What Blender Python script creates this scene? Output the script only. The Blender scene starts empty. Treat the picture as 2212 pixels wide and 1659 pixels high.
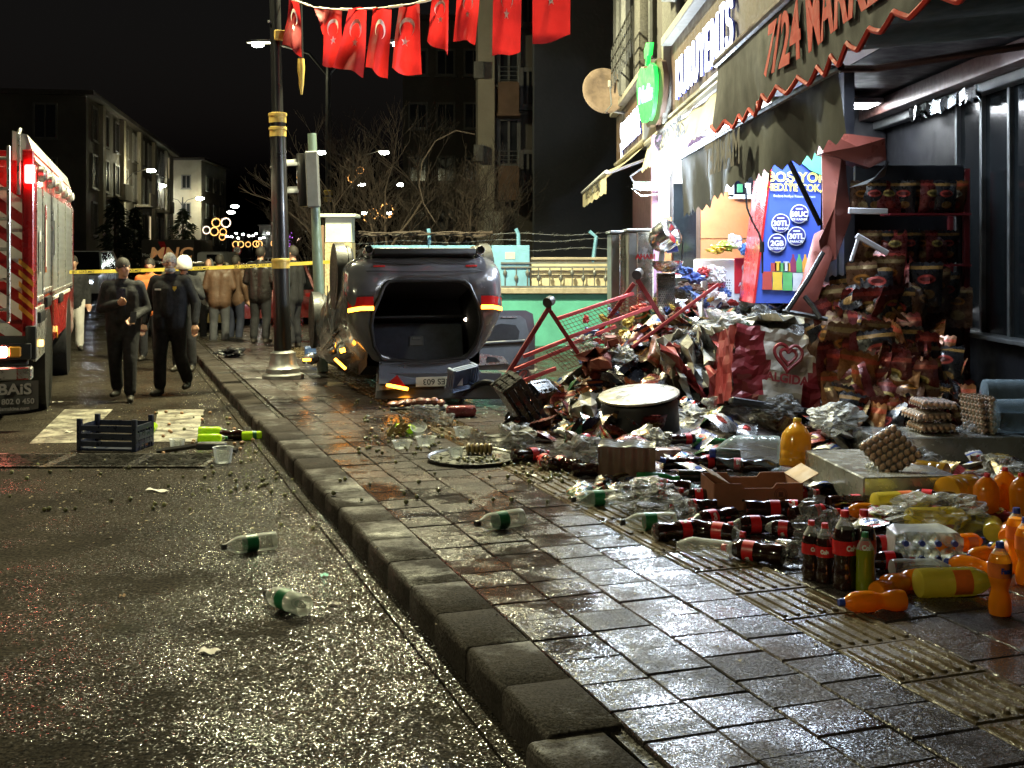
import bpy, bmesh, math, random
from mathutils import Vector, Matrix, Euler, noise
RND = random.Random(11)
sc = bpy.context.scene
C = sc.collection
PI = math.pi
rad = math.radians

# ---------------------------------------------------------------- camera
F, CX, HY, H = 2557.0, 1106.0, 549.5, 1.75      # focal length and horizon in picture units, eye height in metres
cam_d = bpy.data.cameras.new('camera')
cam = bpy.data.objects.new('camera', cam_d)
C.objects.link(cam)
cam.location = (0, 0, H)
cam.rotation_euler = (PI / 2, 0, 0)
cam_d.sensor_width = 36
cam_d.lens = 36 * F / 2212
cam_d.shift_y = -(829.5 - HY) / 2212
cam_d.clip_start, cam_d.clip_end = 0.05, 900
sc.camera = cam

# ---------------------------------------------------------------- night sky
w = bpy.data.worlds.new('World')
sc.world = w
w.use_nodes = True
wn = w.node_tree.nodes
sky = wn.new('ShaderNodeTexSky')
sky.sky_type = 'NISHITA'
sky.sun_disc = False
sky.sun_elevation = rad(-2.0)
sky.sun_rotation = rad(160)
bg = wn['Background']
hs = wn.new('ShaderNodeHueSaturation')
hs.inputs['Saturation'].default_value = 0.25
w.node_tree.links.new(sky.outputs[0], hs.inputs['Color'])
w.node_tree.links.new(hs.outputs[0], bg.inputs['Color'])
bg.inputs['Strength'].default_value = 0.013

vs = sc.view_settings
vs.view_transform = 'Standard'
vs.look = 'None'
vs.gamma = 1.0
vs.exposure = 1.05
sc.cycles.use_denoising = True
sc.cycles.max_bounces = 6
sc.cycles.diffuse_bounces = 3
sc.cycles.glossy_bounces = 3
sc.cycles.transparent_max_bounces = 10
sc.cycles.caustics_reflective = False
sc.cycles.caustics_refractive = False
sc.cycles.sample_clamp_indirect = 4.0
sc.cycles.use_light_tree = True

# ---------------------------------------------------------------- helpers
def at(u, v, Y):
    return Vector(((u - CX) / F * Y, Y, H - (v - HY) / F * Y))
def gp(u, v, z=0.15):
    Y = (H - z) * F / (v - HY)
    return Vector(((u - CX) / F * Y, Y, z))
ANG = rad(18.9)                                   # the street runs off to the left at this angle
NX, TX = Vector((math.cos(ANG), math.sin(ANG), 0)), Vector((-math.sin(ANG), math.cos(ANG), 0))
def rd(n, t, z=0.0):
    return NX * n + TX * t + Vector((0, 0, z))

def Tm(v): return Matrix.Translation(Vector(v))
def Rz(a): return Matrix.Rotation(a, 4, 'Z')
def Rx(a): return Matrix.Rotation(a, 4, 'X')
def Ry(a): return Matrix.Rotation(a, 4, 'Y')
def frame(o, x, y, z=None):
    x = Vector(x).normalized(); y = Vector(y).normalized()
    z = x.cross(y).normalized(); y = z.cross(x)
    m = Matrix((x, y, z)).transposed().to_4x4()
    m.translation = Vector(o)
    return m
FRONT = Rx(PI / 2)                                # a drawing plane turned to face the street's near end
SIDE = Matrix(((0, 0, -1, 0), (-1, 0, 0, 0), (0, 1, 0, 0), (0, 0, 0, 1)))   # ... to face the road

class MB:
    def __init__(s, M=None):
        s.v, s.f, s.m = [], [], []
        s.M = M or Matrix()
    def add(s, vs_, fs, mi=0, M=None):
        b = len(s.v)
        T = s.M if M is None else s.M @ M
        s.v += [T @ Vector(p) for p in vs_]
        s.f += [tuple(b + i for i in f) for f in fs]
        s.m += [mi] * len(fs)
        return s
    def box(s, c, size, mi=0, R=None, bev=0.0):
        x, y, z = size[0] / 2, size[1] / 2, size[2] / 2
        M = Tm(c) @ (R or Matrix())
        if bev <= 0:
            vs_ = [(-x, -y, -z), (x, -y, -z), (x, y, -z), (-x, y, -z), (-x, -y, z), (x, -y, z), (x, y, z), (-x, y, z)]
            fs = [(0, 3, 2, 1), (4, 5, 6, 7), (0, 1, 5, 4), (1, 2, 6, 5), (2, 3, 7, 6), (3, 0, 4, 7)]
            return s.add(vs_, fs, mi, M)
        bm = bmesh.new()
        bmesh.ops.create_cube(bm, size=1)
        for q in bm.verts: q.co = (q.co.x * size[0], q.co.y * size[1], q.co.z * size[2])
        bmesh.ops.bevel(bm, geom=bm.edges[:], offset=bev, segments=2 if bev > .015 else 1, affect='EDGES', profile=.6)
        bm.verts.index_update()
        s.add([q.co.copy() for q in bm.verts], [[q.index for q in f.verts] for f in bm.faces], mi, M)
        bm.free()
        return s
    def cyl(s, p0, p1, r0, r1=None, n=10, mi=0, caps=True):
        p0, p1 = Vector(p0), Vector(p1)
        r1 = r0 if r1 is None else r1
        d = (p1 - p0).normalized()
        a = d.orthogonal().normalized(); b = d.cross(a)
        vs_ = []
        for p, r in ((p0, r0), (p1, r1)):
            for i in range(n):
                t = 2 * PI * i / n
                vs_.append(p + (a * math.cos(t) + b * math.sin(t)) * r)
        fs = [(i, (i + 1) % n, n + (i + 1) % n, n + i) for i in range(n)]
        if caps: fs += [tuple(range(n - 1, -1, -1)), tuple(range(n, 2 * n))]
        return s.add(vs_, fs, mi)
    def tube(s, path, r, n=6, mi=0, r1=None):
        path = [Vector(p) for p in path]
        L = len(path)
        vs_ = []
        a = None
        for k, p in enumerate(path):
            d = (path[min(k + 1, L - 1)] - path[max(k - 1, 0)]).normalized()
            if a is None: a = d.orthogonal().normalized()
            a = (a - d * a.dot(d))
            a = a.normalized() if a.length > 1e-6 else d.orthogonal().normalized()
            b = d.cross(a)
            rr = r if r1 is None else r + (r1 - r) * k / (L - 1)
            for i in range(n):
                t = 2 * PI * i / n
                vs_.append(p + (a * math.cos(t) + b * math.sin(t)) * rr)
        fs = [(k * n + i, k * n + (i + 1) % n, (k + 1) * n + (i + 1) % n, (k + 1) * n + i) for k in range(L - 1) for i in range(n)]
        fs += [tuple(range(n - 1, -1, -1)), tuple((L - 1) * n + i for i in range(n))]
        return s.add(vs_, fs, mi)
    def lathe(s, prof, n=16, mi=0, M=None, caps=True):
        vs_ = []
        for r, z in prof:
            for i in range(n):
                t = 2 * PI * i / n
                vs_.append((r * math.cos(t), r * math.sin(t), z))
        L = len(prof)
        fs = [(k * n + i, k * n + (i + 1) % n, (k + 1) * n + (i + 1) % n, (k + 1) * n + i) for k in range(L - 1) for i in range(n)]
        if caps: fs += [tuple(range(n - 1, -1, -1)), tuple((L - 1) * n + i for i in range(n))]
        return s.add(vs_, fs, mi, M)
    def ball(s, c, r, n=10, mi=0, M=None):
        rx, ry, rz = (r, r, r) if not hasattr(r, '__len__') else r
        k = max(4, n // 2)
        prof = [(max(.001, math.sin(PI * i / k)), -math.cos(PI * i / k)) for i in range(k + 1)]
        T = Tm(c) @ (M or Matrix()) @ Matrix.Diagonal((rx, ry, rz, 1))
        return s.lathe(prof, n, mi, T)
    def prism(s, poly, d, mi=0, M=None):
        n = len(poly)
        vs_ = [(p[0], p[1], 0) for p in poly] + [(p[0], p[1], d) for p in poly]
        fs = [tuple(range(n - 1, -1, -1)), tuple(range(n, 2 * n))] + [(i, (i + 1) % n, n + (i + 1) % n, n + i) for i in range(n)]
        return s.add(vs_, fs, mi, M)
    def grid(s, fn, nu, nv, mi=0, M=None):
        vs_ = [fn(i / nu, j / nv) for j in range(nv + 1) for i in range(nu + 1)]
        fs = [(j * (nu + 1) + i, j * (nu + 1) + i + 1, (j + 1) * (nu + 1) + i + 1, (j + 1) * (nu + 1) + i) for j in range(nv) for i in range(nu)]
        return s.add(vs_, fs, mi, M)
    def mesh(s, name, mats, smooth=35):
        me = bpy.data.meshes.new(name)
        me.from_pydata(s.v, [], s.f)
        for m in (mats if isinstance(mats, (list, tuple)) else [mats]): me.materials.append(m)
        me.polygons.foreach_set('material_index', s.m)
        if smooth:
            me.polygons.foreach_set('use_smooth', [True] * len(s.f))
            me.set_sharp_from_angle(angle=rad(smooth))
        me.update()
        return me
    def obj(s, name, mats, parent=None, smooth=35, M=None):
        o = bpy.data.objects.new(name, s.mesh(name, mats, smooth))
        return link(o, parent, M)

def link(o, parent=None, M=None):
    C.objects.link(o)
    if parent is not None: o.parent = parent
    if M is not None: o.matrix_local = M
    return o
def tag(o, label=None, cat=None, group=None, kind=None):
    if label: o['label'] = label
    if cat: o['category'] = cat
    if group: o['group'] = group
    if kind: o['kind'] = kind
    return o
def thing(name, label, cat, M=None, group=None):
    o = bpy.data.objects.new(name, None)
    o.empty_display_size = .1
    C.objects.link(o)
    if M is not None: o.matrix_world = M
    return tag(o, label, cat, group)
def dup(root, M, label=None, group=None):
    r = root.copy(); C.objects.link(r); r.matrix_world = M
    if label: r['label'] = label
    if group: r['group'] = group
    for ch in list(root.children):
        c = ch.copy(); C.objects.link(c); c.parent = r
        for g in list(ch.children):
            d = g.copy(); C.objects.link(d); d.parent = c
    return r
def recolor(o, m, slot=0):
    o.material_slots[slot].link = 'OBJECT'
    o.material_slots[slot].material = m
def text(body, size, m, parent=None, M=None, ext=.003, bold=0.0, sx=1.0, name='lettering', shear=0.0, gap=1.0):
    cu = bpy.data.curves.new(name, 'FONT')
    cu.body = body; cu.size = size; cu.extrude = ext; cu.offset = bold; cu.resolution_u = 3
    cu.align_x = 'CENTER'; cu.align_y = 'CENTER'; cu.shear = shear; cu.space_character = gap
    o = bpy.data.objects.new(name, cu)
    C.objects.link(o)
    bpy.context.view_layer.update()
    dg = bpy.context.evaluated_depsgraph_get()
    me = bpy.data.meshes.new_from_object(o.evaluated_get(dg))
    bpy.data.objects.remove(o)
    me.name = name
    me.transform(Matrix.Diagonal((sx, 1, 1, 1)))
    me.materials.clear(); me.materials.append(m)
    return link(bpy.data.objects.new(name, me), parent, M)

# ---------------------------------------------------------------- materials
MATS = {}
def mat(name, col, rough=.5, metal=0.0, var=.2, scale=6.0, bump=0.0, bs=60.0, coat=0.0, emit=0.0, ecol=None, rvar=.12,
        rand=0.0, thin=0.0, trans=0.0, spec=.5, world=False, sample=True):
    if name in MATS: return MATS[name]
    m = bpy.data.materials.new(name)
    MATS[name] = m
    m.use_nodes = True
    nt = m.node_tree; N = nt.nodes; L = nt.links
    b = N['Principled BSDF']
    b.inputs['Metallic'].default_value = metal
    b.inputs['Specular IOR Level'].default_value = spec
    b.inputs['Coat Weight'].default_value = coat
    b.inputs['Coat Roughness'].default_value = .08
    if world:
        g = N.new('ShaderNodeNewGeometry'); co = g.outputs['Position']
    else:
        tc = N.new('ShaderNodeTexCoord'); co = tc.outputs['Object']
    oi = N.new('ShaderNodeObjectInfo')
    nz = N.new('ShaderNodeTexNoise'); nz.noise_dimensions = '4D'
    nz.inputs['Scale'].default_value = scale; nz.inputs['Detail'].default_value = 5; nz.inputs['Roughness'].default_value = .62
    mul = N.new('ShaderNodeMath'); mul.operation = 'MULTIPLY'; mul.inputs[1].default_value = 0 if world else 37
    L.new(oi.outputs['Random'], mul.inputs[0]); L.new(mul.outputs[0], nz.inputs['W']); L.new(co, nz.inputs['Vector'])
    mr = N.new('ShaderNodeMapRange')
    mr.inputs[1].default_value = .3; mr.inputs[2].default_value = .7
    mr.inputs[3].default_value = 1 - var; mr.inputs[4].default_value = 1 + var
    L.new(nz.outputs['Fac'], mr.inputs[0])
    fac = mr.outputs[0]
    if rand:
        r2 = N.new('ShaderNodeMapRange'); r2.inputs[3].default_value = 1 - rand; r2.inputs[4].default_value = 1 + rand
        L.new(oi.outputs['Random'], r2.inputs[0])
        mm = N.new('ShaderNodeMath'); mm.operation = 'MULTIPLY'
        L.new(fac, mm.inputs[0]); L.new(r2.outputs[0], mm.inputs[1]); fac = mm.outputs[0]
    vm = N.new('ShaderNodeVectorMath'); vm.operation = 'SCALE'
    vm.inputs[0].default_value = col[:3]
    L.new(fac, vm.inputs['Scale'])
    L.new(vm.outputs[0], b.inputs['Base Color'])
    rr = N.new('ShaderNodeMapRange'); rr.inputs[1].default_value = .3; rr.inputs[2].default_value = .7
    rr.inputs[3].default_value = max(.02, rough - rvar); rr.inputs[4].default_value = min(1, rough + rvar)
    n2 = N.new('ShaderNodeTexNoise'); n2.inputs['Scale'].default_value = scale * 2.3; n2.inputs['Detail'].default_value = 3
    L.new(co, n2.inputs['Vector']); L.new(n2.outputs['Fac'], rr.inputs[0]); L.new(rr.outputs[0], b.inputs['Roughness'])
    if bump:
        n3 = N.new('ShaderNodeTexNoise'); n3.inputs['Scale'].default_value = bs; n3.inputs['Detail'].default_value = 3
        L.new(co, n3.inputs['Vector'])
        bp = N.new('ShaderNodeBump'); bp.inputs['Strength'].default_value = min(1, bump); bp.inputs['Distance'].default_value = .3 / bs
        L.new(n3.outputs['Fac'], bp.inputs['Height']); L.new(bp.outputs[0], b.inputs['Normal'])
    if emit:
        b.inputs['Emission Color'].default_value = (*(ecol or col)[:3], 1)
        b.inputs['Emission Strength'].default_value = emit
        if not sample: m.cycles.emission_sampling = 'NONE'
    out = N['Material Output']
    if trans:                                       # light passes through and scatters (filled bottles, cloth, paper)
        t = N.new('ShaderNodeBsdfTranslucent'); L.new(vm.outputs[0], t.inputs['Color'])
        mx = N.new('ShaderNodeMixShader'); mx.inputs[0].default_value = trans
        L.new(b.outputs[0], mx.inputs[1]); L.new(t.outputs[0], mx.inputs[2]); L.new(mx.outputs[0], out.inputs[0])
    if thin:                                        # thin clear plastic or glass
        t = N.new('ShaderNodeBsdfTransparent'); t.inputs[0].default_value = (*[min(1, .75 + c * .3) for c in col[:3]], 1)
        lw = N.new('ShaderNodeLayerWeight'); lw.inputs[0].default_value = .35
        ma = N.new('ShaderNodeMath'); ma.operation = 'MULTIPLY_ADD'; ma.use_clamp = True
        ma.inputs[1].default_value = .75; ma.inputs[2].default_value = 1 - thin
        L.new(lw.outputs['Facing'], ma.inputs[0])
        mx = N.new('ShaderNodeMixShader'); L.new(ma.outputs[0], mx.inputs[0])
        L.new(t.outputs[0], mx.inputs[1]); L.new(b.outputs[0], mx.inputs[2]); L.new(mx.outputs[0], out.inputs[0])
    return m
def glow(name, col, s, sample=True):
    return mat(name, (.02, .02, .02), .4, emit=s, ecol=col, var=0, sample=sample)
def lamp(kind, M, power, col, parent=None, size=.2, spot=None, blend=.6, name='lamp_light'):
    d = bpy.data.lights.new(name, kind)
    d.energy = power; d.color = col
    if kind == 'AREA': d.size = size
    else: d.shadow_soft_size = size
    if spot: d.spot_size = spot; d.spot_blend = blend
    o = bpy.data.objects.new(name, d)
    C.objects.link(o)
    if parent is not None: o.parent = parent; o.matrix_local = M
    else: o.matrix_world = M
    return o
# ================================================================ ground
def ground_mat(name, colA, colB, mixscale, wet_lo, wet_hi, wetscale, bs, bstr, fine=(.8, 1.2), objtint=0.0, red=None, sharp=(.42, .58), fs=110, fk=.5, fwet=.5, gutter=0.0, grain=0.0):
    m = bpy.data.materials.new(name); m.use_nodes = True
    nt = m.node_tree; N = nt.nodes; L = nt.links; b = N['Principled BSDF']
    g = N.new('ShaderNodeNewGeometry'); P = g.outputs['Position']
    oi = N.new('ShaderNodeObjectInfo')
    def nz(s, d=4, r=.6):
        n = N.new('ShaderNodeTexNoise'); n.inputs['Scale'].default_value = s; n.inputs['Detail'].default_value = d
        n.inputs['Roughness'].default_value = r; L.new(P, n.inputs['Vector']); return n.outputs['Fac']
    def mr(x, a, b_, c, d):
        n = N.new('ShaderNodeMapRange'); L.new(x, n.inputs[0])
        for i, v in enumerate((a, b_, c, d)): n.inputs[i + 1].default_value = v
        return n.outputs[0]
    def mix(f, a, b_):
        n = N.new('ShaderNodeMix'); n.data_type = 'RGBA'; L.new(f, n.inputs[0])
        for k, x in ((6, a), (7, b_)):
            if isinstance(x, tuple): n.inputs[k].default_value = (*x, 1)
            else: L.new(x, n.inputs[k])
        return n.outputs[2]
    def math_(op, a, b_):
        n = N.new('ShaderNodeMath'); n.operation = op
        for k, x in ((0, a), (1, b_)):
            if isinstance(x, (int, float)): n.inputs[k].default_value = x
            else: L.new(x, n.inputs[k])
        return n.outputs[0]
    col = mix(mr(nz(mixscale, 5, .65), .35, .65, 0, 1), colA, colB)
    if red: col = mix(mr(math_('ADD', nz(1.1), math_('MULTIPLY', oi.outputs['Random'], .25)), .64, .84, 0, 1), col, red)
    f = mr(nz(bs * 1.3, 2, .5), .3, .7, *fine)
    if objtint: f = math_('MULTIPLY', f, mr(oi.outputs['Random'], 0, 1, 1 - objtint, 1 + objtint))
    sc_ = N.new('ShaderNodeVectorMath'); sc_.operation = 'SCALE'; L.new(col, sc_.inputs[0]); L.new(f, sc_.inputs['Scale'])
    wet = math_('ADD', nz(wetscale, 6, .68), math_('MULTIPLY', math_('SUBTRACT', oi.outputs['Random'], .5), .10 if objtint else 0))
    if gutter:                                    # rain water gathers along the kerb
        dp = N.new('ShaderNodeVectorMath'); dp.operation = 'DOT_PRODUCT'; L.new(P, dp.inputs[0]); dp.inputs[1].default_value = tuple(NX)
        wet = math_('ADD', wet, mr(dp.outputs['Value'], -.9, 1.0, 0, gutter))
    vo = N.new('ShaderNodeTexVoronoi'); vo.inputs['Scale'].default_value = fs; vo.inputs['Randomness'].default_value = 1
    L.new(P, vo.inputs['Vector'])
    if grain:
        sx_ = N.new('ShaderNodeSeparateColor'); L.new(vo.outputs['Color'], sx_.inputs[0])
        wet = math_('ADD', wet, math_('MULTIPLY', math_('SUBTRACT', sx_.outputs[2], .5), grain))
    wet = mr(wet, sharp[0], sharp[1], 0, 1)
    dark = N.new('ShaderNodeVectorMath'); dark.operation = 'SCALE'; L.new(sc_.outputs[0], dark.inputs[0])
    L.new(mr(wet, 0, 1, 1.0, .62), dark.inputs['Scale'])
    L.new(dark.outputs[0], b.inputs['Base Color'])
    L.new(mr(wet, 0, 1, wet_hi, wet_lo), b.inputs['Roughness'])
    L.new(mr(wet, 0, 1, .05, .5), b.inputs['Specular IOR Level'])
    # every grain of aggregate is a little facet of its own
    v1 = N.new('ShaderNodeVectorMath'); v1.operation = 'SUBTRACT'; L.new(vo.outputs['Color'], v1.inputs[0]); v1.inputs[1].default_value = (.5, .5, .5)
    v2 = N.new('ShaderNodeVectorMath'); v2.operation = 'SCALE'; L.new(v1.outputs[0], v2.inputs[0]); L.new(mr(wet, 0, 1, fk, fk * fwet), v2.inputs['Scale'])
    h = nz(bs, 3, .6)
    bp = N.new('ShaderNodeBump'); bp.inputs['Distance'].default_value = .6 / bs
    L.new(mr(wet, 0, 1, bstr, bstr * .5), bp.inputs['Strength']); L.new(h, bp.inputs['Height'])
    v3 = N.new('ShaderNodeVectorMath'); v3.operation = 'ADD'; L.new(bp.outputs[0], v3.inputs[0]); L.new(v2.outputs[0], v3.inputs[1])
    v4 = N.new('ShaderNodeVectorMath'); v4.operation = 'NORMALIZE'; L.new(v3.outputs[0], v4.inputs[0])
    L.new(v4.outputs[0], b.inputs['Normal'])
    return m
M_ASPH = ground_mat('asphalt', (.013, .0105, .008), (.028, .023, .017), 1.1, .13, .92, 1.3, 40, .6, (.15, 2.3), fs=145, fk=.5, fwet=1.15, sharp=(.655, .70), gutter=.16, grain=.36)
M_PAVE = ground_mat('paver_concrete', (.033, .0275, .0265), (.056, .046, .044), 3.0, .09, .40, 1.7, 60, .25, (.75, 1.25), .2, (.066, .044, .038), fs=190, fk=.52, fwet=.3, grain=.10)
M_TACT = ground_mat('tactile_concrete', (.075, .056, .03), (.10, .075, .045), 3.0, .12, .45, 2.4, 60, .25, (.8, 1.2), .15, fs=190, fk=.4, fwet=.5)
M_KERB = ground_mat('kerb_concrete', (.030, .026, .024), (.05, .043, .038), 2.5, .28, .85, 1.6, 50, .5, (.75, 1.25), .12, fs=170, fk=.5, fwet=.5, sharp=(.5, .72))
M_SAND = ground_mat('joint_sand', (.02, .017, .014), (.035, .03, .022), 6, .2, .6, 4, 120, .8, fs=160, fk=.9, fwet=.8)
M_LINE = None
def worn_paint():
    m = bpy.data.materials.new('worn_road_paint'); m.use_nodes = True
    nt = m.node_tree; N = nt.nodes; L = nt.links; b = N['Principled BSDF']
    g = N.new('ShaderNodeNewGeometry')
    n = N.new('ShaderNodeTexNoise'); n.inputs['Scale'].default_value = 5; n.inputs['Detail'].default_value = 8; n.inputs['Roughness'].default_value = .75
    L.new(g.outputs['Position'], n.inputs['Vector'])
    r = N.new('ShaderNodeValToRGB'); r.color_ramp.elements[0].position = .43; r.color_ramp.elements[1].position = .62
    r.color_ramp.elements[0].color = (.05, .042, .03, 1); r.color_ramp.elements[1].color = (.36, .34, .27, 1)
    L.new(n.outputs['Fac'], r.inputs[0]); L.new(r.outputs[0], b.inputs['Base Color']); b.inputs['Roughness'].default_value = .5
    n2 = N.new('ShaderNodeTexNoise'); n2.inputs['Scale'].default_value = 130; L.new(g.outputs['Position'], n2.inputs['Vector'])
    bp = N.new('ShaderNodeBump'); bp.inputs['Strength'].default_value = .6; bp.inputs['Distance'].default_value = .002
    L.new(n2.outputs['Fac'], bp.inputs['Height']); L.new(bp.outputs[0], b.inputs['Normal'])
    return m
M_LINE = worn_paint()

road = MB().add([(-400, -40, 0), (400, -40, 0), (400, 700, 0), (-400, 700, 0)], [(0, 1, 2, 3)]).obj('road', M_ASPH)
tag(road, 'wet dark asphalt road strewn with olives and litter', kind='structure')

PAVE_N = [1.663 + .284 * k for k in range(5)]
TACT_N = (2.80, 3.205)
sw = MB()
def strip(n0, n1, t0, t1, z0, z1, mb, mi=0):
    q = [rd(n0, t0), rd(n1, t0), rd(n1, t1), rd(n0, t1)]
    mb.add([p + Vector((0, 0, z0)) for p in q] + [p + Vector((0, 0, z1)) for p in q],
           [(4, 5, 6, 7), (0, 1, 5, 4), (1, 2, 6, 5), (2, 3, 7, 6), (3, 0, 4, 7)], mi)
strip(1.62, 26, -3, 120, -.1, .128, sw)
sidewalk = sw.obj('sidewalk', M_SAND)
tag(sidewalk, 'wet paved sidewalk between the kerb and the wrecked shop', kind='structure')

def seen(p, mu=40, mv=40):
    if p.y < 1: return False
    u = CX + F * p.x / p.y; v = HY + F * (H - p.z) / p.y
    return -mu < u < 2212 + mu and HY < v < 1659 + mv
def paver_mesh(name, a, b_, h, c, m):
    x, y = a / 2, b_ / 2
    def ring(d, z): return [(-x + d, -y + d, z), (x - d, -y + d, z), (x - d, y - d, z), (-x + d, y - d, z)]
    vs_ = ring(0, -h) + ring(0, -c) + ring(c, 0)
    fs = [(8, 9, 10, 11)]
    for k in (0, 4): fs += [(k + i, k + (i + 1) % 4, k + 4 + (i + 1) % 4, k + 4 + i) for i in range(4)]
    return MB().add(vs_, fs).mesh(name, m, 0)
PV = [paver_mesh('paver', .277, .261, .04, .004, M_PAVE), paver_mesh('paver', .276, .260, .04, .006, M_PAVE)]
TV = None
def tactile_mesh():
    mb = MB()
    x = .398 / 2
    c = .006
    def ring(d, z): return [(-x + d, -x + d, z), (x - d, -x + d, z), (x - d, x - d, z), (-x + d, x - d, z)]
    fs = [(8, 9, 10, 11)]
    for k in (0, 4): fs += [(k + i, k + (i + 1) % 4, k + 4 + (i + 1) % 4, k + 4 + i) for i in range(4)]
    mb.add(ring(0, -.04) + ring(0, -c) + ring(c, 0), fs)
    for k in range(6):                              # long raised ribs with rounded ends
        cx = -x + .033 + k * (2 * x - .066) / 5
        w_, l_, hh = .0165, .175, .009
        out, top = [], []
        for i in range(10):
            t = PI * i / 4.5 if i < 5 else PI * (i - .0) / 4.5
            sgn = 1 if i < 5 else -1
            a = PI * (i % 5) / 4 + (0 if i < 5 else PI)
            out.append((cx + w_ * math.cos(a), sgn * (l_ - w_) + w_ * math.sin(a), 0))
            top.append((cx + w_ * .6 * math.cos(a), sgn * (l_ - w_) + w_ * .6 * math.sin(a), hh))
        mb.add(out + top, [(i, (i + 1) % 10, 10 + (i + 1) % 10, 10 + i) for i in range(10)] + [tuple(range(10, 20))])
    return mb.mesh('tactile_paver', M_TACT, 0)
TV = tactile_mesh()
cells = []
for n0 in PAVE_N[:4] + [TACT_N[1] + .284 * k for k in range(13)]:
    off = RND.uniform(0, .27)
    t = 1.4 + off
    while t < 22:
        cells.append((n0 + .142, t, 'p')); t += .268
t = 3.69 - .4 * 5
while t < 22:
    cells.append(((TACT_N[0] + TACT_N[1]) / 2, t + .2, 't')); t += .405
rest = MB()
cells = [(c, rd(c[0], c[1], .15)) for c in cells]
cells = [x for x in cells if seen(x[1], 200, 200)]
cells.sort(key=lambda x: x[1].y)
nb = {'p': 0, 't': 0}
for (n0, t, k), p in cells:
    hid = p.y > 11.2 and p.x > .2
    if hid: continue
    M = Tm(p + Vector((0, 0, RND.uniform(-.0035, .002)))) @ Rz(ANG + RND.uniform(-.012, .012)) @ Rx(RND.uniform(-.011, .011)) @ Ry(RND.uniform(-.011, .011))
    inview = seen(p, 60, 60)
    if k == 't':
        o = bpy.data.objects.new('tactile_paver', TV); link(o, sidewalk, M)
    elif nb['p'] < 298 and inview:
        nb['p'] += 1
        o = bpy.data.objects.new('paver', PV[RND.random() < .5]); link(o, sidewalk, M)
    else:
        me = PV[0]
        rest.add([v.co for v in me.vertices], [tuple(f.vertices) for f in me.polygons], 0, M)
o = rest.obj('paver_field', M_PAVE, sidewalk, 0); o['kind'] = 'stuff'

# kerb: a low gutter edge and the stones on it
kb = MB(); strip(1.29, 1.40, -3, 60, -.05, .014, kb)
kerb = kb.obj('kerb', M_ASPH); tag(kerb, 'worn concrete kerb stones along the wet road', kind='structure')
prof = [(0, -.04), (.002, .118), (.006, .134), (.014, .144), (.026, .149), (.276, .150), (.276, -.04)]
def kerb_mesh(L_):
    mb = MB(); n = len(prof)
    vs_ = []
    for y, d in ((0.001, .004), (.006, 0), (L_ - .006, 0), (L_ - .001, .004)):
        vs_ += [(x + (d if x < .1 else 0), y, z - (d if z > .05 else 0)) for x, z in prof]
    fs = [(k * n + i, k * n + (i + 1) % n, (k + 1) * n + (i + 1) % n, (k + 1) * n + i) for k in range(3) for i in range(n)]
    fs += [tuple(range(n - 1, -1, -1)), tuple(3 * n + i for i in range(n))]
    fs = [tuple(reversed(f)) for f in fs]
    return mb.add(vs_, fs).mesh('kerb_stone', M_KERB, 40)
KM = kerb_mesh(.468)
for k in range(-6, 60):
    t = 3.69 + k * .47
    dn = -.05 if k == -1 else (-.03 if k < -1 else RND.uniform(-.004, .004))
    zz = -.012 if k < 0 else RND.uniform(-.004, .003)
    if t > 11.6: zz -= .03
    o = bpy.data.objects.new('kerb_stone', KM)
    link(o, kerb, Tm(rd(1.381 + dn, t, zz)) @ Rz(ANG + (.05 if k == -1 else RND.uniform(-.008, .008))))

# zebra crossing
for q in ([(140, 884), (244, 884), (172, 956), (63, 958)], [(341, 885), (441, 884), (424, 954), (329, 954)]):
    vs_ = [gp(a, b_, .004) for a, b_ in q]
    o = MB().add(vs_, [(3, 2, 1, 0)]).obj('crosswalk_stripe', M_LINE, None, 0)
    tag(o, 'worn white crosswalk bar painted on the road', kind='structure')

# drain grates set in a channel across the road
M_IRON = mat('cast_iron', (.10, .095, .085), .28, .8, .3, 10, .4, 120)
M_PIT = mat('pit_dark', (.004, .004, .004), .9)
M_CONC = mat('bare_concrete', (.2, .185, .16), .8, 0, .25, 3, .6, 40, world=True)
for k, (u0, u1, lab) in enumerate(((-40, 118, 'cast iron drain grate next to the fire engine, lit red by its lamps'),
                                   (140, 292, 'cast iron drain grate in front of the dark plastic crate'),
                                   (312, 452, 'cast iron drain grate beside the black plastic scrap and clear cup'))):
    a, b_ = gp(u0, 997, 0), gp(u1, 997, 0)
    g = thing('drain_grate', lab, 'drain grate', Tm((a + b_) / 2), 'drain grates across the road')
    W_, D_ = (b_ - a).length, .56
    MB().box((0, 0, .003), (W_ + .1, D_ + .06, .004)).obj('pit', M_PIT, g, 0)
    fr = MB()
    for s in (-1, 1):
        fr.box((s * (W_ / 2 + .02), 0, .010), (.05, D_ + .1, .012), bev=.003); fr.box((0, s * (D_ / 2 + .02), .0115), (W_ - .01, .04, .011), bev=.003)
    fr.obj('grate_frame', M_IRON, g)
    for i in range(9):
        MB().box((0, -D_ / 2 + .03 + i * (D_ - .06) / 8, .010), (W_ - .02, .021, .014), bev=.004).obj('bar', M_IRON, g)
# ================================================================ street lamps
M_BLACKP = mat('black_pole_paint', (.010, .010, .011), .3, 0, .1, 2, rvar=.03, coat=.2)
M_GOLD = mat('gold_paint', (.6, .42, .10), .4, .1, .2, 8, .15, 60)
M_GALV = mat('galvanised_steel', (.32, .33, .33), .4, .7, .2, 8, .15, 60)
M_LENS = glow('lamp_lens', (1, .93, .72), 45)
M_GLOWF = glow('far_lamp_glow', (.9, .97, .88), 45, False)
WARM = (1.0, .95, .56)

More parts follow.
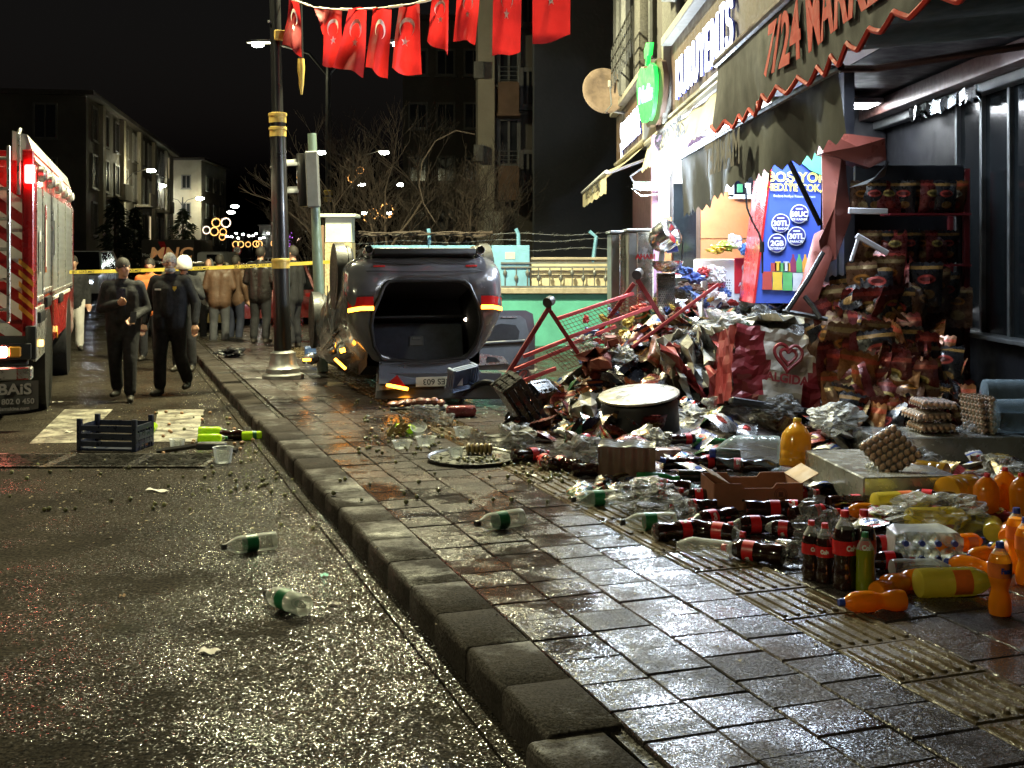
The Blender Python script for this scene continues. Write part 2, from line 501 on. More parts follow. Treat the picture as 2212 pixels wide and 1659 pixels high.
GLOW_R = 1.0
def lamp_head(parent, x, z, yaw, lens):
    M = Tm((x, 0, z)) @ Rz(yaw); q = GLOW_R
    h = MB().prism([(0, -.11), (.18, -.15), (.55, -.16), (.72, -.08), (.72, .08), (.55, .16), (.18, .15), (0, .11)], .07).obj('lamp_head', M_GALV, parent, 35, M)
    (MB().ball((.44, 0, -.02 - .1 * q), (.42 * q, .3 * q, .16 * q), 10) if lens is M_GLOWF else MB().box((.44, 0, -.012), (.44, .24, .02), bev=.006)).obj('lens', lens, h)  # far lamps: ball swollen to the size of the glow, wider than a lens
    return h
def street_lamp(M, label, near=False, lens=None, hz=7.9, reach=1.5):
    t = thing('street_lamp', label, 'street lamp', M, 'street lamps along the road')
    lens = lens or M_LENS
    n = 20 if near else 8
    MB().lathe([(.27, 0), (.27, .05), (.22, .07), (.22, .13), (.19, .16), (.175, .2), (.165, .3), (.165, .33), (.11, .36)], n).obj('base', M_GALV, t)
    MB().lathe([(.112, .34), (.108, 1.5), (.102, 3.1), (.10, 3.3), (.075, 3.42), (.068, 6), (.058, hz)], n).obj('pole', M_BLACKP, t)
    for z, r in ((1.42, .113), (3.12, .108), (3.30, .112)):
        MB().lathe([(r, z), (r, z + .08), (r + .008, z + .09), (r + .008, z + .12), (r - .008, z + .13)], n).obj('gold_band', M_GOLD, t)
    for s in (-1, 1):
        MB().tube([(0, 0, hz - .9), (s * .5, 0, hz - .3), (s * reach, 0, hz)], .032, 8).obj('arm', M_BLACKP, t)
        lamp_head(t, s * (reach - .1), hz - .02, 0 if s > 0 else PI, lens)
    if near:
        MB().tube([(.3, -.1, 4.12), (.3, -.1, 6.0)], .036, 10).obj('ornament_rod', M_BLACKP, t)
        MB().lathe([(.045, 4.12), (.05, 4.0), (.03, 3.78), (.012, 3.66)], 12, 0, Tm((.3, -.1, 0))).obj('ornament_tip', M_GOLD, t)
        MB().box((.15, -.06, 4.42), (.36, .1, .13), bev=.01).obj('clamp', M_GOLD, t)
        MB().box((.1, -.06, 5.6), (.36, .1, .1), bev=.01).obj('clamp', M_GOLD, t)
        for z in (2.0, 2.72, 4.6, 5.4, 6.1):
            MB().ball((-.1 if z < 4 else -.085, -.03, z), .02, 6).obj('bolt', M_GALV, t)
    return t
near_pos = gp(612, 817)
t = street_lamp(Tm(near_pos) @ Ry(-.022) @ Rz(ANG), 'black street lamp with gold bands nearest the overturned car', True)
for s, pw in ((-1, 1000), (1, 5200)):
    lamp('SPOT', Tm((s * 1.75, 0, 7.8)), pw, WARM, t, .16, rad(150), .5)
# the lamp across the road, left of the viewer
t = street_lamp(Tm(rd(-11.5, .5, 0)) @ Rz(ANG), 'street lamp across the road, left of the viewpoint', False)
lamp('SPOT', Tm((1.75, 0, 7.8)), 1150, WARM, t, .16, rad(170), .3)
def far_lamp(u, v, Y, label, side=-1, lit=0, hz=7.9):
    global GLOW_R
    GLOW_R = .38 * (Y / 31) ** .75
    p = at(u, v, Y)
    z = p.z - hz
    t = street_lamp(Tm((p.x - side * 1.65, Y, min(z, 0) if z < -1 else 0)), label, False, M_GLOWF, p.z - (min(z, 0) if z < -1 else 0))
    if lit: lamp('POINT', Tm((side * 1.7, 0, p.z - .35)), lit, WARM, t, .25)
far_lamp(573, 91, 31, 'street lamp glowing white just left of the near black pole', -1, 300)
t_lamps = [(321, 365, 84, 'tallest lit lamp in front of the long dark apartment row', 280), (345, 398, 104, 'second lit lamp along the apartment row, close under the first', 280),
           (428, 426, 126, 'lit street lamp in front of the narrow far building', 280), (220, 457, 150, 'lit street lamp low behind the fire engine and dark firs', 120),
           (318, 484, 205, 'faint far lamp above the dark billboard truck', 0), (359, 484, 210, 'faint far lamp right of the firs', 0),
           (504, 443, 150, 'far street lamp above the festive rings', 0), (496, 456, 170, 'far street lamp just under another above the rings', 0),
           (467, 465, 190, 'small far street lamp touching the festive rings', 0)]
for u, v, Y, lab, lit in t_lamps: far_lamp(u, v, Y, lab, 1, lit)
far_lamp(823, 326, 70, 'street lamp shining through the bare trees', 1, 280)
far_lamp(785, 396, 110, 'small street lamp glowing low in the bare trees', -1, 0)
far_lamp(792, 458, 190, 'tiny far lamp seen through the bare trees', -1, 0)
rnd = random.Random(3)
for k in range(16):
    u = 492 + k * 8.6 + rnd.uniform(-3, 3)
    v = 512 + rnd.uniform(-9, 5)
    Y = 230 + k * 3
    p = at(u, v, Y)
    o = MB().lathe([(.05, -p.z), (.05, -.2)], 6).ball((0, 0, 0), (.26, .2, .14), 8, 1).obj('far_street_lamp', [M_BLACKP, M_GLOWF], None, 35, Tm(p))
    tag(o, 'tiny glowing lamp in the far row at the end of the street', 'street lamp', 'lamps at the far end of the street')

# ================================================================ festive rings
M_FEST = glow('festive_amber', (1, .45, .12), 1.7, False)
M_FESTW = glow('festive_white', (1, .72, .5), 2, False)
M_PURP = glow('festive_purple', (.6, .15, 1), 4, False)
def ring(u, v, Y, r, m, label, n=14):
    p = at(u, v, Y)
    t = thing('festive_light_ring', label, 'festive light', Tm(p), 'festive light rings over the street')
    mb = MB()
    for i in range(n):
        a, b_ = 2 * PI * i / n, 2 * PI * (i + .72) / n
        mb.tube([(r * math.cos(a), 0, r * math.sin(a)), (r * math.cos((a + b_) / 2) * 1.02, 0, r * math.sin((a + b_) / 2) * 1.02), (r * math.cos(b_), 0, r * math.sin(b_))], r * .13, 5)
    mb.obj('light_tube', m, t)
    MB().tube([(-r, .05, 0), (-r, .05, r * .3), (0, .05, r * 1.05), (r, .05, .3 * r), (r, .05, 0), (0, .05, -r * 1.05), (-r, .05, 0)], r * .05, 4).obj('ring_frame', M_BLACKP, t)
for u, v, Y, r, m, lab in ((467, 481, 120, .42, M_FEST, 'amber ring light beside a white lamp, upper left of a cluster'), (488, 481, 120, .45, M_FESTW, 'brightest ring light, upper right of the hanging cluster'),
        (463, 500, 120, .4, M_FEST, 'amber ring in the middle left of the hanging cluster'), (482, 501, 120, .33, M_FEST, 'small amber ring under the brightest ring'),
        (446, 497, 120, .36, M_FESTW, 'pale ring light at the left edge of the cluster'), (480, 512, 120, .3, M_FEST, 'lowest amber ring of the hanging cluster')):
    ring(u, v, Y, r, m, lab)
cl = thing('light_mast', 'thin dark mast carrying the cluster of ring lights', 'mast', Tm(at(476, 540, 121)))
MB().tube([(0, 0, -1.8), (0, 0, 5)], .05, 6).obj('pole', M_BLACKP, cl)
for u, v, r in ((509, 528, .5), (520, 528, .5), (536, 528, .42), (553, 527, .5), (560, 527, .5), (592, 526, .5)):
    ring(u, v, 200, r, M_FEST, 'far amber ring light in the row above the street')
for u, v, r in ((835, 455, .36), (778, 368, .18), (760, 385, .2), (655, 384, .3), (806, 462, .25), (795, 470, .22)):
    ring(u, v, 62, r, M_FEST, 'broken amber ring light glowing through the bare trees', 9)
t = thing('festive_arch', 'purple and white curved light ornament beside the black pole', 'festive light', Tm(at(636, 548, 75)))
MB().tube([(0, 0, -.4), (0, 0, .25), (.1, 0, .7), (.4, 0, 1.05)], .06, 6).obj('light_tube', M_FESTW, t)
for k in range(3):
    MB().tube([(-.02, 0, .0 + k * .3), (-.25, 0, .2 + k * .3), (-.3, 0, .5 + k * .3), (-.15, 0, .75 + k * .3)], .045, 6).obj('light_tube', M_PURP, t)
MB().tube([(0, 0, -1.75), (0, 0, -.4)], .05, 6).obj('stem', M_BLACKP, t)

# ================================================================ buildings along the street
M_WALLD = mat('dark_plaster', (.13, .115, .095), .85, 0, .25, .5, .3, 12, world=True)
M_WALLB = mat('beige_plaster', (.34, .3, .23), .85, 0, .25, .5, .3, 12, world=True)
M_WALLK = mat('grey_blank_wall', (.09, .095, .11), .9, 0, .2, .4, .3, 10, world=True)
M_FRAMEW = mat('pale_window_frame', (.16, .15, .135), .5)
M_PANE = mat('night_pane', (.02, .022, .025), .08, 0, .3, 1)
M_ROOFT = mat('dark_roof', (.09, .075, .065), .8)
M_LITP = glow('lit_window', (1, .8, .45), .5, False)
WIN = {}
def window(parent, x, z, w_, h_, M, lit=False, arch=False):
    key = (w_, h_, lit)
    if key not in WIN:
        f = MB()
        for s in (-1, 1): f.box((s * (w_ / 2 + .06), 0, 0), (.12, .12, h_ + .24), bev=.01); f.box((0, 0, s * (h_ / 2 + .06)), (w_, .12, .12))
        f.box((0, .01, 0), (.07, .06, h_)); f.box((0, -.03, -h_ / 2 - .15), (w_ + .4, .22, .06))
        WIN[key] = (f.mesh('window', M_FRAMEW), MB().box((0, .035, 0), (w_, .02, h_)).mesh('pane', M_LITP if lit else M_PANE))
    o = link(bpy.data.objects.new('window', WIN[key][0]), parent, M @ Tm((x, -.05, z)))
    link(bpy.data.objects.new('pane', WIN[key][1]), o)
def block(name, label, M, w_, d, h_, m, roof_over=.4, front=(), side=()):
    t = thing(name, label, 'building', M)
    MB().box((w_ / 2, d / 2, h_ / 2), (w_, d, h_)).obj('wall', m, t, 0)
    MB().box((w_ / 2, d / 2, h_ + .14), (w_ + 2 * roof_over, d + 2 * roof_over, .28)).obj('roof', M_ROOFT, t, 0)
    for x, z, a, b_, lit in front: window(t, x, z, a, b_, Matrix(), lit)
    for y, z, a, b_, lit in side: window(t, y, z, a, b_, Tm((w_, 0, 0)) @ Rz(PI / 2), lit)
    return t
a9 = rad(9.5)
cA = at(186, 196, 70)
M = Tm((cA.x, 70, 0)) @ Rz(a9) @ Tm((-16, 0, 0))
fw = [(16 - 2.3 - 3.6 * i, z, 1.15, 1.9 if z > 8 else 1.5, False) for i in range(4) for z in (9.6, 6.6, 3.7)]
swn = [(2.5 + 4.1 * i, z, 1.5, 1.9, (i, k) in ((6, 2), (9, 0))) for i in range(10) for k, z in enumerate((9.7, 6.8, 3.9))]
bA = block('apartment_building', 'long dark four storey apartment row receding behind the fire engine', M, 16, 44, cA.z - .3, M_WALLD, .5, fw, swn)
for i in range(5): MB().box((16.03, 4.6 + 8.2 * i, (cA.z - .3) / 2), (.5, .9, cA.z - .4)).obj('pilaster', M_WALLB, bA, 0)
for i in range(3): MB().box((16.6, 8.6 + 12 * i, 5.4), (1.2, 3.4, .18)).box((17.15, 8.6 + 12 * i, 5.9), (.08, 3.4, .9)).obj('balcony', M_WALLB, bA, 0)
cB = at(372, 338, 128)
bB = block('apartment_building', 'narrow pale apartment building at the end of the dark row', Tm((cB.x, 128, 0)) @ Rz(.05), 3.1, 14, cB.z - .4, M_WALLB, .5,
           [(1.5, z, .8, 1.3, False) for z in (9.6, 6.6)], [(3 + 4 * i, z, 1.2, 1.4, False) for i in range(3) for z in (9.6, 6.6, 3.6)])
# low blocks at the far end
for k, (u0, u1, v, Y, lab) in enumerate(((560, 618, 488, 260, 'low dark building at the far end of the street'), (455, 520, 505, 300, 'distant low block behind the ring lights'))):
    p0, p1 = at(u0, v, Y), at(u1, v, Y)
    block('far_building', lab, Tm((p0.x, Y, 0)), p1.x - p0.x, 12, p0.z, M_WALLD, .3, [(1.2 + 2 * i, p0.z - 2, .9, 1.2, i % 3 == 1) for i in range(int((p1.x - p0.x - 1) / 2))])
# balcony building behind the fence
x0, x1 = at(1028, 500, 36).x, at(1153, 500, 36).x
bE = block('apartment_building', 'tall beige balcony building behind the bare trees', Tm((x0, 36, 0)), x1 - x0, 12, 12, M_WALLD, .2)
MB().box((.32, -.12, 6), (.5, .24, 11.9)).obj('pilaster', M_WALLB, bE, 0)
MB().box((.55, -.1, 2.3), (.58, .3, 1.5)).obj('column', mat('pale_column', (.5, .48, .4), .7), bE, 0)
M_BROWNB = mat('brown_balcony', (.2, .12, .075), .8, 0, .25, 2)
for k, z in enumerate((3.9, 6.4, 8.9)):
    b_ = MB().box((1.0, -.45, z), (.62, .9, .95)).box((1.0, -.45, z - .5), (.7, 1.0, .08)).obj('balcony', M_BROWNB, bE, 0)
    rl = MB()
    for q in range(4): rl.tube([(.72, -.92, z + .52 + q * .13), (1.3, -.92, z + .52 + q * .13)], .012, 5)
    for q in (.72, 1.3): rl.tube([(q, -.92, z + .45), (q, -.92, z + .95)], .014, 5)
    rl.obj('railing', M_GALV, b_)
    window(bE, 1.0, z + 1.25, .5, 1.3, Matrix())
    window(bE, 1.58, z + .4, .26, 1.0, Matrix())
    MB().box((.1, -.2, z + .9), (.3, .5, .5), bev=.02).obj('air_conditioner', M_FRAMEW, bE)
x0, x1 = at(870, 500, 62).x, at(1036, 500, 62).x
block('apartment_building', 'unlit grey building half hidden by the bare branches', Tm((x0, 62, 0)), x1 - x0, 12, 14, M_WALLD, .2,
      [(.8 + 1.45 * i, z, .8, 1.2, False) for i in range(3) for z in (3.4, 6.2, 9, 11.8)])
x0, x1 = at(1154, 500, 33).x, at(1440, 500, 33).x
bK = block('blank_building', 'windowless dark blue-grey building behind the satellite dish', Tm((x0, 33, 0)), x1 - x0, 10, 13, M_WALLK, .1)

# ================================================================ bare trees and firs
M_BARK = mat('bark', (.075, .055, .04), .9, 0, .3, 12, .5, 40)
M_TWIG = mat('twig', (.055, .04, .03), .8, 0, .3, 9)
def bare_tree(base, h_, spread, label, seed, depth=5, upright=.5):
    r = random.Random(seed)
    t = thing('bare_tree', label, 'tree', Tm(base))
    tr, cr = MB(), MB()
    def grow(p, d, L, rad_, k):
        pts = [p]
        q = p.copy(); dd = d.copy()
        for i in range(3):
            dd = (dd + Vector((r.uniform(-1, 1), r.uniform(-1, 1), r.uniform(-.4, 1) * upright)) * .22).normalized()
            q = q + dd * (L / 3); pts.append(q.copy())
        (tr if k >= depth - 1 else cr).tube(pts, rad_, 6 if k >= depth - 1 else 3, 0, max(.003, rad_ * .55))
        if k == 0: return
        for j in range(r.choice((3, 3, 4)) if k > 1 else 4):
            a = r.choice(pts[1:])
            nd = (dd + Vector((r.uniform(-1, 1), r.uniform(-1, 1), r.uniform(-.3, .9))) * spread).normalized()
            grow(a, nd, L * r.uniform(.55, .8), max(.0035, rad_ * .55), k - 1)
    for j in range(3):
        grow(Vector((r.uniform(-.15, .15), r.uniform(-.15, .15), 0)), Vector((r.uniform(-.35, .35), r.uniform(-.3, .3), 1)).normalized(), h_ * .42, .05, depth)
    tr.obj('trunk', M_BARK, t); cr.obj('crown', M_TWIG, t, 0)
for u, Y, h_, sp, lab, sd in ((795, 25, 4.6, .7, 'bare tree behind the pillar, thin twigs lit pale', 5), (900, 27, 5.2, .75, 'tallest bare tree, rising behind the overturned car', 8),
                              (1000, 25.5, 4.0, .9, 'bare tree with arching branches before the balcony building', 13), (690, 30, 3.6, .8, 'small bare tree beside the traffic light', 21)):
    bare_tree(Vector(((u - CX) / F * Y, Y, 0)), h_, sp, lab, sd)
t = thing('climbing_stem', 'long thin stem arching over the bare bushes', 'plant', Tm((0, 23.5, 0)))
MB().tube([at(u, v, 23.5) - Vector((0, 23.5, 0)) for u, v in ((940, 480), (915, 440), (905, 400), (912, 350), (940, 305), (985, 282), (1025, 290))], .012, 5).obj('stem', M_TWIG, t)
M_FIR = mat('fir_needles', (.028, .04, .02), .8, 0, .4, 4)
def fir(base, h_, w_, label, seed):
    r = random.Random(seed)
    t = thing('fir_tree', label, 'tree', Tm(base))
    MB().cyl((0, 0, 0), (0, 0, h_ * .95), .14, .03, 7).obj('trunk', M_BARK, t)
    mb = MB()
    for k in range(900):
        z = h_ * (.12 + .88 * r.random() ** 1.2)
        R_ = w_ * (1 - z / h_) ** .8 * (r.uniform(.25, 1.05) + .25 * math.sin(z * 5))
        a = r.uniform(0, 2 * PI)
        p = Vector((R_ * math.cos(a), R_ * math.sin(a), z + r.uniform(-.2, .1)))
        d = Vector((math.cos(a), math.sin(a), r.uniform(-.5, .2))).normalized(); s = d.orthogonal().normalized() * .12 * h_ / 6
        L_ = r.uniform(.25, .55) * h_ / 6
        mb.add([p - s, p + s, p + d * L_ + Vector((0, 0, -.1))], [(0, 1, 2)])
    mb.obj('crown', M_FIR, t, 0)
for u, Y, h_, w_, lab, sd in ((250, 56, 4.4, 1.5, 'dark fir tree rising behind the white car', 1), (290, 62, 4.2, 1.2, 'dark fir tree next to the lit lamp poles', 2),
                              (395, 100, 5.6, 2.2, 'broad dark fir in front of the narrow pale building', 3), (222, 75, 4.0, 1.4, 'half hidden fir tree behind the fire engine', 4)):
    fir(Vector(((u - CX) / F * Y, Y, 0)), h_, w_, lab, sd)

# ================================================================ garden wall, gate and fence behind the car
WY = 21.0
def wx(u): return (u - CX) / F * WY
def wz(v): return H - (v - HY) / F * WY
M_TEAL = mat('teal_paint', (.09, .38, .31), .6, 0, .2, 2.5, .25, 25, world=True)
M_CREAM = mat('cream_plaster', (.55, .49, .34), .75, 0, .2, 2.5, .25, 25, world=True)
M_COPE = mat('stone_coping', (.32, .28, .22), .8, 0, .3, 8, .5, 40, world=True)
M_BLUE = mat('pale_blue_paint', (.16, .36, .52), .5, 0, .2, 4, .15, 30)
M_WHITEP = mat('white_render', (.55, .6, .55), .75, 0, .2, 3, .3, 30)
M_STONEC = mat('speckled_stone', (.42, .34, .2), .85, 0, .5, 26, .7, 40)
M_IRONR = mat('grey_iron', (.16, .17, .17), .5, .5, .2, 10)
t = thing('garden_wall', 'teal painted garden wall with stone coping and cream parapet', 'wall', Tm((0, WY, .15)))
zb = .15
MB().box(((wx(800) + wx(1352)) / 2, .14, (wz(634) - zb) / 2 - .1), (wx(1352) - wx(800), .28, wz(634) - zb + .2)).obj('teal_wall', M_TEAL, t, 0)
MB().box(((wx(800) + wx(1352)) / 2, .10, wz(628) - zb), (wx(1352) - wx(800), .40, wz(621) - wz(634)), bev=.012).obj('coping', M_COPE, t)
MB().box(((wx(1145) + wx(1352)) / 2, .16, (wz(566) + wz(621)) / 2 - zb + .03), (wx(1352) - wx(1145), .16, wz(566) - wz(621))).obj('parapet', M_CREAM, t, 0)
MB().box(((wx(1145) + wx(1352)) / 2, .16, wz(562.5) - zb + .03), (wx(1352) - wx(1145) + .04, .24, .05), bev=.01).obj('parapet_cap', M_COPE, t)
rail = thing('iron_railing', 'grey iron railing with knobbed balusters along the cream parapet', 'railing', Tm((0, WY - .05, 0)))
for v in (568, 577, 619):
    MB().box(((wx(1082) + wx(1350)) / 2, 0, wz(v)), (wx(1350) - wx(1082), .025, .03)).obj('rail', M_IRONR, rail, 0)
bal = MB().tube([(0, 0, wz(619)), (0, 0, wz(577))], .011, 6).lathe([(.012, -.05), (.035, -.02), (.035, .02), (.012, .05)], 8).mesh('baluster', M_IRONR)
bal2 = {}
for k in range(12):
    zc = wz(601) if k % 2 else wz(590)
    if k % 2 not in bal2:
        bal2[k % 2] = MB().tube([(0, 0, wz(619)), (0, 0, wz(577))], .011, 6).lathe([(.012, zc - .06), (.036, zc - .02), (.036, zc + .02), (.012, zc + .06)], 8).mesh('baluster', M_IRONR)
    link(bpy.data.objects.new('baluster', bal2[k % 2]), rail, Tm((wx(1091) + k * .198, 0, 0)))
gate = thing('metal_gate', 'pale blue sheet metal gate standing behind the overturned car', 'gate', Tm((0, WY - .02, 0)))
for u0, u1 in ((798, 925), (927, 1060), (1062, 1144)):
    MB().box(((wx(u0) + wx(u1)) / 2, 0, (wz(530) + wz(622)) / 2), (wx(u1) - wx(u0), .03, wz(530) - wz(622)), bev=.006).obj('sheet', M_BLUE, gate)
MB().box((wx(1102), -.02, wz(552)), (.17, .006, .12)).obj('paper_notice', mat('old_paper', (.6, .55, .42), .8), gate, 0)
for u0, v0, u1, v1, lab in ((927, 494, 927, 548, 'pale blue fence post right behind the middle of the car'), (1120, 494, 1119, 566, 'pale blue fence post beside the edge of the gate'),
                            (1281, 500, 1292, 566, 'leaning pale blue post standing on the cream parapet'), (752, 498, 745, 530, 'pale blue post slanting next to the pillar')):
    o = MB().tube([at(u0, v1, WY + .1), at((u0 * .4 + u1 * .6), v0 + 12, WY + .1), at(u0 - (6 if u0 < 1200 else 8) * (u0 != 752) + 4 * (u0 == 927), v0, WY + .1)], .035, 6).obj('fence_post', M_BLUE)
    tag(o, lab, 'fence post', 'blue fence posts')
wr = thing('barbed_wire', 'strands of barbed wire strung between the blue posts', 'wire', Tm((0, 0, 0)))
for k, (v0, v1) in enumerate(((508, 505), (524, 518), (540, 538))):
    pts = [at(750 + i * 30, v0 + (v1 - v0) * i / 18 + 3 * math.sin(i * .9 + k), WY + .1) for i in range(20)]
    mb = MB().tube(pts, .006, 4)
    for p in pts:
        for q in range(2): mb.tube([p + Vector((q * .2 - .03, -.02, -.025)), p + Vector((q * .2 + .03, .02, .03))], .004, 3)
    mb.obj('strand', M_IRONR, wr, 0)
vine = thing('dry_vine', 'dry brown vine stems lying along the top of the fence', 'plant', Tm((0, 0, 0)))
rv = random.Random(4)
for k in range(5):
    v0 = rv.uniform(500, 516)
    pts = [at(752 + i * (26 if k < 5 else 29) + (0 if k < 5 else 80), v0 + rv.uniform(-5, 5) + (8 if k > 4 else 0), WY - .1 + rv.uniform(-.1, .2)) for i in range(13 if k < 5 else 17)]
    MB().tube(pts, rv.uniform(.010, .024), 5).obj('stem', M_TWIG, vine)
pil = thing('gate_pillar', 'stone faced gate pillar with white cap left of the car', 'pillar', Tm((at(735, 700, 20.4).x, 20.4, .15)))
MB().box((0, 0, .9), (.46, .46, 1.8)).obj('stone_face', M_STONEC, pil, 0)
MB().box((0, 0, 2.02), (.44, .44, .42)).obj('upper_block', M_WHITEP, pil, 0)
MB().box((0, 0, 2.26), (.62, .62, .06), bev=.012).obj('cap', M_WHITEP, pil)
MB().box((-.27, 0, 1.05), (.05, .5, 2.1)).obj('side_board', M_BROWNB, pil, 0)
o = MB().box((-2.9, 20.9, .55), (.35, .3, .95), bev=.1).obj('wall_stub', M_TEAL); tag(o, 'rounded teal wall end between pillar and car', 'wall')

# ================================================================ traffic light and road sign
M_GREENG = mat('grey_green_pole', (.16, .22, .18), .45, .2, .2, 6, .15, 40)
M_TLBACK = mat('signal_grey', (.14, .145, .15), .5, 0, .2, 6)
p = gp(697, 803)
tl = thing('traffic_light', 'grey-green traffic light pole seen from behind beside the car', 'traffic light', Tm(p) @ Ry(-.045))
MB().lathe([(.075, 0), (.072, 1.5), (.062, 2.2), (.06, 3.25)], 14).obj('pole', M_GREENG, tl)
MB().box((.0, -.1, 2.62), (.17, .12, .76), bev=.015).obj('signal_back', M_TLBACK, tl)
MB().box((-.16, .02, 2.62), (.12, .2, .72), bev=.02).obj('signal_box', M_BLACKP, tl)
for z in (2.82, 2.45):
    mb = MB()
    def visor(i, j, z=z): 
        a = PI * (.0 + i); return (-.2 - .18 * j, .0 + .09 * math.cos(a), z + .09 * math.sin(a))
    mb.grid(visor, 8, 1)
    for q in list(mb.v): pass
    mb.obj('visor', M_TLBACK, tl)
sg = thing('speed_sign', 'round red rimmed speed limit sign far down the street', 'road sign', Tm(at(512, 541, 95)))
MB().cyl((0, 0, 0), (0, .02, 0), .36, n=20).obj('disc', mat('sign_red', (.5, .03, .03), .4), sg)
MB().cyl((0, -.01, 0), (0, -.004, 0), .28, n=20).obj('face', mat('sign_white', (.75, .75, .75), .4), sg)
text('50', .36, mat('sign_black', (.02, .02, .02), .5), sg, Tm((0, -.014, 0)) @ FRONT)
MB().cyl((0, .03, -2.2), (0, .03, 0), .035).obj('post', M_GALV, sg)
# ================================================================ flags on the line across the street
M_FLAG = mat('red_flag_cloth', (.29, .011, .011), .75, 0, .2, 5, .3, 160, trans=.42)
M_FWHITE = mat('white_flag_print', (.85, .83, .76), .7, 0, .05, 8, trans=.08)
M_CORD = mat('white_cord', (.6, .55, .42), .8)
def crescent_star():
    cres = []
    R0, R1, d = .25, .2, .0625
    ca = math.acos((R0 * R0 - R1 * R1 + d * d) / (2 * R0 * d))
    for i in range(25): a = ca + (2 * PI - 2 * ca) * i / 24; cres.append((R0 * math.cos(a), R0 * math.sin(a)))
    cb = math.atan2(R0 * math.sin(ca), R0 * math.cos(ca) - d)
    inner = [(d + R1 * math.cos(cb + (2 * PI - 2 * cb) * i / 24), R1 * math.sin(cb + (2 * PI - 2 * cb) * i / 24)) for i in range(25)]
    star = [(.34 + (.125 if i % 2 == 0 else .048) * math.cos(PI + i * PI / 5), (.125 if i % 2 == 0 else .048) * math.sin(PI + i * PI / 5)) for i in range(10)]
    return cres, inner, star
FL = [  # top-left, top-right, bottom-left, bottom-right (picture units), distance, fold, label
    ((624, -2), (646, 4), (611, 97), (654, 122), 15.2, .5, 'flag hanging against the black lamp post, first on the line'),
    ((676, 16), (703, 19), (694, 60), (699, 76), 15.0, .2, 'folded up flag, only a small red triangle'),
    ((704, 19), (740, 21), (697, 140), (738, 144), 14.8, .5, 'third flag from the lamp post, showing crescent and star'),
    ((755, 19), (793, 20), (723, 144), (788, 167), 14.5, .55, 'flag with a thin crescent overlapping the one beside it'),
    ((805, 17), (845, 17), (787, 146), (837, 168), 14.2, .7, 'flag with bent crescent and no visible star'),
    ((861, 16), (906, 4), (842, 148), (906, 164), 13.8, .8, 'widest orange-lit flag with a deep fold'),
    ((934, -3), (970, -5), (926, 87), (969, 121), 13.2, .6, 'narrow flag with one star, right of the widest flag'),
    ((988, -30), (1038, -34), (981, 89), (1029, 95), 12.5, .35, 'flag cut by the picture edge, star close to the top'),
    ((1066, -60), (1128, -66), (1062, 124), (1123, 112), 11.6, .15, 'flat large flag in front of the balcony building'),
    ((1149, -90), (1231, -98), (1150, 95), (1231, 76), 10.6, .15, 'largest flag, last on the line toward the shop'),
]
cres, inner, star = crescent_star()
for k, (a, b_, c, d, Y, fold, lab) in enumerate(FL):
    A, B, Cc, D = [at(*q, Y) for q in (a, b_, c, d)]
    t = thing('flag', lab, 'flag', Tm((A + B) / 2), 'flags on the line')
    o0 = (A + B) / 2
    wd = (B - A).length
    ph = k * 1.7
    small = k == 1
    def surf(i, j, off=0.0):
        q = (A.lerp(B, i)).lerp(Cc.lerp(D, i), j) - o0
        q.y += fold * wd * .32 * math.sin(i * PI * 2.4 + ph + j * 1.3) * (.35 + .65 * j) + .05 * math.sin(j * 5 + ph) + off
        q.x += fold * .04 * math.sin(i * 6 + ph) * j
        q.z += .015 * math.sin(i * 5 + ph)
        return q
    cloth = MB().grid(surf, 16, 20).obj('cloth', M_FLAG, t, 60)
    if small: continue
    # emblem: crescent open towards the foot of the flag, star below it
    sh = -.0 if k < 7 else (.0)
    def put(x, y, off):                    # emblem units: x across, y down the flag
        i = .5 + x * .92 * (1.25 if k < 7 else 1.0); j = (.33 if k != 6 else .22) + y * .62 - (.02 if k > 6 else 0)
        return surf(min(.98, max(.02, i)), min(.97, max(.01, j)), off)
    for off in (-.014,):
        mb = MB()
        n = len(cres)
        vs_ = [put(q[1], q[0], off) for q in cres] + [put(q[1], q[0], off) for q in inner]
        mb.add(vs_, [(i, i + 1, n + i + 1, n + i) for i in range(n - 1)])
        mb.obj('crescent', M_FWHITE, t, 60)
        if k not in (4,):
            mb = MB(); vs_ = [put(q[1], q[0], off) for q in star] + [put(0, .34, off)]
            mb.add(vs_, [(i, (i + 1) % 10, 10) for i in range(10)])
            mb.obj('star', M_FWHITE, t, 60)
ln = thing('flag_line', 'white cord with the flags strung from lamp post to shop', 'cord', Tm((0, 0, 0)))
pts = [at(616, -8, 15.3), at(650, 5, 15.1), at(680, 16, 14.95), at(722, 20, 14.75), at(775, 20, 14.45), at(825, 17, 14.2), at(885, 9, 13.8), at(950, -5, 13.2), at(1012, -32, 12.5), at(1097, -64, 11.6), at(1190, -96, 10.6), at(1420, -220, 8.6)]
MB().tube(pts, .009, 5).obj('cord', M_CORD, ln)
for k in range(len(pts) - 4):
    q = pts[k].lerp(pts[k + 1], .5) + Vector((0, -.012, -.006))
    MB().tube([pts[k].lerp(pts[k + 1], .25), q, pts[k].lerp(pts[k + 1], .75)], .016, 5).obj('knot', M_CORD, ln)
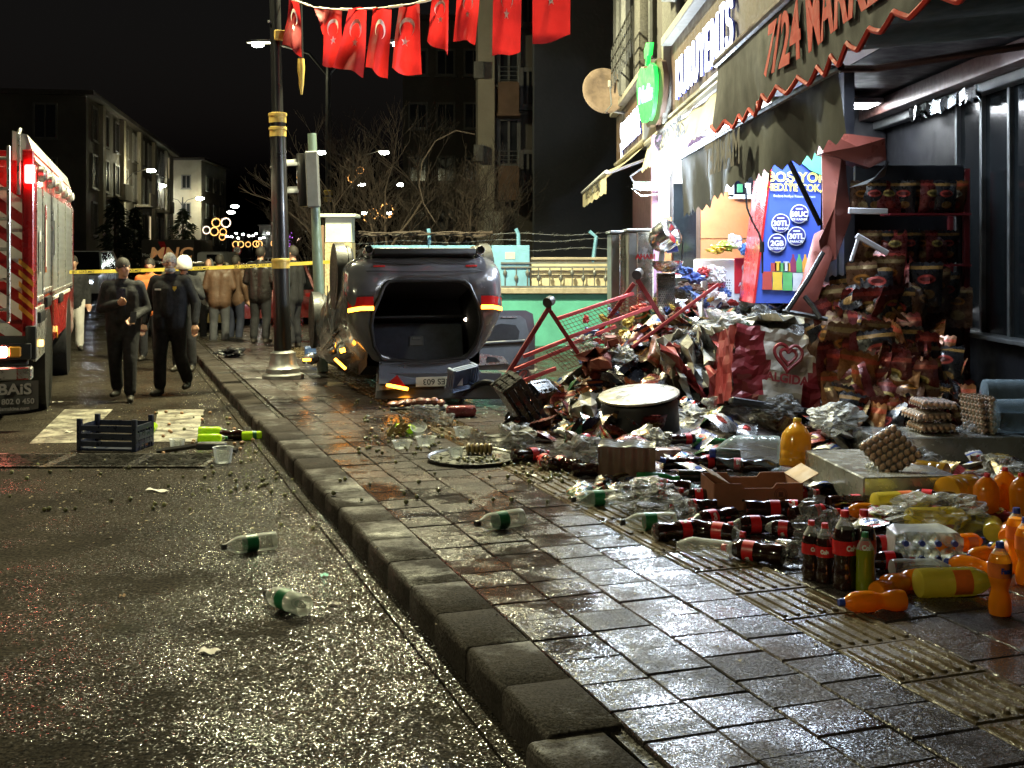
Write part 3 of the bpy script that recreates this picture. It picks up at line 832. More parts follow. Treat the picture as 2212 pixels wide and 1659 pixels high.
# ================================================================ the overturned car
M_CARP = mat('dark_grey_car_paint', (.14, .14, .155), .2, .4, .15, 3, .02, 200, coat=.8, rvar=.08)
M_CARG = mat('car_glass', (.012, .013, .015), .06, 0, .2, 2)
M_CARB = mat('black_car_plastic', (.012, .012, .013), .5, 0, .3, 14, .2, 90)
M_TRIM = mat('grey_door_trim', (.10, .105, .11), .6, 0, .2, 8, .2, 90)
M_SILV = mat('silver_trim', (.55, .55, .55), .28, .8, .15, 6)
M_TYRE = mat('tyre_rubber', (.025, .025, .025), .55, 0, .3, 12, .3, 60)
M_RIM = mat('alloy_rim', (.38, .39, .4), .3, .8, .2, 8)
M_TAILR = mat('tail_lamp_red', (.35, .012, .012), .15, 0, .1, 5, coat=.6, emit=.03, ecol=(1, .02, .02))
M_AMBER = glow('amber_indicator', (1, .33, .02), 9)
M_CARPET = mat('boot_lining', (.008, .008, .010), .9, 0, .3, 20)
M_SEATB = mat('seat_back', (.045, .052, .07), .8, 0, .2, 10, .2, 60)
M_PLATE = mat('number_plate_white', (.6, .6, .55), .4)
M_BLACKT = mat('black_lettering', (.01, .01, .01), .5)

def wheel(parent, M, r=.32, w_=.21, spokes=10):
    ty = MB().lathe([(r * .62, -w_ / 2), (r * .9, -w_ / 2), (r * .985, -w_ * .38), (r, -w_ * .2), (r * .96, -w_ * .19), (r * .96, -w_ * .15), (r, -w_ * .14), (r, w_ * .02), (r * .96, w_ * .03), (r * .96, w_ * .07), (r, w_ * .08), (r, w_ * .22), (r * .985, w_ * .38), (r * .9, w_ / 2), (r * .62, w_ / 2)], 28, 0, None, False).obj('tyre', M_TYRE, parent, 30, M)
    rm = MB().lathe([(r * .64, -w_ * .46), (r * .6, -w_ * .3), (r * .58, w_ * .4), (r * .64, w_ * .47)], 28, 0, None, False).cyl((0, 0, -w_ * .1), (0, 0, w_ * .4), r * .17, n=12)
    for i in range(spokes):
        a = 2 * PI * i / spokes
        rm.box((r * .38 * math.cos(a), r * .38 * math.sin(a), w_ * .36), (r * .5, r * .07, w_ * .12), 0, Rz(a))
    rm.cyl((0, 0, w_ * .0), (0, 0, w_ * .05), r * .6, n=20)
    rm.obj('rim', M_RIM, ty)
    return ty

def overturned_car():
    pos = at(916, 541, 13.2); pos.z = 0
    # upright design space: x across, y forward from the rear, z up; then turned on its roof with the nose down
    M = Tm((pos.x, pos.y, 2.04)) @ Rz(rad(15.5)) @ Rx(rad(-14.5)) @ Ry(PI)
    t = thing('overturned_car', 'dark grey hatchback lying on its roof with open tailgate', 'car', M)
    def rear_y(z): return .10 - .1 * min(1, max(0, (z - .25) / .25)) + max(0, z - .72) * .22 + max(0, z - 1.02) * .55
    outer = [(0, .25), (.55, .25), (.80, .28), (.885, .44), (.90, .68), (.875, .92), (.77, 1.12), (.64, 1.36), (.54, 1.47), (0, 1.50)]
    inner = [(0, .60), (.34, .60), (.43, .612), (.48, .66), (.52, .76), (.60, .94), (.62, 1.08), (.575, 1.27), (.47, 1.41), (0, 1.44)]
    secs = [(.32, [(0, .22), (.55, .22), (.84, .26), (.885, .46), (.905, .68), (.885, .93), (.79, 1.12), (.66, 1.36), (.55, 1.47), (0, 1.50)]),
            (.85, [(0, .2), (.6, .2), (.86, .24), (.895, .46), (.91, .68), (.89, .94), (.80, 1.12), (.66, 1.36), (.55, 1.48), (0, 1.51)]),
            (1.7, [(0, .19), (.6, .19), (.86, .23), (.895, .46), (.905, .68), (.885, .92), (.80, 1.12), (.69, 1.33), (.58, 1.45), (0, 1.48)]),
            (2.35, [(0, .19), (.6, .19), (.86, .23), (.895, .46), (.905, .66), (.885, .9), (.80, 1.1), (.68, 1.28), (.56, 1.38), (0, 1.41)]),
            (3.1, [(0, .19), (.6, .19), (.86, .23), (.895, .46), (.90, .66), (.87, .88), (.78, .95), (.68, .98), (.5, 1.0), (0, 1.02)]),
            (3.8, [(0, .2), (.58, .2), (.82, .24), (.87, .46), (.87, .62), (.82, .8), (.72, .84), (.6, .86), (.45, .88), (0, .9)]),
            (4.2, [(0, .25), (.45, .25), (.66, .28), (.76, .44), (.76, .56), (.7, .68), (.6, .72), (.5, .74), (.38, .75), (0, .76)]),
            (4.3, [(0, .35), (.4, .35), (.55, .38), (.62, .46), (.62, .54), (.56, .62), (.48, .65), (.4, .67), (.3, .68), (0, .69)])]
    def loop(half, fy):
        n = len(half)
        return [(x, fy(z), z) for x, z in half] + [(-x, fy(z), z) for x, z in half[-2:0:-1]]
    L0 = loop(inner, lambda z: rear_y(z) + .05)
    L1 = loop(inner, rear_y)
    mid = [((a[0] * .55 + b_[0] * .45), (a[1] * .55 + b_[1] * .45)) for a, b_ in zip(inner, outer)]
    rings = [L0, L1, loop([(x * 1.0, z) for x, z in mid], lambda z: rear_y(z) - .015), loop(outer, lambda z: rear_y(z) + .012)] + [loop(h_, lambda z, y=y: y) for y, h_ in secs]
    n = len(L0)
    vs_ = [Vector(p) for L_ in rings for p in L_]
    rc = random.Random(2)
    for i, p in enumerate(vs_):
        if i >= 4 * n: p += Vector((rc.uniform(-.012, .012), 0, rc.uniform(-.012, .012) - (.05 if p.z > 1.2 else 0)))
    fs, ms = [], []
    for k in range(len(rings) - 1):
        for i in range(n):
            fs.append((k * n + i, k * n + (i + 1) % n, (k + 1) * n + (i + 1) % n, (k + 1) * n + i))
            side = i if i < 9 else n - 1 - i
            ms.append(1 if (k in (5, 6) and side in (5, 6)) or (k == 7 and side in (6, 7, 8)) else 0)
    mb = MB(); mb.add(vs_, fs); mb.m = ms
    body = mb.obj('body', [M_CARP, M_CARG], t, 60)
    sb = body.modifiers.new('smooth', 'SUBSURF'); sb.levels = sb.render_levels = 2
    tx = bpy.data.textures.new('dents', 'CLOUDS'); tx.noise_scale = .3
    dm = body.modifiers.new('dents', 'DISPLACE'); dm.texture = tx; dm.strength = .07; dm.mid_level = .5; dm.texture_coords = 'LOCAL'
    for z, w_ in ((.5, .80), (.40, .74)):
        MB().tube([(-w_ + 2 * w_ * i / 14, rear_y(z) - .018 + .35 * max(0, abs(i - 7) / 7 - .75), z - .02 * (i - 7) ** 2 / 49) for i in range(15)], .006, 4).obj('bumper_seam', M_CARB, t)
    MB().box((-.52, rear_y(.42) - .02, .43), (.13, .02, .02), bev=.004).obj('reflector', M_TAILR, t); MB().box((.52, rear_y(.42) - .02, .43), (.13, .02, .02), bev=.004).obj('reflector', M_TAILR, t)
    # boot interior
    it = MB()
    it.add([(-.6, .10, .57), (.6, .10, .57), (.6, 1.05, .57), (-.6, 1.05, .57), (-.64, .38, 1.47), (.64, .38, 1.47), (.64, 1.05, 1.47), (-.64, 1.05, 1.47)],
           [(0, 1, 2, 3), (7, 6, 5, 4), (0, 3, 7, 4), (2, 1, 5, 6), (3, 2, 6, 7)])
    it.obj('boot_lining', M_CARPET, t, 0)
    s = MB().box((0, .74, 1.16), (1.06, .12, .46), bev=.03).obj('seat_back', M_SEATB, t)
    MB().box((.02, .672, 1.15), (.17, .02, .12), bev=.01).box((.02, .660, 1.12), (.09, .02, .04), bev=.005).obj('latch', M_TRIM, s)
    MB().box((0, .66, .90), (1.1, .34, .03), bev=.008).obj('parcel_shelf', M_CARB, t)
    # rubber seal round the opening
    MB().tube([Vector(p) + Vector((0, -.012, 0)) for p in L1] + [Vector(L1[0]) + Vector((0, -.012, 0))], .022, 8).obj('door_seal', M_CARB, t)
    for s in (-1, 1):
        lens, amb = MB(), MB()
        def patch(i, j, z0, z1, d):
            x = .60 + (.865 - .60) * i; z = z0 + (z1 - z0) * j
            return (s * x, rear_y(z) - d + (.0 if x < .74 else (x - .74) * .9), z)
        lens.grid(lambda i, j: patch(i, j, .78, .872, .040), 6, 3).obj('tail_lamp', M_TAILR, t, 60)
        amb.grid(lambda i, j: patch(i, j, .882, .925, .046), 6, 2).obj('indicator', M_AMBER, t, 60)
        MB().grid(lambda i, j: patch(i, j, .765, .94, .034), 6, 3).obj('lamp_housing', M_CARB, t, 60)
        ex = MB().lathe([(.045, 0), (.052, .01), (.052, .16), (.04, .16), (.04, .02)], 18, 0, Tm((s * .63, -.03, .25)) @ Rx(-PI / 2), False).obj('exhaust_tip', M_SILV, t)
        MB().cyl((s * .63, .0, .25), (s * .63, .1, .25), .04, n=14).obj('exhaust_hole', M_PIT, ex)
        for y in (.86, 3.4):
            MB().cyl((s * .80, y, .34), (s * .915, y, .34), .385, n=28).obj('wheel_arch', M_CARB, t)
            wheel(t, Tm((s * .815, y, .30)) @ Ry(s * PI / 2))
        MB().tube([(s * .90, .95, .98), (s * .9, 1.7, .955), (s * .9, 2.4, .93)], .014, 6).obj('window_strip', M_SILV, t)
        MB().tube([(s * .912, 1.5, .3), (s * .915, 1.52, .7), (s * .9, 1.35, .92)], .006, 4).obj('door_gap', M_CARB, t)
        MB().box((s * .915, 1.75, .8), (.02, .2, .035), bev=.008).obj('door_handle', M_CARP, t)
        mr_ = MB().ball((s * 1.0, 2.75, .98), (.11, .07, .075), 10).obj('mirror', M_CARP, t)
        MB().box((s * 1.06, 2.69, 1.0), (.1, .02, .03)).obj('mirror_indicator', M_AMBER, mr_)
    MB().box((0, .06, .27), (1.15, .2, .07), bev=.02).obj('diffuser', M_CARB, t)
    MB().box((0, 2.0, .2), (1.35, 3.6, .06), bev=.01).box((0, 1.0, .17), (.8, .7, .1), bev=.03).cyl((-.1, .5, .16), (-.1, 3.2, .16), .04).obj('underside', M_CARB, t)
    # tailgate hanging open from the roof edge onto the pavement
    g = Tm((0, .42, 1.44)) @ Rx(rad(57))
    tg = MB(g)
    tg.grid(lambda i, j: ((i - .5) * (1.05 + .2 * j), .03 - .08 * math.sin(PI * i) * .4, .02 + .62 * j), 8, 6)
    tg.grid(lambda i, j: ((i - .5) * (1.0 + .2 * j), -.05 + .02 * math.sin(PI * i), .02 + .62 * j), 8, 6)
    tgo = tg.obj('tailgate', M_CARP, t, 50)
    px, py, pz = 0, 0, 0
    # number plate and lamps of the tailgate, facing the street
    inv = M.inverted()
    def facing(u, v, Y): return inv @ Tm(at(u, v, Y)) @ FRONT
    MB().box((0, 0, 0), (1.35, .30, .03), bev=.01).obj('tailgate_panel', M_CARP, t, 35, facing(948, 834, 12.72) @ Rx(rad(-28)))
    pl = MB().box((0, 0, 0), (.50, .105, .008), bev=.003).obj('number_plate', M_PLATE, t, 35, facing(949, 824, 12.62) @ Rx(rad(-20)) @ Rz(.03))
    text('35 ES 603', .088, M_BLACKT, pl, Tm((0, 0, .006)) @ Rz(PI), .001, .001)
    MB().box((0, 0, 0), (.235, .035, .02), bev=.006).obj('indicator', M_AMBER, t, 35, facing(858, 836, 12.55) @ Rz(-.2))
    MB().prism([(-.12, 0), (.1, -.03), (.0, .1)], .02).obj('tail_lamp', M_TAILR, t, 35, facing(858, 830, 12.57))
    MB().box((0, 0, 0), (.17, .03, .02), bev=.004).obj('amber_glow', M_AMBER, t, 35, facing(735, 786, 13.4) @ Rz(-.75))  # glowing strips put in for the amber reflection of an indicator
    MB().box((0, 0, 0), (.06, .05, .02), bev=.004).obj('amber_glow', M_AMBER, t, 35, facing(740, 757, 13.5) @ Rz(.3))
    MB().ball((0, 0, 0), .022, 8).obj('boot_lamp', glow('boot_lamp', (1, .8, .6), 8), t, 35, inv @ Tm(at(1006, 690, 13.9)))
    # opened rear door, swung out on the far side
    D = at(1088, 737, 14.9)
    Md = inv @ Tm(D) @ Rz(rad(9)) @ Rx(rad(-4))
    out = [(-.42, -.36), (.38, -.36), (.40, .1), (.37, .34), (.28, .385), (-.02, .385), (-.30, .34), (-.42, .1)]
    dr = MB().prism(out, .09, 0, Tm((0, .05, 0)) @ FRONT).obj('rear_door', M_CARP, t, 35, Md)
    inn = [(-.39, -.30), (.30, -.30), (.31, .1), (.27, .27), (.2, .32), (-.02, .32), (-.26, .29), (-.38, .1)]
    MB().prism(inn, .03, 0, Tm((0, -.045, 0)) @ FRONT).obj('door_trim', M_TRIM, dr)
    MB().prism([(-.3, .0), (.17, .0), (.19, .12), (.14, .2), (-.05, .22), (-.28, .14)], .012, 0, Tm((0, -.078, 0)) @ FRONT).obj('door_recess', M_CARB, dr)
    MB().box((-.02, -.10, -.01), (.56, .05, .035), 0, Ry(-.05), .01).obj('arm_rest', M_TRIM, dr)
    MB().prism([(-.4, -.30), (.05, -.28), (-.02, -.19), (-.3, -.15), (-.4, -.17)], .014, 0, Tm((0, -.078, 0)) @ FRONT).obj('speaker_panel', M_SILV, dr)
    MB().prism([(-.24, -.265), (-.06, -.255), (-.12, -.2), (-.22, -.19)], .008, 0, Tm((0, -.094, 0)) @ FRONT).obj('pocket', M_CARB, dr)
    MB().box((.06, -.085, .3), (.2, .015, .012)).obj('trim_strip', M_SILV, dr)
overturned_car()
# broken glass and trim thrown around the car
rg_ = random.Random(31)
M_SHARD = mat('broken_glass', (.5, .6, .6), .08, 0, .2, 5, coat=1)
mb = MB()
for k in range(420):
    u, v = rg_.uniform(700, 1180), rg_.uniform(800, 905)
    q = gp(u, v, .153)
    s_ = rg_.uniform(.006, .02); a = rg_.uniform(0, 6.3)
    c, s2 = math.cos(a) * s_, math.sin(a) * s_
    mb.add([q + Vector((c, s2, .002)), q + Vector((-s2, c, rg_.uniform(0, .012))), q + Vector((-c * .6, -s2, .001))], [(0, 1, 2)])
o = mb.obj('glass_shards', M_SHARD, None, 0); tag(o, 'tiny shards of broken glass around the overturned car', kind='stuff')

# ================================================================ the fire engine
M_RED = mat('fire_red_paint', (.42, .02, .022), .3, 0, .12, 3, coat=.6)
M_WHT = mat('white_paint', (.68, .68, .66), .35, 0, .08, 3, coat=.3)
M_SHUT = mat('grey_shutter', (.17, .18, .185), .42, .2, .06, 2, rvar=.04)
M_CHEVW = mat('reflective_white', (.8, .78, .72), .35, .1, .15, 5)
M_CHEVY = mat('reflective_orange', (.7, .33, .04), .4, .0, .15, 5)
M_ALU = mat('aluminium', (.52, .52, .5), .32, .85, .15, 8, .1, 60)
M_BEACON = glow('red_beacon', (1, .03, .03), 22)
M_BEACW = glow('red_lamp_core', (1, .22, .15), 40)
M_FLAP = mat('grey_mud_flap', (.05, .05, .05), .6, 0, .25, 6)
def fire_engine():
    a = rad(17.5)
    base = Vector((-4.85, 12.0, 0))
    t = thing('fire_engine', 'red and silver fire engine seen from its rear corner with lamps lit', 'fire engine', Tm(base) @ Rz(a))
    Lx, Ly = 2.45, 7.0
    MB().box((-Lx / 2, Ly / 2, 1.82), (Lx, Ly - .02, 1.96), bev=.02).obj('body', M_RED, t)
    MB().box((-Lx / 2, Ly / 2 + .1, .75), (Lx - .3, Ly - .6, .5)).obj('chassis', M_CARB, t, 0)
    # white roof coving along the side
    MB().prism([(0, 0), (.02, 0), (-.06, .26), (-.2, .30), (-.2, 0)], Ly, 0, Tm((0, Ly, 2.70)) @ Rx(PI / 2)).obj('roof_coving', M_WHT, t)
    # shutters on the side, slats picked out as ribs
    ys = [.10, .95, 2.35, 3.5, 5.1, 6.85]
    for k in range(5):
        y0, y1 = ys[k] + .03, ys[k + 1] - .03
        sh = MB()
        z0, z1 = (1.24 if k != 1 else 1.30), 2.46
        nsl = 15
        def slat(i, j, y0=y0, y1=y1, z0=z0, z1=z1):
            f = j * nsl
            return (.012 + .003 * abs(math.sin(f * PI)), y0 + (y1 - y0) * i, z0 + (z1 - z0) * j)
        sh.grid(slat, 1, nsl * 4)
        so = sh.obj('shutter', M_SHUT, t, 50)
        MB().box((.02, (y0 + y1) / 2, z0 + .05), (.03, y1 - y0, .05), bev=.006).obj('bar_handle', M_ALU, so)
    for y in ys: MB().box((.012, y, 1.85), (.03, .05, 1.26)).obj('shutter_post', M_ALU, t)
    for y0, z0, z1 in ((1.25, 1.55, 2.3), (2.55, 1.7, 2.3), (.45, 1.55, 2.0)):
        st = MB().box((.030, y0, (z0 + z1) / 2), (.004, .17, z1 - z0)).obj('warning_sticker', M_RED if y0 == 1.25 else M_WHT, t)
        MB().box((.034, y0, (z0 + z1) / 2 - .05), (.004, .11, (z1 - z0) * .7)).obj('sticker_print', M_CHEVW if y0 == 1.25 else M_FLAP, st)
    # lower side panels
    MB().box((.0, .62, .93), (.05, 1.1, .55), bev=.01).obj('lower_panel', M_ALU, t)
    MB().box((.0, 4.2, .95), (.05, 3.7, .5), bev=.01).obj('lower_panel', M_RED, t)
    MB().box((.012, 4.2, 1.22), (.05, 3.7, .05), bev=.008).obj('reflective_stripe', M_CHEVW, t)
    for y, z in ((.2, 1.1), (1.15, 1.22), (3.4, 1.18)):
        for i in range(6): MB().box((.035, y + i * .11, z), (.05, .08, .12), bev=.02).obj('foot_step', M_CARB, t)
    for k in range(5):
        dl = MB().lathe([(.085, 0), (.085, .05), (.05, .08)], 16, 0, Tm((.01, .55 + 1.3 * k, 2.6)) @ Ry(PI / 2)).obj('work_lamp', M_ALU, t)
        MB().ball((.09, .55 + 1.3 * k, 2.6), (.02, .06, .06), 10).obj('lens', M_WHT, dl)
    for y in (1.72, 5.75):
        MB().cyl((-.4, y, .52), (.03, y, .52), .6, n=28).obj('wheel_arch', M_CARB, t)
        wheel(t, Tm((-.14, y, .49)) @ Ry(PI / 2), .49, .3, 8)
    MB().box((.04, .42, .82), (.05, .07, .07), bev=.01).obj('side_marker', glow('amber_marker', (1, .5, .08), 5), t)
    MB().box((.04, 2.9, .78), (.02, .1, .12), 0, Rx(PI / 4)).obj('reflector', M_CHEVY, t)
    # rear face: chevrons, corner post, beacon
    for i in range(9):
        z0 = .95 + i * .27
        MB().prism([(-1.0, z0 + .52), (-.10, z0 - .14), (-.10, z0 + .0), (-1.0, z0 + .66)], .006, 0, Tm((0, -.004, 0)) @ FRONT).obj('chevron_stripe', M_CHEVW, t, 0) if z0 + .66 < 3.1 else None
    MB().box((-.05, -.02, 1.82), (.11, .05, 1.98), bev=.012).obj('corner_post', M_RED, t)
    for i in range(5):
        z0 = 1.13 + i * .115
        MB().prism([(-.135, z0 + .07), (.003, z0 - .06), (.003, z0 - .005), (-.135, z0 + .125)], .006, 0, Tm((0, -.048, 0)) @ FRONT).obj('orange_chevron', M_CHEVY, t, 0)
    bc = MB().box((-.03, -.06, 2.56), (.10, .05, .19), bev=.02).obj('beacon', M_BEACON, t)
    MB().box((-.03, -.09, 2.56), (.04, .02, .12), bev=.008).obj('beacon_core', M_BEACW, bc)
    # ladder at the rear
    ld = MB()
    for x in (-.21, -.72): ld.box((x, -.24, 1.95), (.035, .05, 1.75), bev=.008)
    ld.obj('ladder_rail', M_ALU, t)
    for k in range(6): MB().cyl((-.72, -.24, 1.2 + k * .3), (-.21, -.24, 1.2 + k * .3), .018).obj('ladder_rung', M_ALU, t)
    MB().tube([(-.13, -.1, 2.35), (-.13, -.12, 2.95), (-.13, .05, 3.02)], .018, 8).obj('grab_rail', M_ALU, t)
    # bumper, tail lamp cluster, mud flap
    MB().box((-Lx / 2, -.1, .56), (Lx, .16, .13), bev=.015).obj('bumper', M_ALU, t)
    MB().box((-Lx / 2, -.02, .78), (Lx - .1, .1, .3), bev=.01).obj('rear_panel', M_FLAP, t)
    tc = MB().box((-.24, -.12, .78), (.46, .1, .16), bev=.02).obj('tail_lamp_box', M_CARB, t)
    MB().box((-.33, -.175, .78), (.2, .03, .11), bev=.015).obj('tail_lamp', M_BEACW, tc)
    MB().box((-.16, -.175, .78), (.12, .03, .11), bev=.015).obj('indicator', M_CHEVY, tc)
    MB().box((-.09, -.17, .56), (.12, .02, .12), bev=.006).obj('red_reflector', M_RED, t)
    MB().box((-.02, -.05, .86), (.1, .12, .34), bev=.02).obj('corner_block', M_CARB, t)
    mf = MB().grid(lambda i, j: (-.72 + .78 * i, -.16 + .04 * math.sin(i * 4), .49 - .28 * j - .05 * math.sin(PI * i) * j), 12, 3).obj('mud_flap', M_FLAP, t)
    Mt = FRONT
    text('BAiS', .15, mat('faded_white_print', (.3, .28, .26), .6), mf, Tm((-.16, -.20, .405)) @ Mt, .002, .004, 1.1)
    text('(312) 802 0 450', .075, MATS['faded_white_print'], mf, Tm((-.22, -.20, .285)) @ Mt, .002, .002)
    text('www.baismakina.com', .05, MATS['faded_white_print'], mf, Tm((-.24, -.20, .215)) @ Mt, .002, .001)
    MB().box((-Lx / 2, Ly + .9, 1.5), (Lx - .1, 1.8, 2.2), bev=.1).obj('cab', M_RED, t)
    return t
fire_engine()

# ================================================================ traffic further down the street
M_CARW = mat('white_car_paint', (.6, .6, .6), .3, 0, .1, 2, coat=.5)
M_CARR = mat('dark_red_car_paint', (.14, .012, .012), .25, .2, .1, 2, coat=.6)
M_CARK = mat('black_car_paint', (.02, .02, .022), .2, .3, .1, 2, coat=.6)
M_CARO = mat('ochre_car_paint', (.08, .06, .025), .3, .2, .1, 2, coat=.5)
M_HEAD = glow('headlamp', (.85, .92, 1), 55, False)
M_TAIL = glow('far_tail_lamp', (1, .05, .04), 12, False)
def car(M, label, paint, h_=1.6, front_lit=False, rear_lit=False, name='car'):
    t = thing(name, label, 'car', M)     # faces -y
    k = h_ / 1.6
    pb = [(-2.1, .3), (-2.15, .62), (-2.05, .85 * k), (-1.1, .98 * k), (2.1, 1.0 * k), (2.2, .7), (2.15, .3)]
    def loft(poly, w0, w1, mi, mb, zt):
        n = len(poly); v_ = []
        for x, f in ((-1, 1.0), (-.9, 1.0)): pass
        secs_ = [(-w0, .93), (-w0 * .9, 1.0), (w0 * .9, 1.0), (w0, .93)]
        for x, s in secs_: v_ += [(x, y * s, .3 + (z - .3) * (s if s < 1 else 1)) for y, z in poly]
        mb.add(v_, [(a * n + i, a * n + (i + 1) % n, (a + 1) * n + (i + 1) % n, (a + 1) * n + i) for a in range(3) for i in range(n)] + [tuple(range(n - 1, -1, -1)), tuple(3 * n + i for i in range(n))], mi)
    b = MB(); loft(pb, .9, .9, 0, b, 1); b.obj('body', paint, t, 30)
    c = MB()
    zb, zt = .97 * k, h_
    c.add([(-.82, -1.15, zb), (.82, -1.15, zb), (.84, 2.0, zb), (-.84, 2.0, zb), (-.62, -.45, zt), (.62, -.45, zt), (.64, 1.75, zt), (-.64, 1.75, zt)],
          [(0, 1, 5, 4), (1, 2, 6, 5), (2, 3, 7, 6), (3, 0, 4, 7), (4, 5, 6, 7)])
    c.obj('windows', M_CARG, t, 0)
    MB().box((0, .65, h_ + .01), (1.3, 2.2, .05), bev=.02).obj('roof', paint, t)
    for s in (-1, 1):
        MB().tube([(s * .82, -1.15, zb), (s * .62, -.45, zt)], .04, 5).obj('pillar', paint, t); MB().tube([(s * .83, 2.0, zb), (s * .63, 1.75, zt)], .05, 5).obj('pillar', paint, t)
        for y in (-1.3, 1.35): wheel(t, Tm((s * .82, y, .33)) @ Ry(s * PI / 2), .33, .22, 5)
        MB().ball((s * .62, -2.08, .68), (.2, .06, .1), 10).obj('headlamp', M_HEAD if front_lit else M_SILV, t)
        MB().box((s * .7, 2.14, .8), (.25, .06, .14), bev=.02).obj('tail_lamp', M_TAIL if rear_lit else M_TAILR, t)
        MB().box((s * 1.0, -1.0, 1.05 * k), (.18, .08, .13), bev=.03).obj('mirror', paint, t)
    MB().box((0, -2.14, .5), (1.1, .05, .22), bev=.02).obj('grille', M_CARB, t)
    MB().box((0, -2.17, .42), (.5, .02, .11)).obj('number_plate', M_PLATE, t)
    return t
def ground_at(u, Y, z=0): return Vector(((u - CX) / F * Y, Y, z))
car(Tm(ground_at(186, 46)) @ Rz(.12), 'white off-road car with bright headlamps driving up beside the fire engine', M_CARW, 1.85, True)
car(Tm(ground_at(218, 58)) @ Rz(.15), 'dark car following behind the white off-road car', M_CARK, 1.5, False)
car(Tm(ground_at(575, 29)) @ Rz(rad(20) + PI), 'dark red car parked behind the standing onlookers', M_CARR, 1.5, False, False)
car(Tm(ground_at(404, 27)) @ Rz(rad(22) + PI), 'dark ochre car at the kerb behind the white helmet', M_CARO, 1.55)
car(Tm(ground_at(520, 60)) @ Rz(.3), 'far dark car with lit red tail lamps by the round sign', M_CARK, 1.5, True, True)
car(Tm(ground_at(600, 75)) @ Rz(.3), 'far car with white headlamps left of the black lamp post', M_CARW, 1.5, True)
car(Tm(ground_at(655, 60)) @ Rz(2.9), 'far car with red lamps between lamp post and pillar', M_CARK, 1.5, False, True)
# billboard truck
p0, p1 = at(306, 553, 42), at(424, 553, 42)
tk = thing('box_truck', 'box truck with dark red and black billboard side, parked across the far road', 'truck', Tm((p0.x, 42, 0)) @ Rz(-.1))
wd = (p1 - p0).x
M_BILL = mat('billboard_dark', (.05, .045, .04), .4, 0, .2, 2)
M_BRONZE = mat('bronze_print', (.42, .2, .07), .4, emit=.12, ecol=(.8, .4, .15))
MB().box((wd / 2, .9, 1.62), (wd, 1.9, 1.3), bev=.03).obj('box_body', M_BILL, tk)
text('MNC', .55, M_BRONZE, tk, Tm((wd * .56, -.07, 1.78)) @ FRONT, .005, .012, 1.25, shear=.15)
text('HOME', .24, M_CHEVW, tk, Tm((wd * .57, -.07, 1.3)) @ FRONT, .005, .004, 1.4)
text('Modern', .17, M_CHEVW, tk, Tm((.32, -.07, 1.72)) @ FRONT, .005, 0)
text('Mobilya', .17, M_CHEVW, tk, Tm((.4, -.07, 1.5)) @ FRONT, .005, 0)
MB().prism([(.62, 2.2), (.86, 2.2), (1.0, 1.8), (.86, 1.3), (.7, 1.3), (.84, 1.8)], .006, 0, Tm((0, -.06, 0)) @ FRONT).obj('red_swoosh', M_RED, tk, 0)
MB().box((wd + .55, .9, 1.35), (1.0, 1.8, 1.0), bev=.15).obj('cab', M_CARW, tk)
MB().box((wd + .7, -.02, 1.55), (.5, .05, .4), bev=.02).obj('side_window', M_CARG, tk)
MB().box((wd / 2 + .4, .9, .75), (wd + 1, 1.5, .3)).obj('chassis', M_CARB, tk)
for x in (.6, wd + .4): wheel(tk, Tm((x, .1, .42)) @ Rx(PI / 2), .42, .25, 6)
# ================================================================ people
M_SKIN = mat('skin', (.42, .24, .16), .55, 0, .12, 14, .1, 120)
M_BLKC = mat('black_cloth', (.007, .007, .008), .85, 0, .35, 7, .5, 26)
M_NAVY = mat('navy_cloth', (.013, .016, .034), .8, 0, .3, 7, .5, 26)
M_BLKT = mat('black_trousers', (.006, .006, .008), .85, 0, .3, 6, .5, 20)
M_GREYT = mat('dark_grey_trousers', (.05, .052, .06), .85, 0, .3, 6, .5, 20)
M_WHITET = mat('pale_trousers', (.45, .43, .4), .85, 0, .15, 6, .4, 20)
M_SHOE = mat('dark_boot', (.03, .026, .02), .5, 0, .3, 12)
M_SNEAK = mat('pale_sneaker', (.4, .38, .36), .6, 0, .3, 12)
M_BROWNJ = mat('brown_puffer', (.085, .045, .025), .6, 0, .25, 6, .5, 18)
M_GREYH = mat('grey_hoodie', (.13, .13, .13), .9, 0, .2, 6, .5, 24)
M_LEATH = mat('black_leather', (.015, .013, .013), .35, 0, .3, 6, .5, 16)
M_ORANGEJ = mat('orange_jacket', (.5, .14, .03), .7, 0, .2, 6, .4, 24)
M_HAIRD = mat('dark_hair', (.02, .016, .012), .7, 0, .3, 40, .8, 90)
M_HAIRG = mat('grey_hair', (.36, .35, .33), .7, 0, .5, 40, .9, 90)
M_EYE = mat('eye_dark', (.01, .008, .008), .2)
M_BADGE = mat('yellow_badge', (.7, .5, .06), .5)
M_HELM = mat('white_helmet', (.72, .72, .66), .3, coat=.5)
M_PHONE = mat('phone_black', (.01, .01, .012), .15)

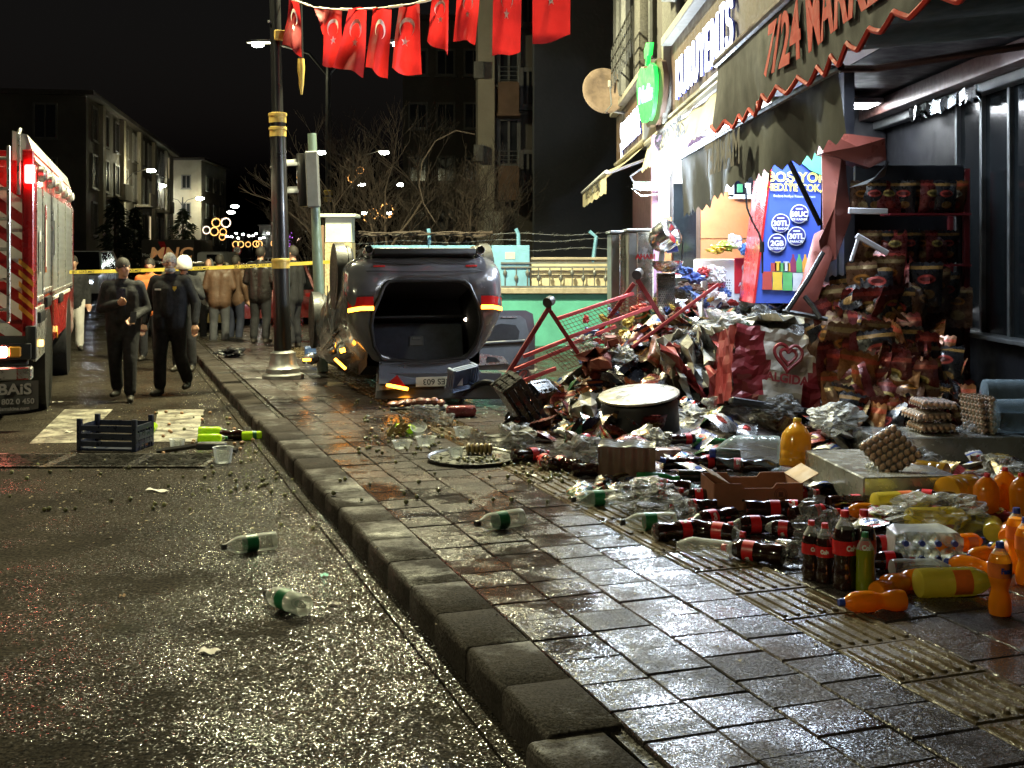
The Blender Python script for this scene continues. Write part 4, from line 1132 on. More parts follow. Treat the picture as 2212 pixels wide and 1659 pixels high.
def person(label, base, yaw, hgt, top, legs, shoe, joints=None, hair=M_HAIRD, head_yaw=0.0, voxel=.022, beard=None, bald=False, jacket_r=1.0, hood=False, mask=None, group=None):
    J = dict(hipL=(.095, 0, .92), hipR=(-.095, 0, .92), kneeL=(.11, -.03, .5), kneeR=(-.11, -.03, .5), ankL=(.115, .02, .09), ankR=(-.115, .02, .09),
             shL=(.185, .0, 1.42), shR=(-.185, 0, 1.42), elL=(.265, .03, 1.14), elR=(-.265, .03, 1.14), wrL=(.27, -.05, .89), wrR=(-.27, -.05, .89), lean=(0, 0, 0))
    J.update(joints or {})
    J = {k: Vector(v) for k, v in J.items()}
    j = jacket_r
    ca = []     # tapered capsules: a, b, ra, rb, part
    def cap(a, b_, ra, rb, m): ca.append((Vector(a), Vector(b_), ra, rb, m))
    for s in (-1, 1):
        cap((s * .075, .0, .93), (s * .085, 0, 1.12), .125 * j, .118 * j, 0)
        cap((s * .085, 0, 1.12), (s * .10, .0, 1.33), .118 * j, .115 * j, 0)
        cap((s * .07, .0, .86), (s * .075, 0, .98), .128 * j, .128 * j, 0)
        cap((0, 0, 1.44), (s * .15, 0, 1.405), .085, .075 * j, 0)
    cap((0, -.03, 1.05), (0, -.02, 1.3), .12 * j, .12 * j, 0)
    cap((0, .01, 1.44), (0, .0, 1.49), .075, .068, 0)
    cap((0, 0, 1.45), (0, -.015, 1.58), .057, .055, 1)
    for S in 'LR':
        s = 1 if S == 'L' else -1
        sh, el, wr = J['sh' + S], J['el' + S], J['wr' + S]
        cap(sh, el, .074 * j, .058 * j, 0); cap(el, wr, .06 * j, .045, 0)
        d = (wr - el).normalized()
        side = d.cross(Vector((0, -1, 0)))
        side = side.normalized() if side.length > .1 else Vector((s, 0, 0))
        up = side.cross(d)
        cap(wr + d * .02, wr + d * .09, .032, .036, 1)
        cap(wr + d * .05 + side * .022, wr + d * .095 + side * .03, .024, .02, 1); cap(wr + d * .05 - side * .022, wr + d * .095 - side * .03, .024, .02, 1)
        for k, (o_, l_) in enumerate(((-.036, .055), (-.012, .07), (.012, .066), (.036, .05))):
            k0 = wr + d * .10 + side * o_
            k1 = k0 + d * l_ * .6 - up * .006 * s; k2 = k1 + d * l_ * .4 + Vector((0, -.02, -.005))
            cap(k0, k1, .0125, .0115, 1); cap(k1, k2, .0115, .010, 1)
        th = wr + d * .045 + side * -.035 + Vector((0, -.012, 0))
        cap(th, th + d * .045 - side * .022, .015, .012, 1)
        hip, kn, an = J['hip' + S], J['knee' + S], J['ank' + S]
        cap(hip, kn, .115, .084, 2); cap(kn, an + Vector((0, 0, .05)), .083, .076, 2)
        fd = Vector((s * .18, -1, 0)).normalized()
        heel = Vector((an.x, an.y + .03, an.z - .045)); toe = Vector((an.x, an.y, an.z - .05)) + fd * .17
        cap(an - Vector((0, 0, .0)), heel, .05, .045, 3); cap(heel, toe, .046, .038, 3)
    Hc = Vector((0, -.02, 1.645))
    hm_ = Rz(head_yaw)
    def hp(x, y, z): return Hc + (hm_ @ Vector((x, y, z)))
    raw = MB()
    for a, b_, ra, rb, m in ca:
        n = 14 if ra > .03 else 8
        raw.ball(a, ra, n); raw.ball(b_, rb, n); raw.cyl(a, b_, ra, rb, n)
    raw.ball(Hc + Vector((0, 0, .02)), (.076, .094, .10), 16, 0, hm_)
    raw.ball(hp(0, -.025, -.05), (.058, .066, .066), 14, 0, hm_)
    raw.ball(hp(0, -.065, -.088), (.028, .025, .022), 10)                    # chin
    raw.cyl(hp(0, -.092, .012), hp(0, -.112, -.022), .010, .017, 8); raw.ball(hp(0, -.108, -.026), .018, 8)   # nose
    raw.cyl(hp(-.045, -.078, .03), hp(.045, -.078, .03), .013, .013, 8)           # brow
    raw.cyl(hp(-.022, -.088, -.055), hp(.022, -.088, -.055), .012, .012, 8)   # lips
    for s in (-1, 1):
        raw.ball(hp(s * .078, .005, -.005), (.014, .024, .034), 8, 0, hm_)      # ears
        raw.ball(hp(s * .045, -.065, -.012), .022, 8)
    me = raw.mesh('raw', M_SKIN, 0)
    o = bpy.data.objects.new('raw', me); C.objects.link(o)
    rmod = o.modifiers.new('r', 'REMESH'); rmod.mode = 'VOXEL'; rmod.voxel_size = voxel
    sm = o.modifiers.new('s', 'SMOOTH'); sm.factor = .5; sm.iterations = 2 if voxel < .016 else 1
    bpy.context.view_layer.update()
    body = bpy.data.meshes.new_from_object(o.evaluated_get(bpy.context.evaluated_depsgraph_get()))
    bpy.data.objects.remove(o)
    body.name = 'person'
    body.materials.clear()
    for m in (top, M_SKIN, legs, shoe): body.materials.append(m)
    idx = []
    A = [(a, b_ - a, max(1e-9, (b_ - a).length_squared), ra, rb, m) for a, b_, ra, rb, m in ca]
    for f in body.polygons:
        c = f.center
        if c.z > 1.53 and abs(c.x) < .14: idx.append(1); continue
        best, bm_ = 9, 0
        for a, d, l2, ra, rb, m in A:
            q = c - a
            t_ = q.dot(d) / l2
            t_ = 0 if t_ < 0 else (1 if t_ > 1 else t_)
            dist = (q - d * t_).length - (ra + (rb - ra) * t_)
            if dist < best: best, bm_ = dist, m
        idx.append(bm_)
    body.polygons.foreach_set('material_index', idx)
    body.polygons.foreach_set('use_smooth', [True] * len(idx))
    k = hgt / 1.765
    t = link(bpy.data.objects.new('person', body), None, Tm(base) @ Rz(yaw) @ Matrix.Diagonal((k, k, k, 1)))
    tag(t, label, 'person', group)
    MH = Tm(Hc) @ hm_
    if not bald and not hood:
        hb = MB(MH)
        def scalp(i, jj):
            a = PI * (1.5 + 2 * i); lim = .50 + .22 * (0.5 + .5 * math.cos(2 * PI * i + PI))
            ph = PI * lim * jj
            r = 1.10 + .03 * math.sin(a * 7) * jj
            return (.078 * r * math.sin(ph) * math.cos(a), .094 * r * math.sin(ph) * math.sin(a) + .006, .02 + .106 * r * math.cos(ph))
        hb.grid(scalp, 20, 8); hb.obj('hair', hair, t, 60)
    if beard:
        bb = MB(MH)
        bb.grid(lambda i, jj: (.066 * math.sin((i - .5) * PI * 1.0), -.03 - .066 * math.cos((i - .5) * PI) - .012 * math.sin(PI * jj), -.062 - .045 * jj), 14, 6)
        bb.box((0, -.103, -.042), (.06, .012, .012), bev=.004)
        bb.obj('beard', beard, t, 60)
    if hood:
        hd = MB(MH)
        hd.grid(lambda i, jj: (.10 * math.sin(PI * (.08 + .92 * jj)) * math.cos(PI * (i * 1.5 - .25)) * 1.0, .02 + .115 * math.sin(PI * (i * 1.5 - .25)) * math.sin(PI * (.08 + .92 * jj)), .01 + .135 * math.cos(PI * (.08 + .92 * jj))), 16, 8)
        hd.obj('hood', top, t, 60)
    ey = MB(MH)
    for s in (-1, 1): ey.ball((s * .032, -.087, .006), (.009, .007, .005), 8); 
    e = ey.obj('eyes', M_EYE, t, 60)
    if mask: MB(MH).grid(lambda i, jj: (.07 * math.sin((i - .5) * PI * .9), -.03 - .08 * math.cos((i - .5) * PI), -.01 - .07 * jj), 10, 4).obj('mask', mask, t, 60)
    return t

walk = 'people walking between the fire engine and the car'
pa = person('man in open black jacket walking, one hand raised to his chest', gp(266, 866, 0), .15, 1.70, M_BLKC, M_BLKT, M_SHOE,
    dict(elR=(-.27, .02, 1.15), wrR=(-.02, -.22, 1.22), elL=(.27, .05, 1.14), wrL=(.17, -.2, 1.04), kneeL=(.10, -.10, .5), ankL=(.1, -.10, .09), kneeR=(-.1, .02, .5), ankR=(-.1, .16, .13)),
    head_yaw=.75, voxel=.014, jacket_r=1.1)
MB().box((.17, -.31, 1.05), (.075, .012, .15), 0, Rx(-.5), .004).obj('phone', M_PHONE, pa)
MB().grid(lambda i, j: ((i - .5) * .11, -.155 + .02 * abs(i - .5), 1.02 + .38 * j), 4, 6).obj('shirt', M_NAVY, pa)
pb_ = person('grey haired bearded man in black with a yellow chest badge', gp(368, 853, 0), -.1, 1.76, M_BLKC, M_BLKT, M_SHOE,
    dict(elR=(-.30, .04, 1.15), wrR=(-.31, -.06, .90), elL=(.31, .05, 1.15), wrL=(.33, -.03, .90), kneeR=(-.11, -.06, .5), ankR=(-.11, -.06, .09), kneeL=(.12, -.0, .5), ankL=(.15, .17, .15)),
    hair=M_HAIRG, head_yaw=.45, voxel=.014, beard=M_HAIRG, jacket_r=1.12)
MB().prism([(-.022, .03), (.022, .03), (.024, 0), (0, -.032), (-.024, 0)], .006, 0, Tm((.115, -.152, 1.33)) @ FRONT).obj('badge', M_BADGE, pb_)
MB().box((-.1, -.15, 1.32), (.08, .008, .02), bev=.002).obj('name_tape', M_CHEVW, pb_)
M_ = MB()
pc = person('person in dark clothes and white helmet holding a phone up', gp(398, 802, 0), .0, 1.70, M_BLKC, M_BLKT, M_SHOE,
    dict(elR=(-.27, .0, 1.16), wrR=(-.05, -.26, 1.36), elL=(.27, 0, 1.16), wrL=(.09, -.26, 1.36)), hood=False, bald=True, mask=M_BLKC)
MB().lathe([(.001, .155), (.06, .145), (.105, .10), (.125, .03), (.128, -.06), (.118, -.07)], 18, 0, Tm((0, -.015, 1.655))).obj('helmet', M_HELM, pc, 60)
MB().box((.02, -.38, 1.42), (.15, .012, .075), bev=.004).obj('phone', M_PHONE, pc)
person('reddish faced man in orange jacket looking out between the two walkers', ground_at(324, 19.5), .1, 1.68, M_ORANGEJ, M_BLKT, M_SHOE)
person('onlooker in grey hoodie with the hood up beside the brown jackets', ground_at(451, 23.5), .1, 1.66, M_GREYH, M_BLKT, M_SNEAK, dict(wrL=(.1, -.2, 1.1), wrR=(-.1, -.2, 1.1)), hood=True, group='onlookers behind the tape')
person('onlooker in brown quilted jacket and striped pale sneakers seen from behind', gp(474, 748, 0), PI + .15, 1.74, M_BROWNJ, M_GREYT, M_SNEAK, dict(wrL=(.2, -.1, .98), wrR=(-.2, -.1, .98)), jacket_r=1.2, group='onlookers behind the tape')
person('onlooker in brown jacket and dark jeans at the brown quilted back', gp(508, 742, 0), PI - .5, 1.72, M_BROWNJ, M_NAVY, M_SHOE, jacket_r=1.08, group='onlookers behind the tape')
person('onlooker in black leather jacket and black trousers near the lamp post', gp(562, 742), PI - .2, 1.74, M_LEATH, M_BLKT, M_SHOE, dict(wrL=(.12, -.2, 1.0), wrR=(-.12, -.2, 1.0)), jacket_r=1.15, group='onlookers behind the tape')
person('onlooker in dark coat partly hidden by the lamp post', gp(634, 752), -1.9, 1.74, M_BLKC, M_BLKT, M_SHOE, dict(wrL=(.16, -.16, .98), wrR=(-.2, -.1, .9)), jacket_r=1.1, group='onlookers behind the tape')
person('person with pale trousers mostly hidden behind the fire engine', ground_at(158, 21.5), .4, 1.72, M_BLKC, M_WHITET, M_SHOE)

# caution tape strung from the fire engine past the lamp post to the pillar
M_TAPE = mat('yellow_tape', (.55, .42, .05), .4, 0, .1, 5, trans=.35)
tp = thing('caution_tape', 'yellow caution tape stretched from fire engine to pillar', 'tape', Tm((0, 0, 0)))
def tpt(i, j):
    u = 150 + 595 * i
    v = 588 - 24 * i + 3 * math.sin(i * PI) + (j - .5) * 7.5
    p = at(u, v, 17.6 + 2.2 * i)
    p.y += .02 * math.sin(i * 40)
    return p
MB().grid(tpt, 60, 1).obj('band', M_TAPE, tp, 60)
for i in (.03, .2, .45, .62, .72):
    p = tpt(i, .5) - Vector((0, .05, 0))
    text('KAZA YERİ  GİRİLMEZ', .05, M_BLACKT, tp, Tm(p) @ Ry(-.0) @ Rz(.1) @ FRONT, .001, .001)
# ================================================================ the shop
M_BROWNW = mat('brown_fascia', (.08, .045, .026), .5, 0, .25, 3, .2, 30)
M_CREAMF = mat('cream_frame', (.26, .24, .2), .55, 0, .15, 3)
M_CONCS = mat('speckled_concrete', (.075, .07, .062), .9, 0, .5, 30, .8, 60)
M_PIPE = mat('grey_pipe', (.07, .07, .07), .5, .2, .2, 6)
M_LETW = glow('white_letter_face', (.9, .95, 1), 4)
M_LETB = mat('blue_letter_side', (.02, .03, .3), .4, emit=.04, ecol=(.1, .15, 1))
M_GREENL = glow('green_apple_face', (.01, .85, .07), 1.1)
M_CYANL = glow('pale_green_letter', (.45, 1, .9), 1.6)
M_WOODO = mat('orange_wood_panel', (.42, .16, .055), .4, 0, .22, 3, .1, 30, coat=.3)
M_PURPW = mat('mauve_wall', (.28, .16, .24), .7)
M_WHITEW = mat('white_wall', (.7, .7, .7), .6, 0, .06, 3)
M_ALUF = mat('white_aluminium', (.7, .7, .72), .35, .1, .06, 4)
M_LED = glow('led_tube', (.88, .94, 1), 16)
M_LEDS = glow('led_bulb', (.9, .95, 1), 40)
M_AWG = mat('green_awning_cloth', (.02, .04, .034), .75, 0, .25, 3, .3, 120)
M_AWO = mat('olive_awning_cloth', (.045, .047, .047), .8, 0, .25, 3, .4, 160, trans=.2)
M_AWB = mat('black_banner_cloth', (.016, .014, .017), .8, 0, .2, 3, .4, 160)
M_AWR = mat('red_banner_print', (.85, .06, .045), .75, 0, .15, 8)
M_CREAMA = mat('cream_awning_cloth', (.6, .54, .38), .75, 0, .12, 3, .3, 160, trans=.3)
M_BAR = mat('brown_bar', (.10, .05, .042), .4, .3, .2, 6)
M_STEEL = mat('stainless_steel', (.55, .56, .57), .22, .95, .12, 4, .03, 80)
M_STEELD = mat('dull_steel', (.24, .25, .25), .4, .8, .2, 4)
M_GLASS = mat('shop_glass', (.1, .11, .12), .04, 0, 0, 2, thin=.92)
M_GLASSD = mat('dusty_glass', (.008, .010, .011), .1, 0, .4, 30, .1, 200)
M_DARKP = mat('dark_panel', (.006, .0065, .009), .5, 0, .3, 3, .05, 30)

SX = 1.95
shop = thing('shop_building', 'shop building with lit signs over a smashed open ground floor', 'building', Tm((0, 0, 0)))
MB().box((5.5, 12.4, 5.9), (7.0, 17.6, 4.6)).obj('upper_wall', mat('upper_wall_dark', (.045, .04, .036), .85, 0, .3, 1.5, .4, 20), shop, 0)
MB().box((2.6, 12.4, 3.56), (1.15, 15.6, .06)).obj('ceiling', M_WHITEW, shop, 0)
MB().box((6.1, 12.4, 3.565), (5.8, 15.6, .06)).obj('ceiling', M_DARKP, shop, 0)  # right part of the ceiling coloured dark in place of its shade
for y0, y1 in ((13.4, 14.6), (17.2, 17.9)):
    MB().box((SX - .02, (y0 + y1) / 2, 6.2), (.16, y1 - y0, 3.6), bev=.02).obj('concrete_column', M_CONCS, shop)
for y, r in ((20.6, .06), (19.8, .14), (19.0, .12), (15.4, .06), (12.9, .05)):
    MB().cyl((SX - .12, y, 4.3), (SX - .12, y, 8.4), r, n=10).obj('drain_pipe', M_PIPE, shop)
for z0, z1, y0, y1, x in ((4.52, 4.72, 4, 13.0, .34), (4.95, 5.3, 4, 14.0, .5)):
    MB().box((SX - x / 2 + .02, (y0 + y1) / 2, (z0 + z1) / 2), (x, y1 - y0, z1 - z0), bev=.02).obj('ledge', M_CREAMF, shop)
rail = MB()
for z in (4.75, 4.95, 5.15): rail.tube([(SX - .3, 16.2, z), (SX - .3, 19.6, z)], .015, 5)
for i in range(12): rail.tube([(SX - .3, 16.2 + .31 * i, 4.5), (SX - .3, 16.2 + .31 * i, 5.15)], .012, 4)
rail.obj('balcony_railing', M_PIPE, shop, 0)
# ground floor: far bay wall, return wall, recessed glass front
MB().box((2.3, 17.8, 1.5), (.3, 6.6, 3.4)).obj('bay_wall', M_PURPW, shop, 0)
MB().box((1.77, 14.45, 1.5), (.13, .16, 3.4)).obj('pilaster', M_PURPW, shop, 0)
RY = 14.2
MB().box((3.2, RY + .35, 1.75), (2.7, .1, 3.5)).obj('back_wall', M_WHITEW, shop, 0)
for z0, z1 in ((.2, 1.06), (1.07, 1.93), (1.94, 2.5)):
    MB().box(((at(1512, 500, RY).x + at(1644, 500, RY).x) / 2, RY, (z0 + z1) / 2), (at(1644, 500, RY).x - at(1512, 500, RY).x, .05, z1 - z0), bev=.004).obj('wood_panel', M_WOODO, shop)
MB().box((at(1441, 500, RY).x, RY + .02, 1.2), (.1, .05, 2.0)).obj('wood_strip', M_WOODO, shop, 0)
MB().box((at(1508, 500, RY).x, RY + .0, 1.5), (.05, .06, 2.7)).obj('door_jamb', M_BROWNW, shop, 0)
MB().box((at(1436, 500, RY).x, RY + .1, 2.4), (.13, .03, .8)).obj('light_panel', M_WHITEW, shop, 0)
gl = MB().box((at(1480, 500, RY).x, RY, 1.45), (.28, .015, 2.3)).obj('display_glass', M_GLASSD, shop, 0)
for x, z in ((1464, 590), (1492, 590)):
    p = at(x, z, RY - .03); MB().box(p, (.1, .006, .11)).obj('price_card', M_WHITEW, shop, 0)
    MB().box(p + Vector((0, -.006, .0)), (.06, .004, .03)).obj('price_print', M_RED, shop, 0)
wf = MB()
a_, b_ = at(1580, 425, RY - .1), at(1642, 345, RY - .1)
for s in (0, 1):
    wf.box(((b_.x if s else a_.x), RY - .1, (a_.z + b_.z) / 2), (.05, .06, b_.z - a_.z)); wf.box(((a_.x + b_.x) / 2, RY - .1, (b_.z if s else a_.z)), (b_.x - a_.x + .05, .06, .05))
wfo = wf.obj('white_window', M_ALUF, shop)
MB().box(((a_.x + b_.x) / 2, RY - .08, (a_.z + b_.z) / 2), (b_.x - a_.x, .01, b_.z - a_.z)).obj('window_pane', M_PANE, wfo, 0)
for k, c_ in enumerate(((.05, .25, .1), (.5, .5, .5), (.3, .06, .05))):
    MB().box((a_.x + .1 + .1 * k, RY - .1, a_.z + .1), (.07, .02, .1 + .03 * k), bev=.005).obj('shelf_pack', mat('shelf_pack_%d' % k, c_, .4), wfo)
for u in (1648, 1656):
    MB().box((at(u, 500, 13.0).x, 13.0, 1.7), (.03, .05, 2.8)).obj('door_post', M_ALUF, shop, 0)
# recessed glass front on the right
GX = 4.42
fr, pn = [], []
for k in range(16):
    y = 11.72 - k * .62
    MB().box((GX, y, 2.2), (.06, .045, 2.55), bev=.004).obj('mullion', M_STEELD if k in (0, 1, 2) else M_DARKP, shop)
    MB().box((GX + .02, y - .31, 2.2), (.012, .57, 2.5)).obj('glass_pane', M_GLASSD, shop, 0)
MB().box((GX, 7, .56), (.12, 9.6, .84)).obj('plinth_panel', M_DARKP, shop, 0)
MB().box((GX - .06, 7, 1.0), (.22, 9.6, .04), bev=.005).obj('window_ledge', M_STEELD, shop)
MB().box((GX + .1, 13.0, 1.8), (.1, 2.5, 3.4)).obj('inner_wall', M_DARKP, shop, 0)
MB().box((3.22, 12.75, 1.75), (.1, 2.9, 3.5)).obj('added_partition', M_DARKP, shop, 0)  # unseen partition added to hold the shop light off the right recess
MB().box((3.85, 14.15, 1.75), (1.2, .1, 3.5)).obj('added_partition', M_DARKP, shop, 0)
MB().box((GX - .12, 8.5, 3.42), (.34, 12, .18), bev=.02).obj('shutter_housing', M_BAR, shop)
MB().box((GX - .06, 8.5, 3.28), (.12, 12, .1), bev=.01).obj('shutter_guide', M_STEELD, shop)
cr = MB()
for k in range(7):
    y = 12.6 - k * .28
    cr.grid(lambda i, j, y=y: (GX - .2 + .05 * math.sin(i * 7 + y * 9), y - .27 * i, 3.27 - .1 * j + .03 * math.sin(i * 11 + y * 5)), 5, 2)
cr.obj('crushed_trim', M_STEEL, shop, 0)['kind'] = 'stuff'

# fascia sign boards
sg = thing('shop_sign', 'brown fascia with lit white shop letters and green apple', 'shop sign', Tm((0, 0, 0)))
MB().box((SX - .03, 18.7, 3.80), (.08, 5.2, .84)).obj('sign_board', M_BROWNW, sg, 0)
MB().box((SX - .03, 11.2, 3.80), (.08, 5.6, .84)).obj('sign_board', M_BROWNW, sg, 0)
for y0, y1 in ((16.15, 21.3), (8.4, 14.0)):
    MB().box((SX - .09, (y0 + y1) / 2, 4.26), (.2, y1 - y0, .1), bev=.01).obj('board_cap', M_CREAMF, sg)
    MB().box((SX - .06, (y0 + y1) / 2, 3.36), (.12, y1 - y0, .05), bev=.01).obj('board_sill', M_CREAMF, sg)
for y in (16.12, 14.04): MB().box((SX - .08, y, 3.8), (.18, .1, 1.0), bev=.01).obj('board_edge', M_CREAMF, sg)
MB().box((SX + .0, 12.2, 3.18), (.08, 8.0, .32)).obj('lower_fascia', M_BROWNW, sg, 0)
def sign_letters(s, yc, z, size, sx):
    l = text(s, size, M_LETW, sg, Tm((SX - .115, yc, z)) @ SIDE, .006, .004, sx, gap=1.16)
    text(s, size, M_LETB, l, Tm((0, 0, -.016)), .010, .007, sx, name='letter_side', gap=1.16)
sign_letters('KURUYEMİŞ', 11.55, 3.67, .62, .88)
sign_letters('ŞEKERLEME', 18.5, 3.68, .62, .86)
ap = [(0, .27), (.09, .31), (.2, .33), (.3, .28), (.355, .15), (.35, 0), (.31, -.15), (.23, -.29), (.12, -.35), (0, -.335), (-.12, -.35), (-.23, -.29), (-.31, -.15), (-.35, 0), (-.355, .15), (-.3, .28), (-.2, .33), (-.09, .31)]
Map = Tm((1.66, 14.3, 3.70)) @ Rz(rad(11)) @ SIDE
bx = MB().prism([(x * 1.28, y * 1.15) for x, y in ap], .06, 0, Map @ Tm((0, 0, -.09))).obj('apple_back', M_BROWNW, sg)
a1 = MB().prism(ap, .05, 0, Map).obj('apple', M_GREENL, sg)
MB().prism([(-.02, .33), (.03, .33), (.07, .47), (.03, .49)], .05, 0, Map).prism([(.05, .42), (.22, .44), (.28, .58), (.12, .60), (.04, .52)], .05, 0, Map @ Tm((-.1, 0, 0))).obj('leaf', M_GREENL, sg)
text('Nefis', .27, M_CYANL, sg, Map @ Tm((0, -.02, .054)), .004, .012, .95, shear=.1)

# cream awnings
aw = thing('cream_awning', 'half open cream awning at the far end of the shop', 'awning', Tm((0, 0, 0)))
def canopy(i, j): 
    sag = .05 * math.sin(PI * j) * (1 + .3 * math.sin(i * 20))
    return (1.92 - .58 * j, 16.8 + 5.6 * i, 3.33 - .40 * j - sag)
MB().grid(canopy, 14, 6).obj('canopy', M_CREAMA, aw, 60)
MB().grid(lambda i, j: (1.34 + .015 * math.sin(i * 25) * j, 16.8 + 5.6 * i, 2.93 - (.28 + .03 * abs(math.sin(i * 30))) * j), 60, 3).obj('valance', M_CREAMA, aw, 60)
MB().tube([(1.34, 16.75, 2.92), (1.34, 22.45, 2.92)], .03, 8).tube([(1.9, 16.85, 3.1), (1.36, 16.85, 2.9)], .022, 6).obj('awning_frame', M_ALUF, aw)
text('NEFİS KURUYEMİŞ', .22, M_BLACKT, aw, Tm((1.325, 19.6, 2.80)) @ SIDE, .001, .002, 1.9)
aw2 = thing('cream_awning', 'rolled cream awning band with black lettering under the brown fascia', 'awning', Tm((0, 0, 0)))
MB().grid(lambda i, j: (1.84 - .10 * j + .01 * math.sin(i * 40), 8.8 + 7.2 * i, 3.24 - (.36 + .035 * abs(math.sin(i * 7.2 * PI / .3))) * j), 110, 3).obj('valance', M_CREAMA, aw2, 60)
MB().tube([(1.84, 8.8, 3.25), (1.84, 16.1, 3.25)], .05, 8).obj('roller', M_CREAMF, aw2)
text('NEFİS  KURUYEMİŞ', .24, M_BLACKT, aw2, Tm((1.742, 13.2, 3.06)) @ Ry(-.27) @ SIDE, .001, .006, 1.15)

# big market awning
ma = thing('market_awning', 'torn dark green market awning with red lettered valance', 'awning', Tm((0, 0, 0)))
PER = .36
def scal(y): return (.07 + .03 * noise.noise(Vector((y * 1.1, 0, 5)))) * (abs(((y / PER) % 1) - .5) * 2) ** .8
def banner(i, j):
    y = 9.2 - 6.4 * i
    return (1.60 + (.03 * math.sin(y * 3.1 + j) + .05 * noise.noise(Vector((y * 1.6, j, 2)))) * j, y, 3.22 - (.47 + scal(y)) * j)
MB().grid(banner, 150, 4).obj('valance', M_AWB, ma, 60)
edge = [Vector(banner(k / 300, 1)) + Vector((-.006, 0, 0)) for k in range(301)]
MB().tube(edge, .014, 5).obj('red_trim', M_AWR, ma)
MB().tube([(1.6, 9.25, 3.24), (1.6, 2.6, 3.24)], .035, 10).obj('front_bar', M_BAR, ma)
lo = text('7/24 MARKET', .44, M_AWR, ma, None, .0015, .012, .98)
lo.data.transform(Tm((1.6, 6.05, 2.985)) @ SIDE)
for v_ in lo.data.vertices: v_.co.x += banner((9.2 - v_.co.y) / 6.4, min(1, max(0, (3.22 - v_.co.z) / .5)))[0] - 1.6 - .016
MB().grid(lambda i, j: (1.6 + 2.7 * j, 9.2 - 6.4 * i, 3.24 + .24 * j - .05 * math.sin(PI * j) * abs(math.sin(i * 6 * PI))), 36, 8).obj('canopy', M_AWG, ma, 60)
for y in (9.0, 6.2, 3.6): MB().tube([(1.62, y, 3.16), (2.9, y + .5, 3.24), (4.2, y, 3.38)], .03, 8).obj('folding_arm', M_BAR, ma)
def lower(i, j):
    y = 11.75 - 5.65 * i
    hem = 2.16 + .22 * i
    f = 1 - .02 * abs(((y / .13) % 1) - .5) * 4 * (j > .99)
    return (1.68 + .06 * math.sin(i * 9) * j + .03 * math.sin(i * 31 + 1) * j, y, 2.70 + (hem - 2.70) * j - (.05 * abs(((y / .24) % 1) - .5) * 2 if j > .99 else 0))
MB().grid(lower, 190, 6).obj('loose_cloth', M_AWO, ma, 60)
MB().tube([(1.68, 11.8, 2.71), (1.68, 6.05, 2.71)], .022, 8).obj('cloth_rod', M_BAR, ma)
text('MARKET', .36, mat('faded_print', (.09, .07, .05), .8), ma, Tm((1.59, 9.0, 2.5)) @ Matrix.Diagonal((1, -1, 1, 1)) @ SIDE, .001, .006, 1.1)
p0, p1 = at(1690, 318, 9.6), at(1772, 486, 9.6)
MB().tube([p0, p1], .022, 8).obj('broken_arm', M_CARB, ma)
cb = thing('hanging_cable', 'black power cable dangling beside the blue advert', 'cable', Tm((0, 0, 0)))
MB().tube([at(u, v, 11.2) for u, v in ((1610, 405), (1614, 450), (1626, 480), (1640, 505), (1646, 530), (1647, 560), (1647, 590))], .009, 6).obj('cord', M_CARB, cb)
MB().tube([at(1646, 522, 11.18), at(1646, 545, 11.18)], .022, 8).obj('plug', M_CARB, cb)

# lights of the shop
lt = thing('tube_light_row', 'row of white tube lights under the cream awning band', 'lights', Tm((0, 0, 0)))
for k in range(4):
    y = 9.6 + k * 1.22
    f = MB().box((2.02, y, 2.93), (.08, 1.16, .05), bev=.008).obj('tube_housing', M_ALUF, lt)
    MB().tube([(1.99, y - .55, 2.88), (1.99, y + .55, 2.88)], .028, 8).obj('tube', M_LED, f)
for k in range(9):
    y = 9.4 + k * .55
    MB().ball((1.80, y, 2.80), .035, 8).obj('bulb', M_LEDS, lt)
lamp('AREA', Tm((2.3, 11.0, 3.40)), 115, (.70, .84, 1), lt, 1.0)
pl = thing('ceiling_panel_light', 'bright panel light seen under the market awning', 'lights', Tm((3.62, 13.2, 3.44)))
MB().box((0, 0, 0), (.9, .5, .06), bev=.01).obj('frame', M_ALUF, pl)
MB().box((0, 0, -.035), (.8, .42, .02)).obj('diffuser', M_LEDS, pl, 0)
fl = thing('flood_light', 'silver wall flood light glowing beside a white bulb', 'lights', Tm(at(1400, 398, 14.0)))
MB().cyl((-.18, 0, -.02), (.16, 0, -.02), .055, n=14).obj('housing', M_STEEL, fl)
MB().cyl((-.1, -.03, -.035), (.14, -.03, -.035), .04, n=12).obj('tube', M_LEDS, fl)
MB().tube([(-.15, .05, 0), (-.2, .1, .1), (-.05, .15, .2)], .012, 6).tube([(.17, 0, -.03), (.12, -.02, -.12), (-.08, -.02, -.14), (-.2, 0, -.05)], .006, 5).obj('bracket', M_STEEL, fl)
b_ = at(1433, 372, 13.8)
MB().ball(b_ - fl.location, .085, 14).obj('bulb', M_LEDS, fl)
lamp('POINT', Tm(b_ - fl.location + Vector((-.2, -.3, -.02))), 230, (.70, .84, 1), fl, .09)

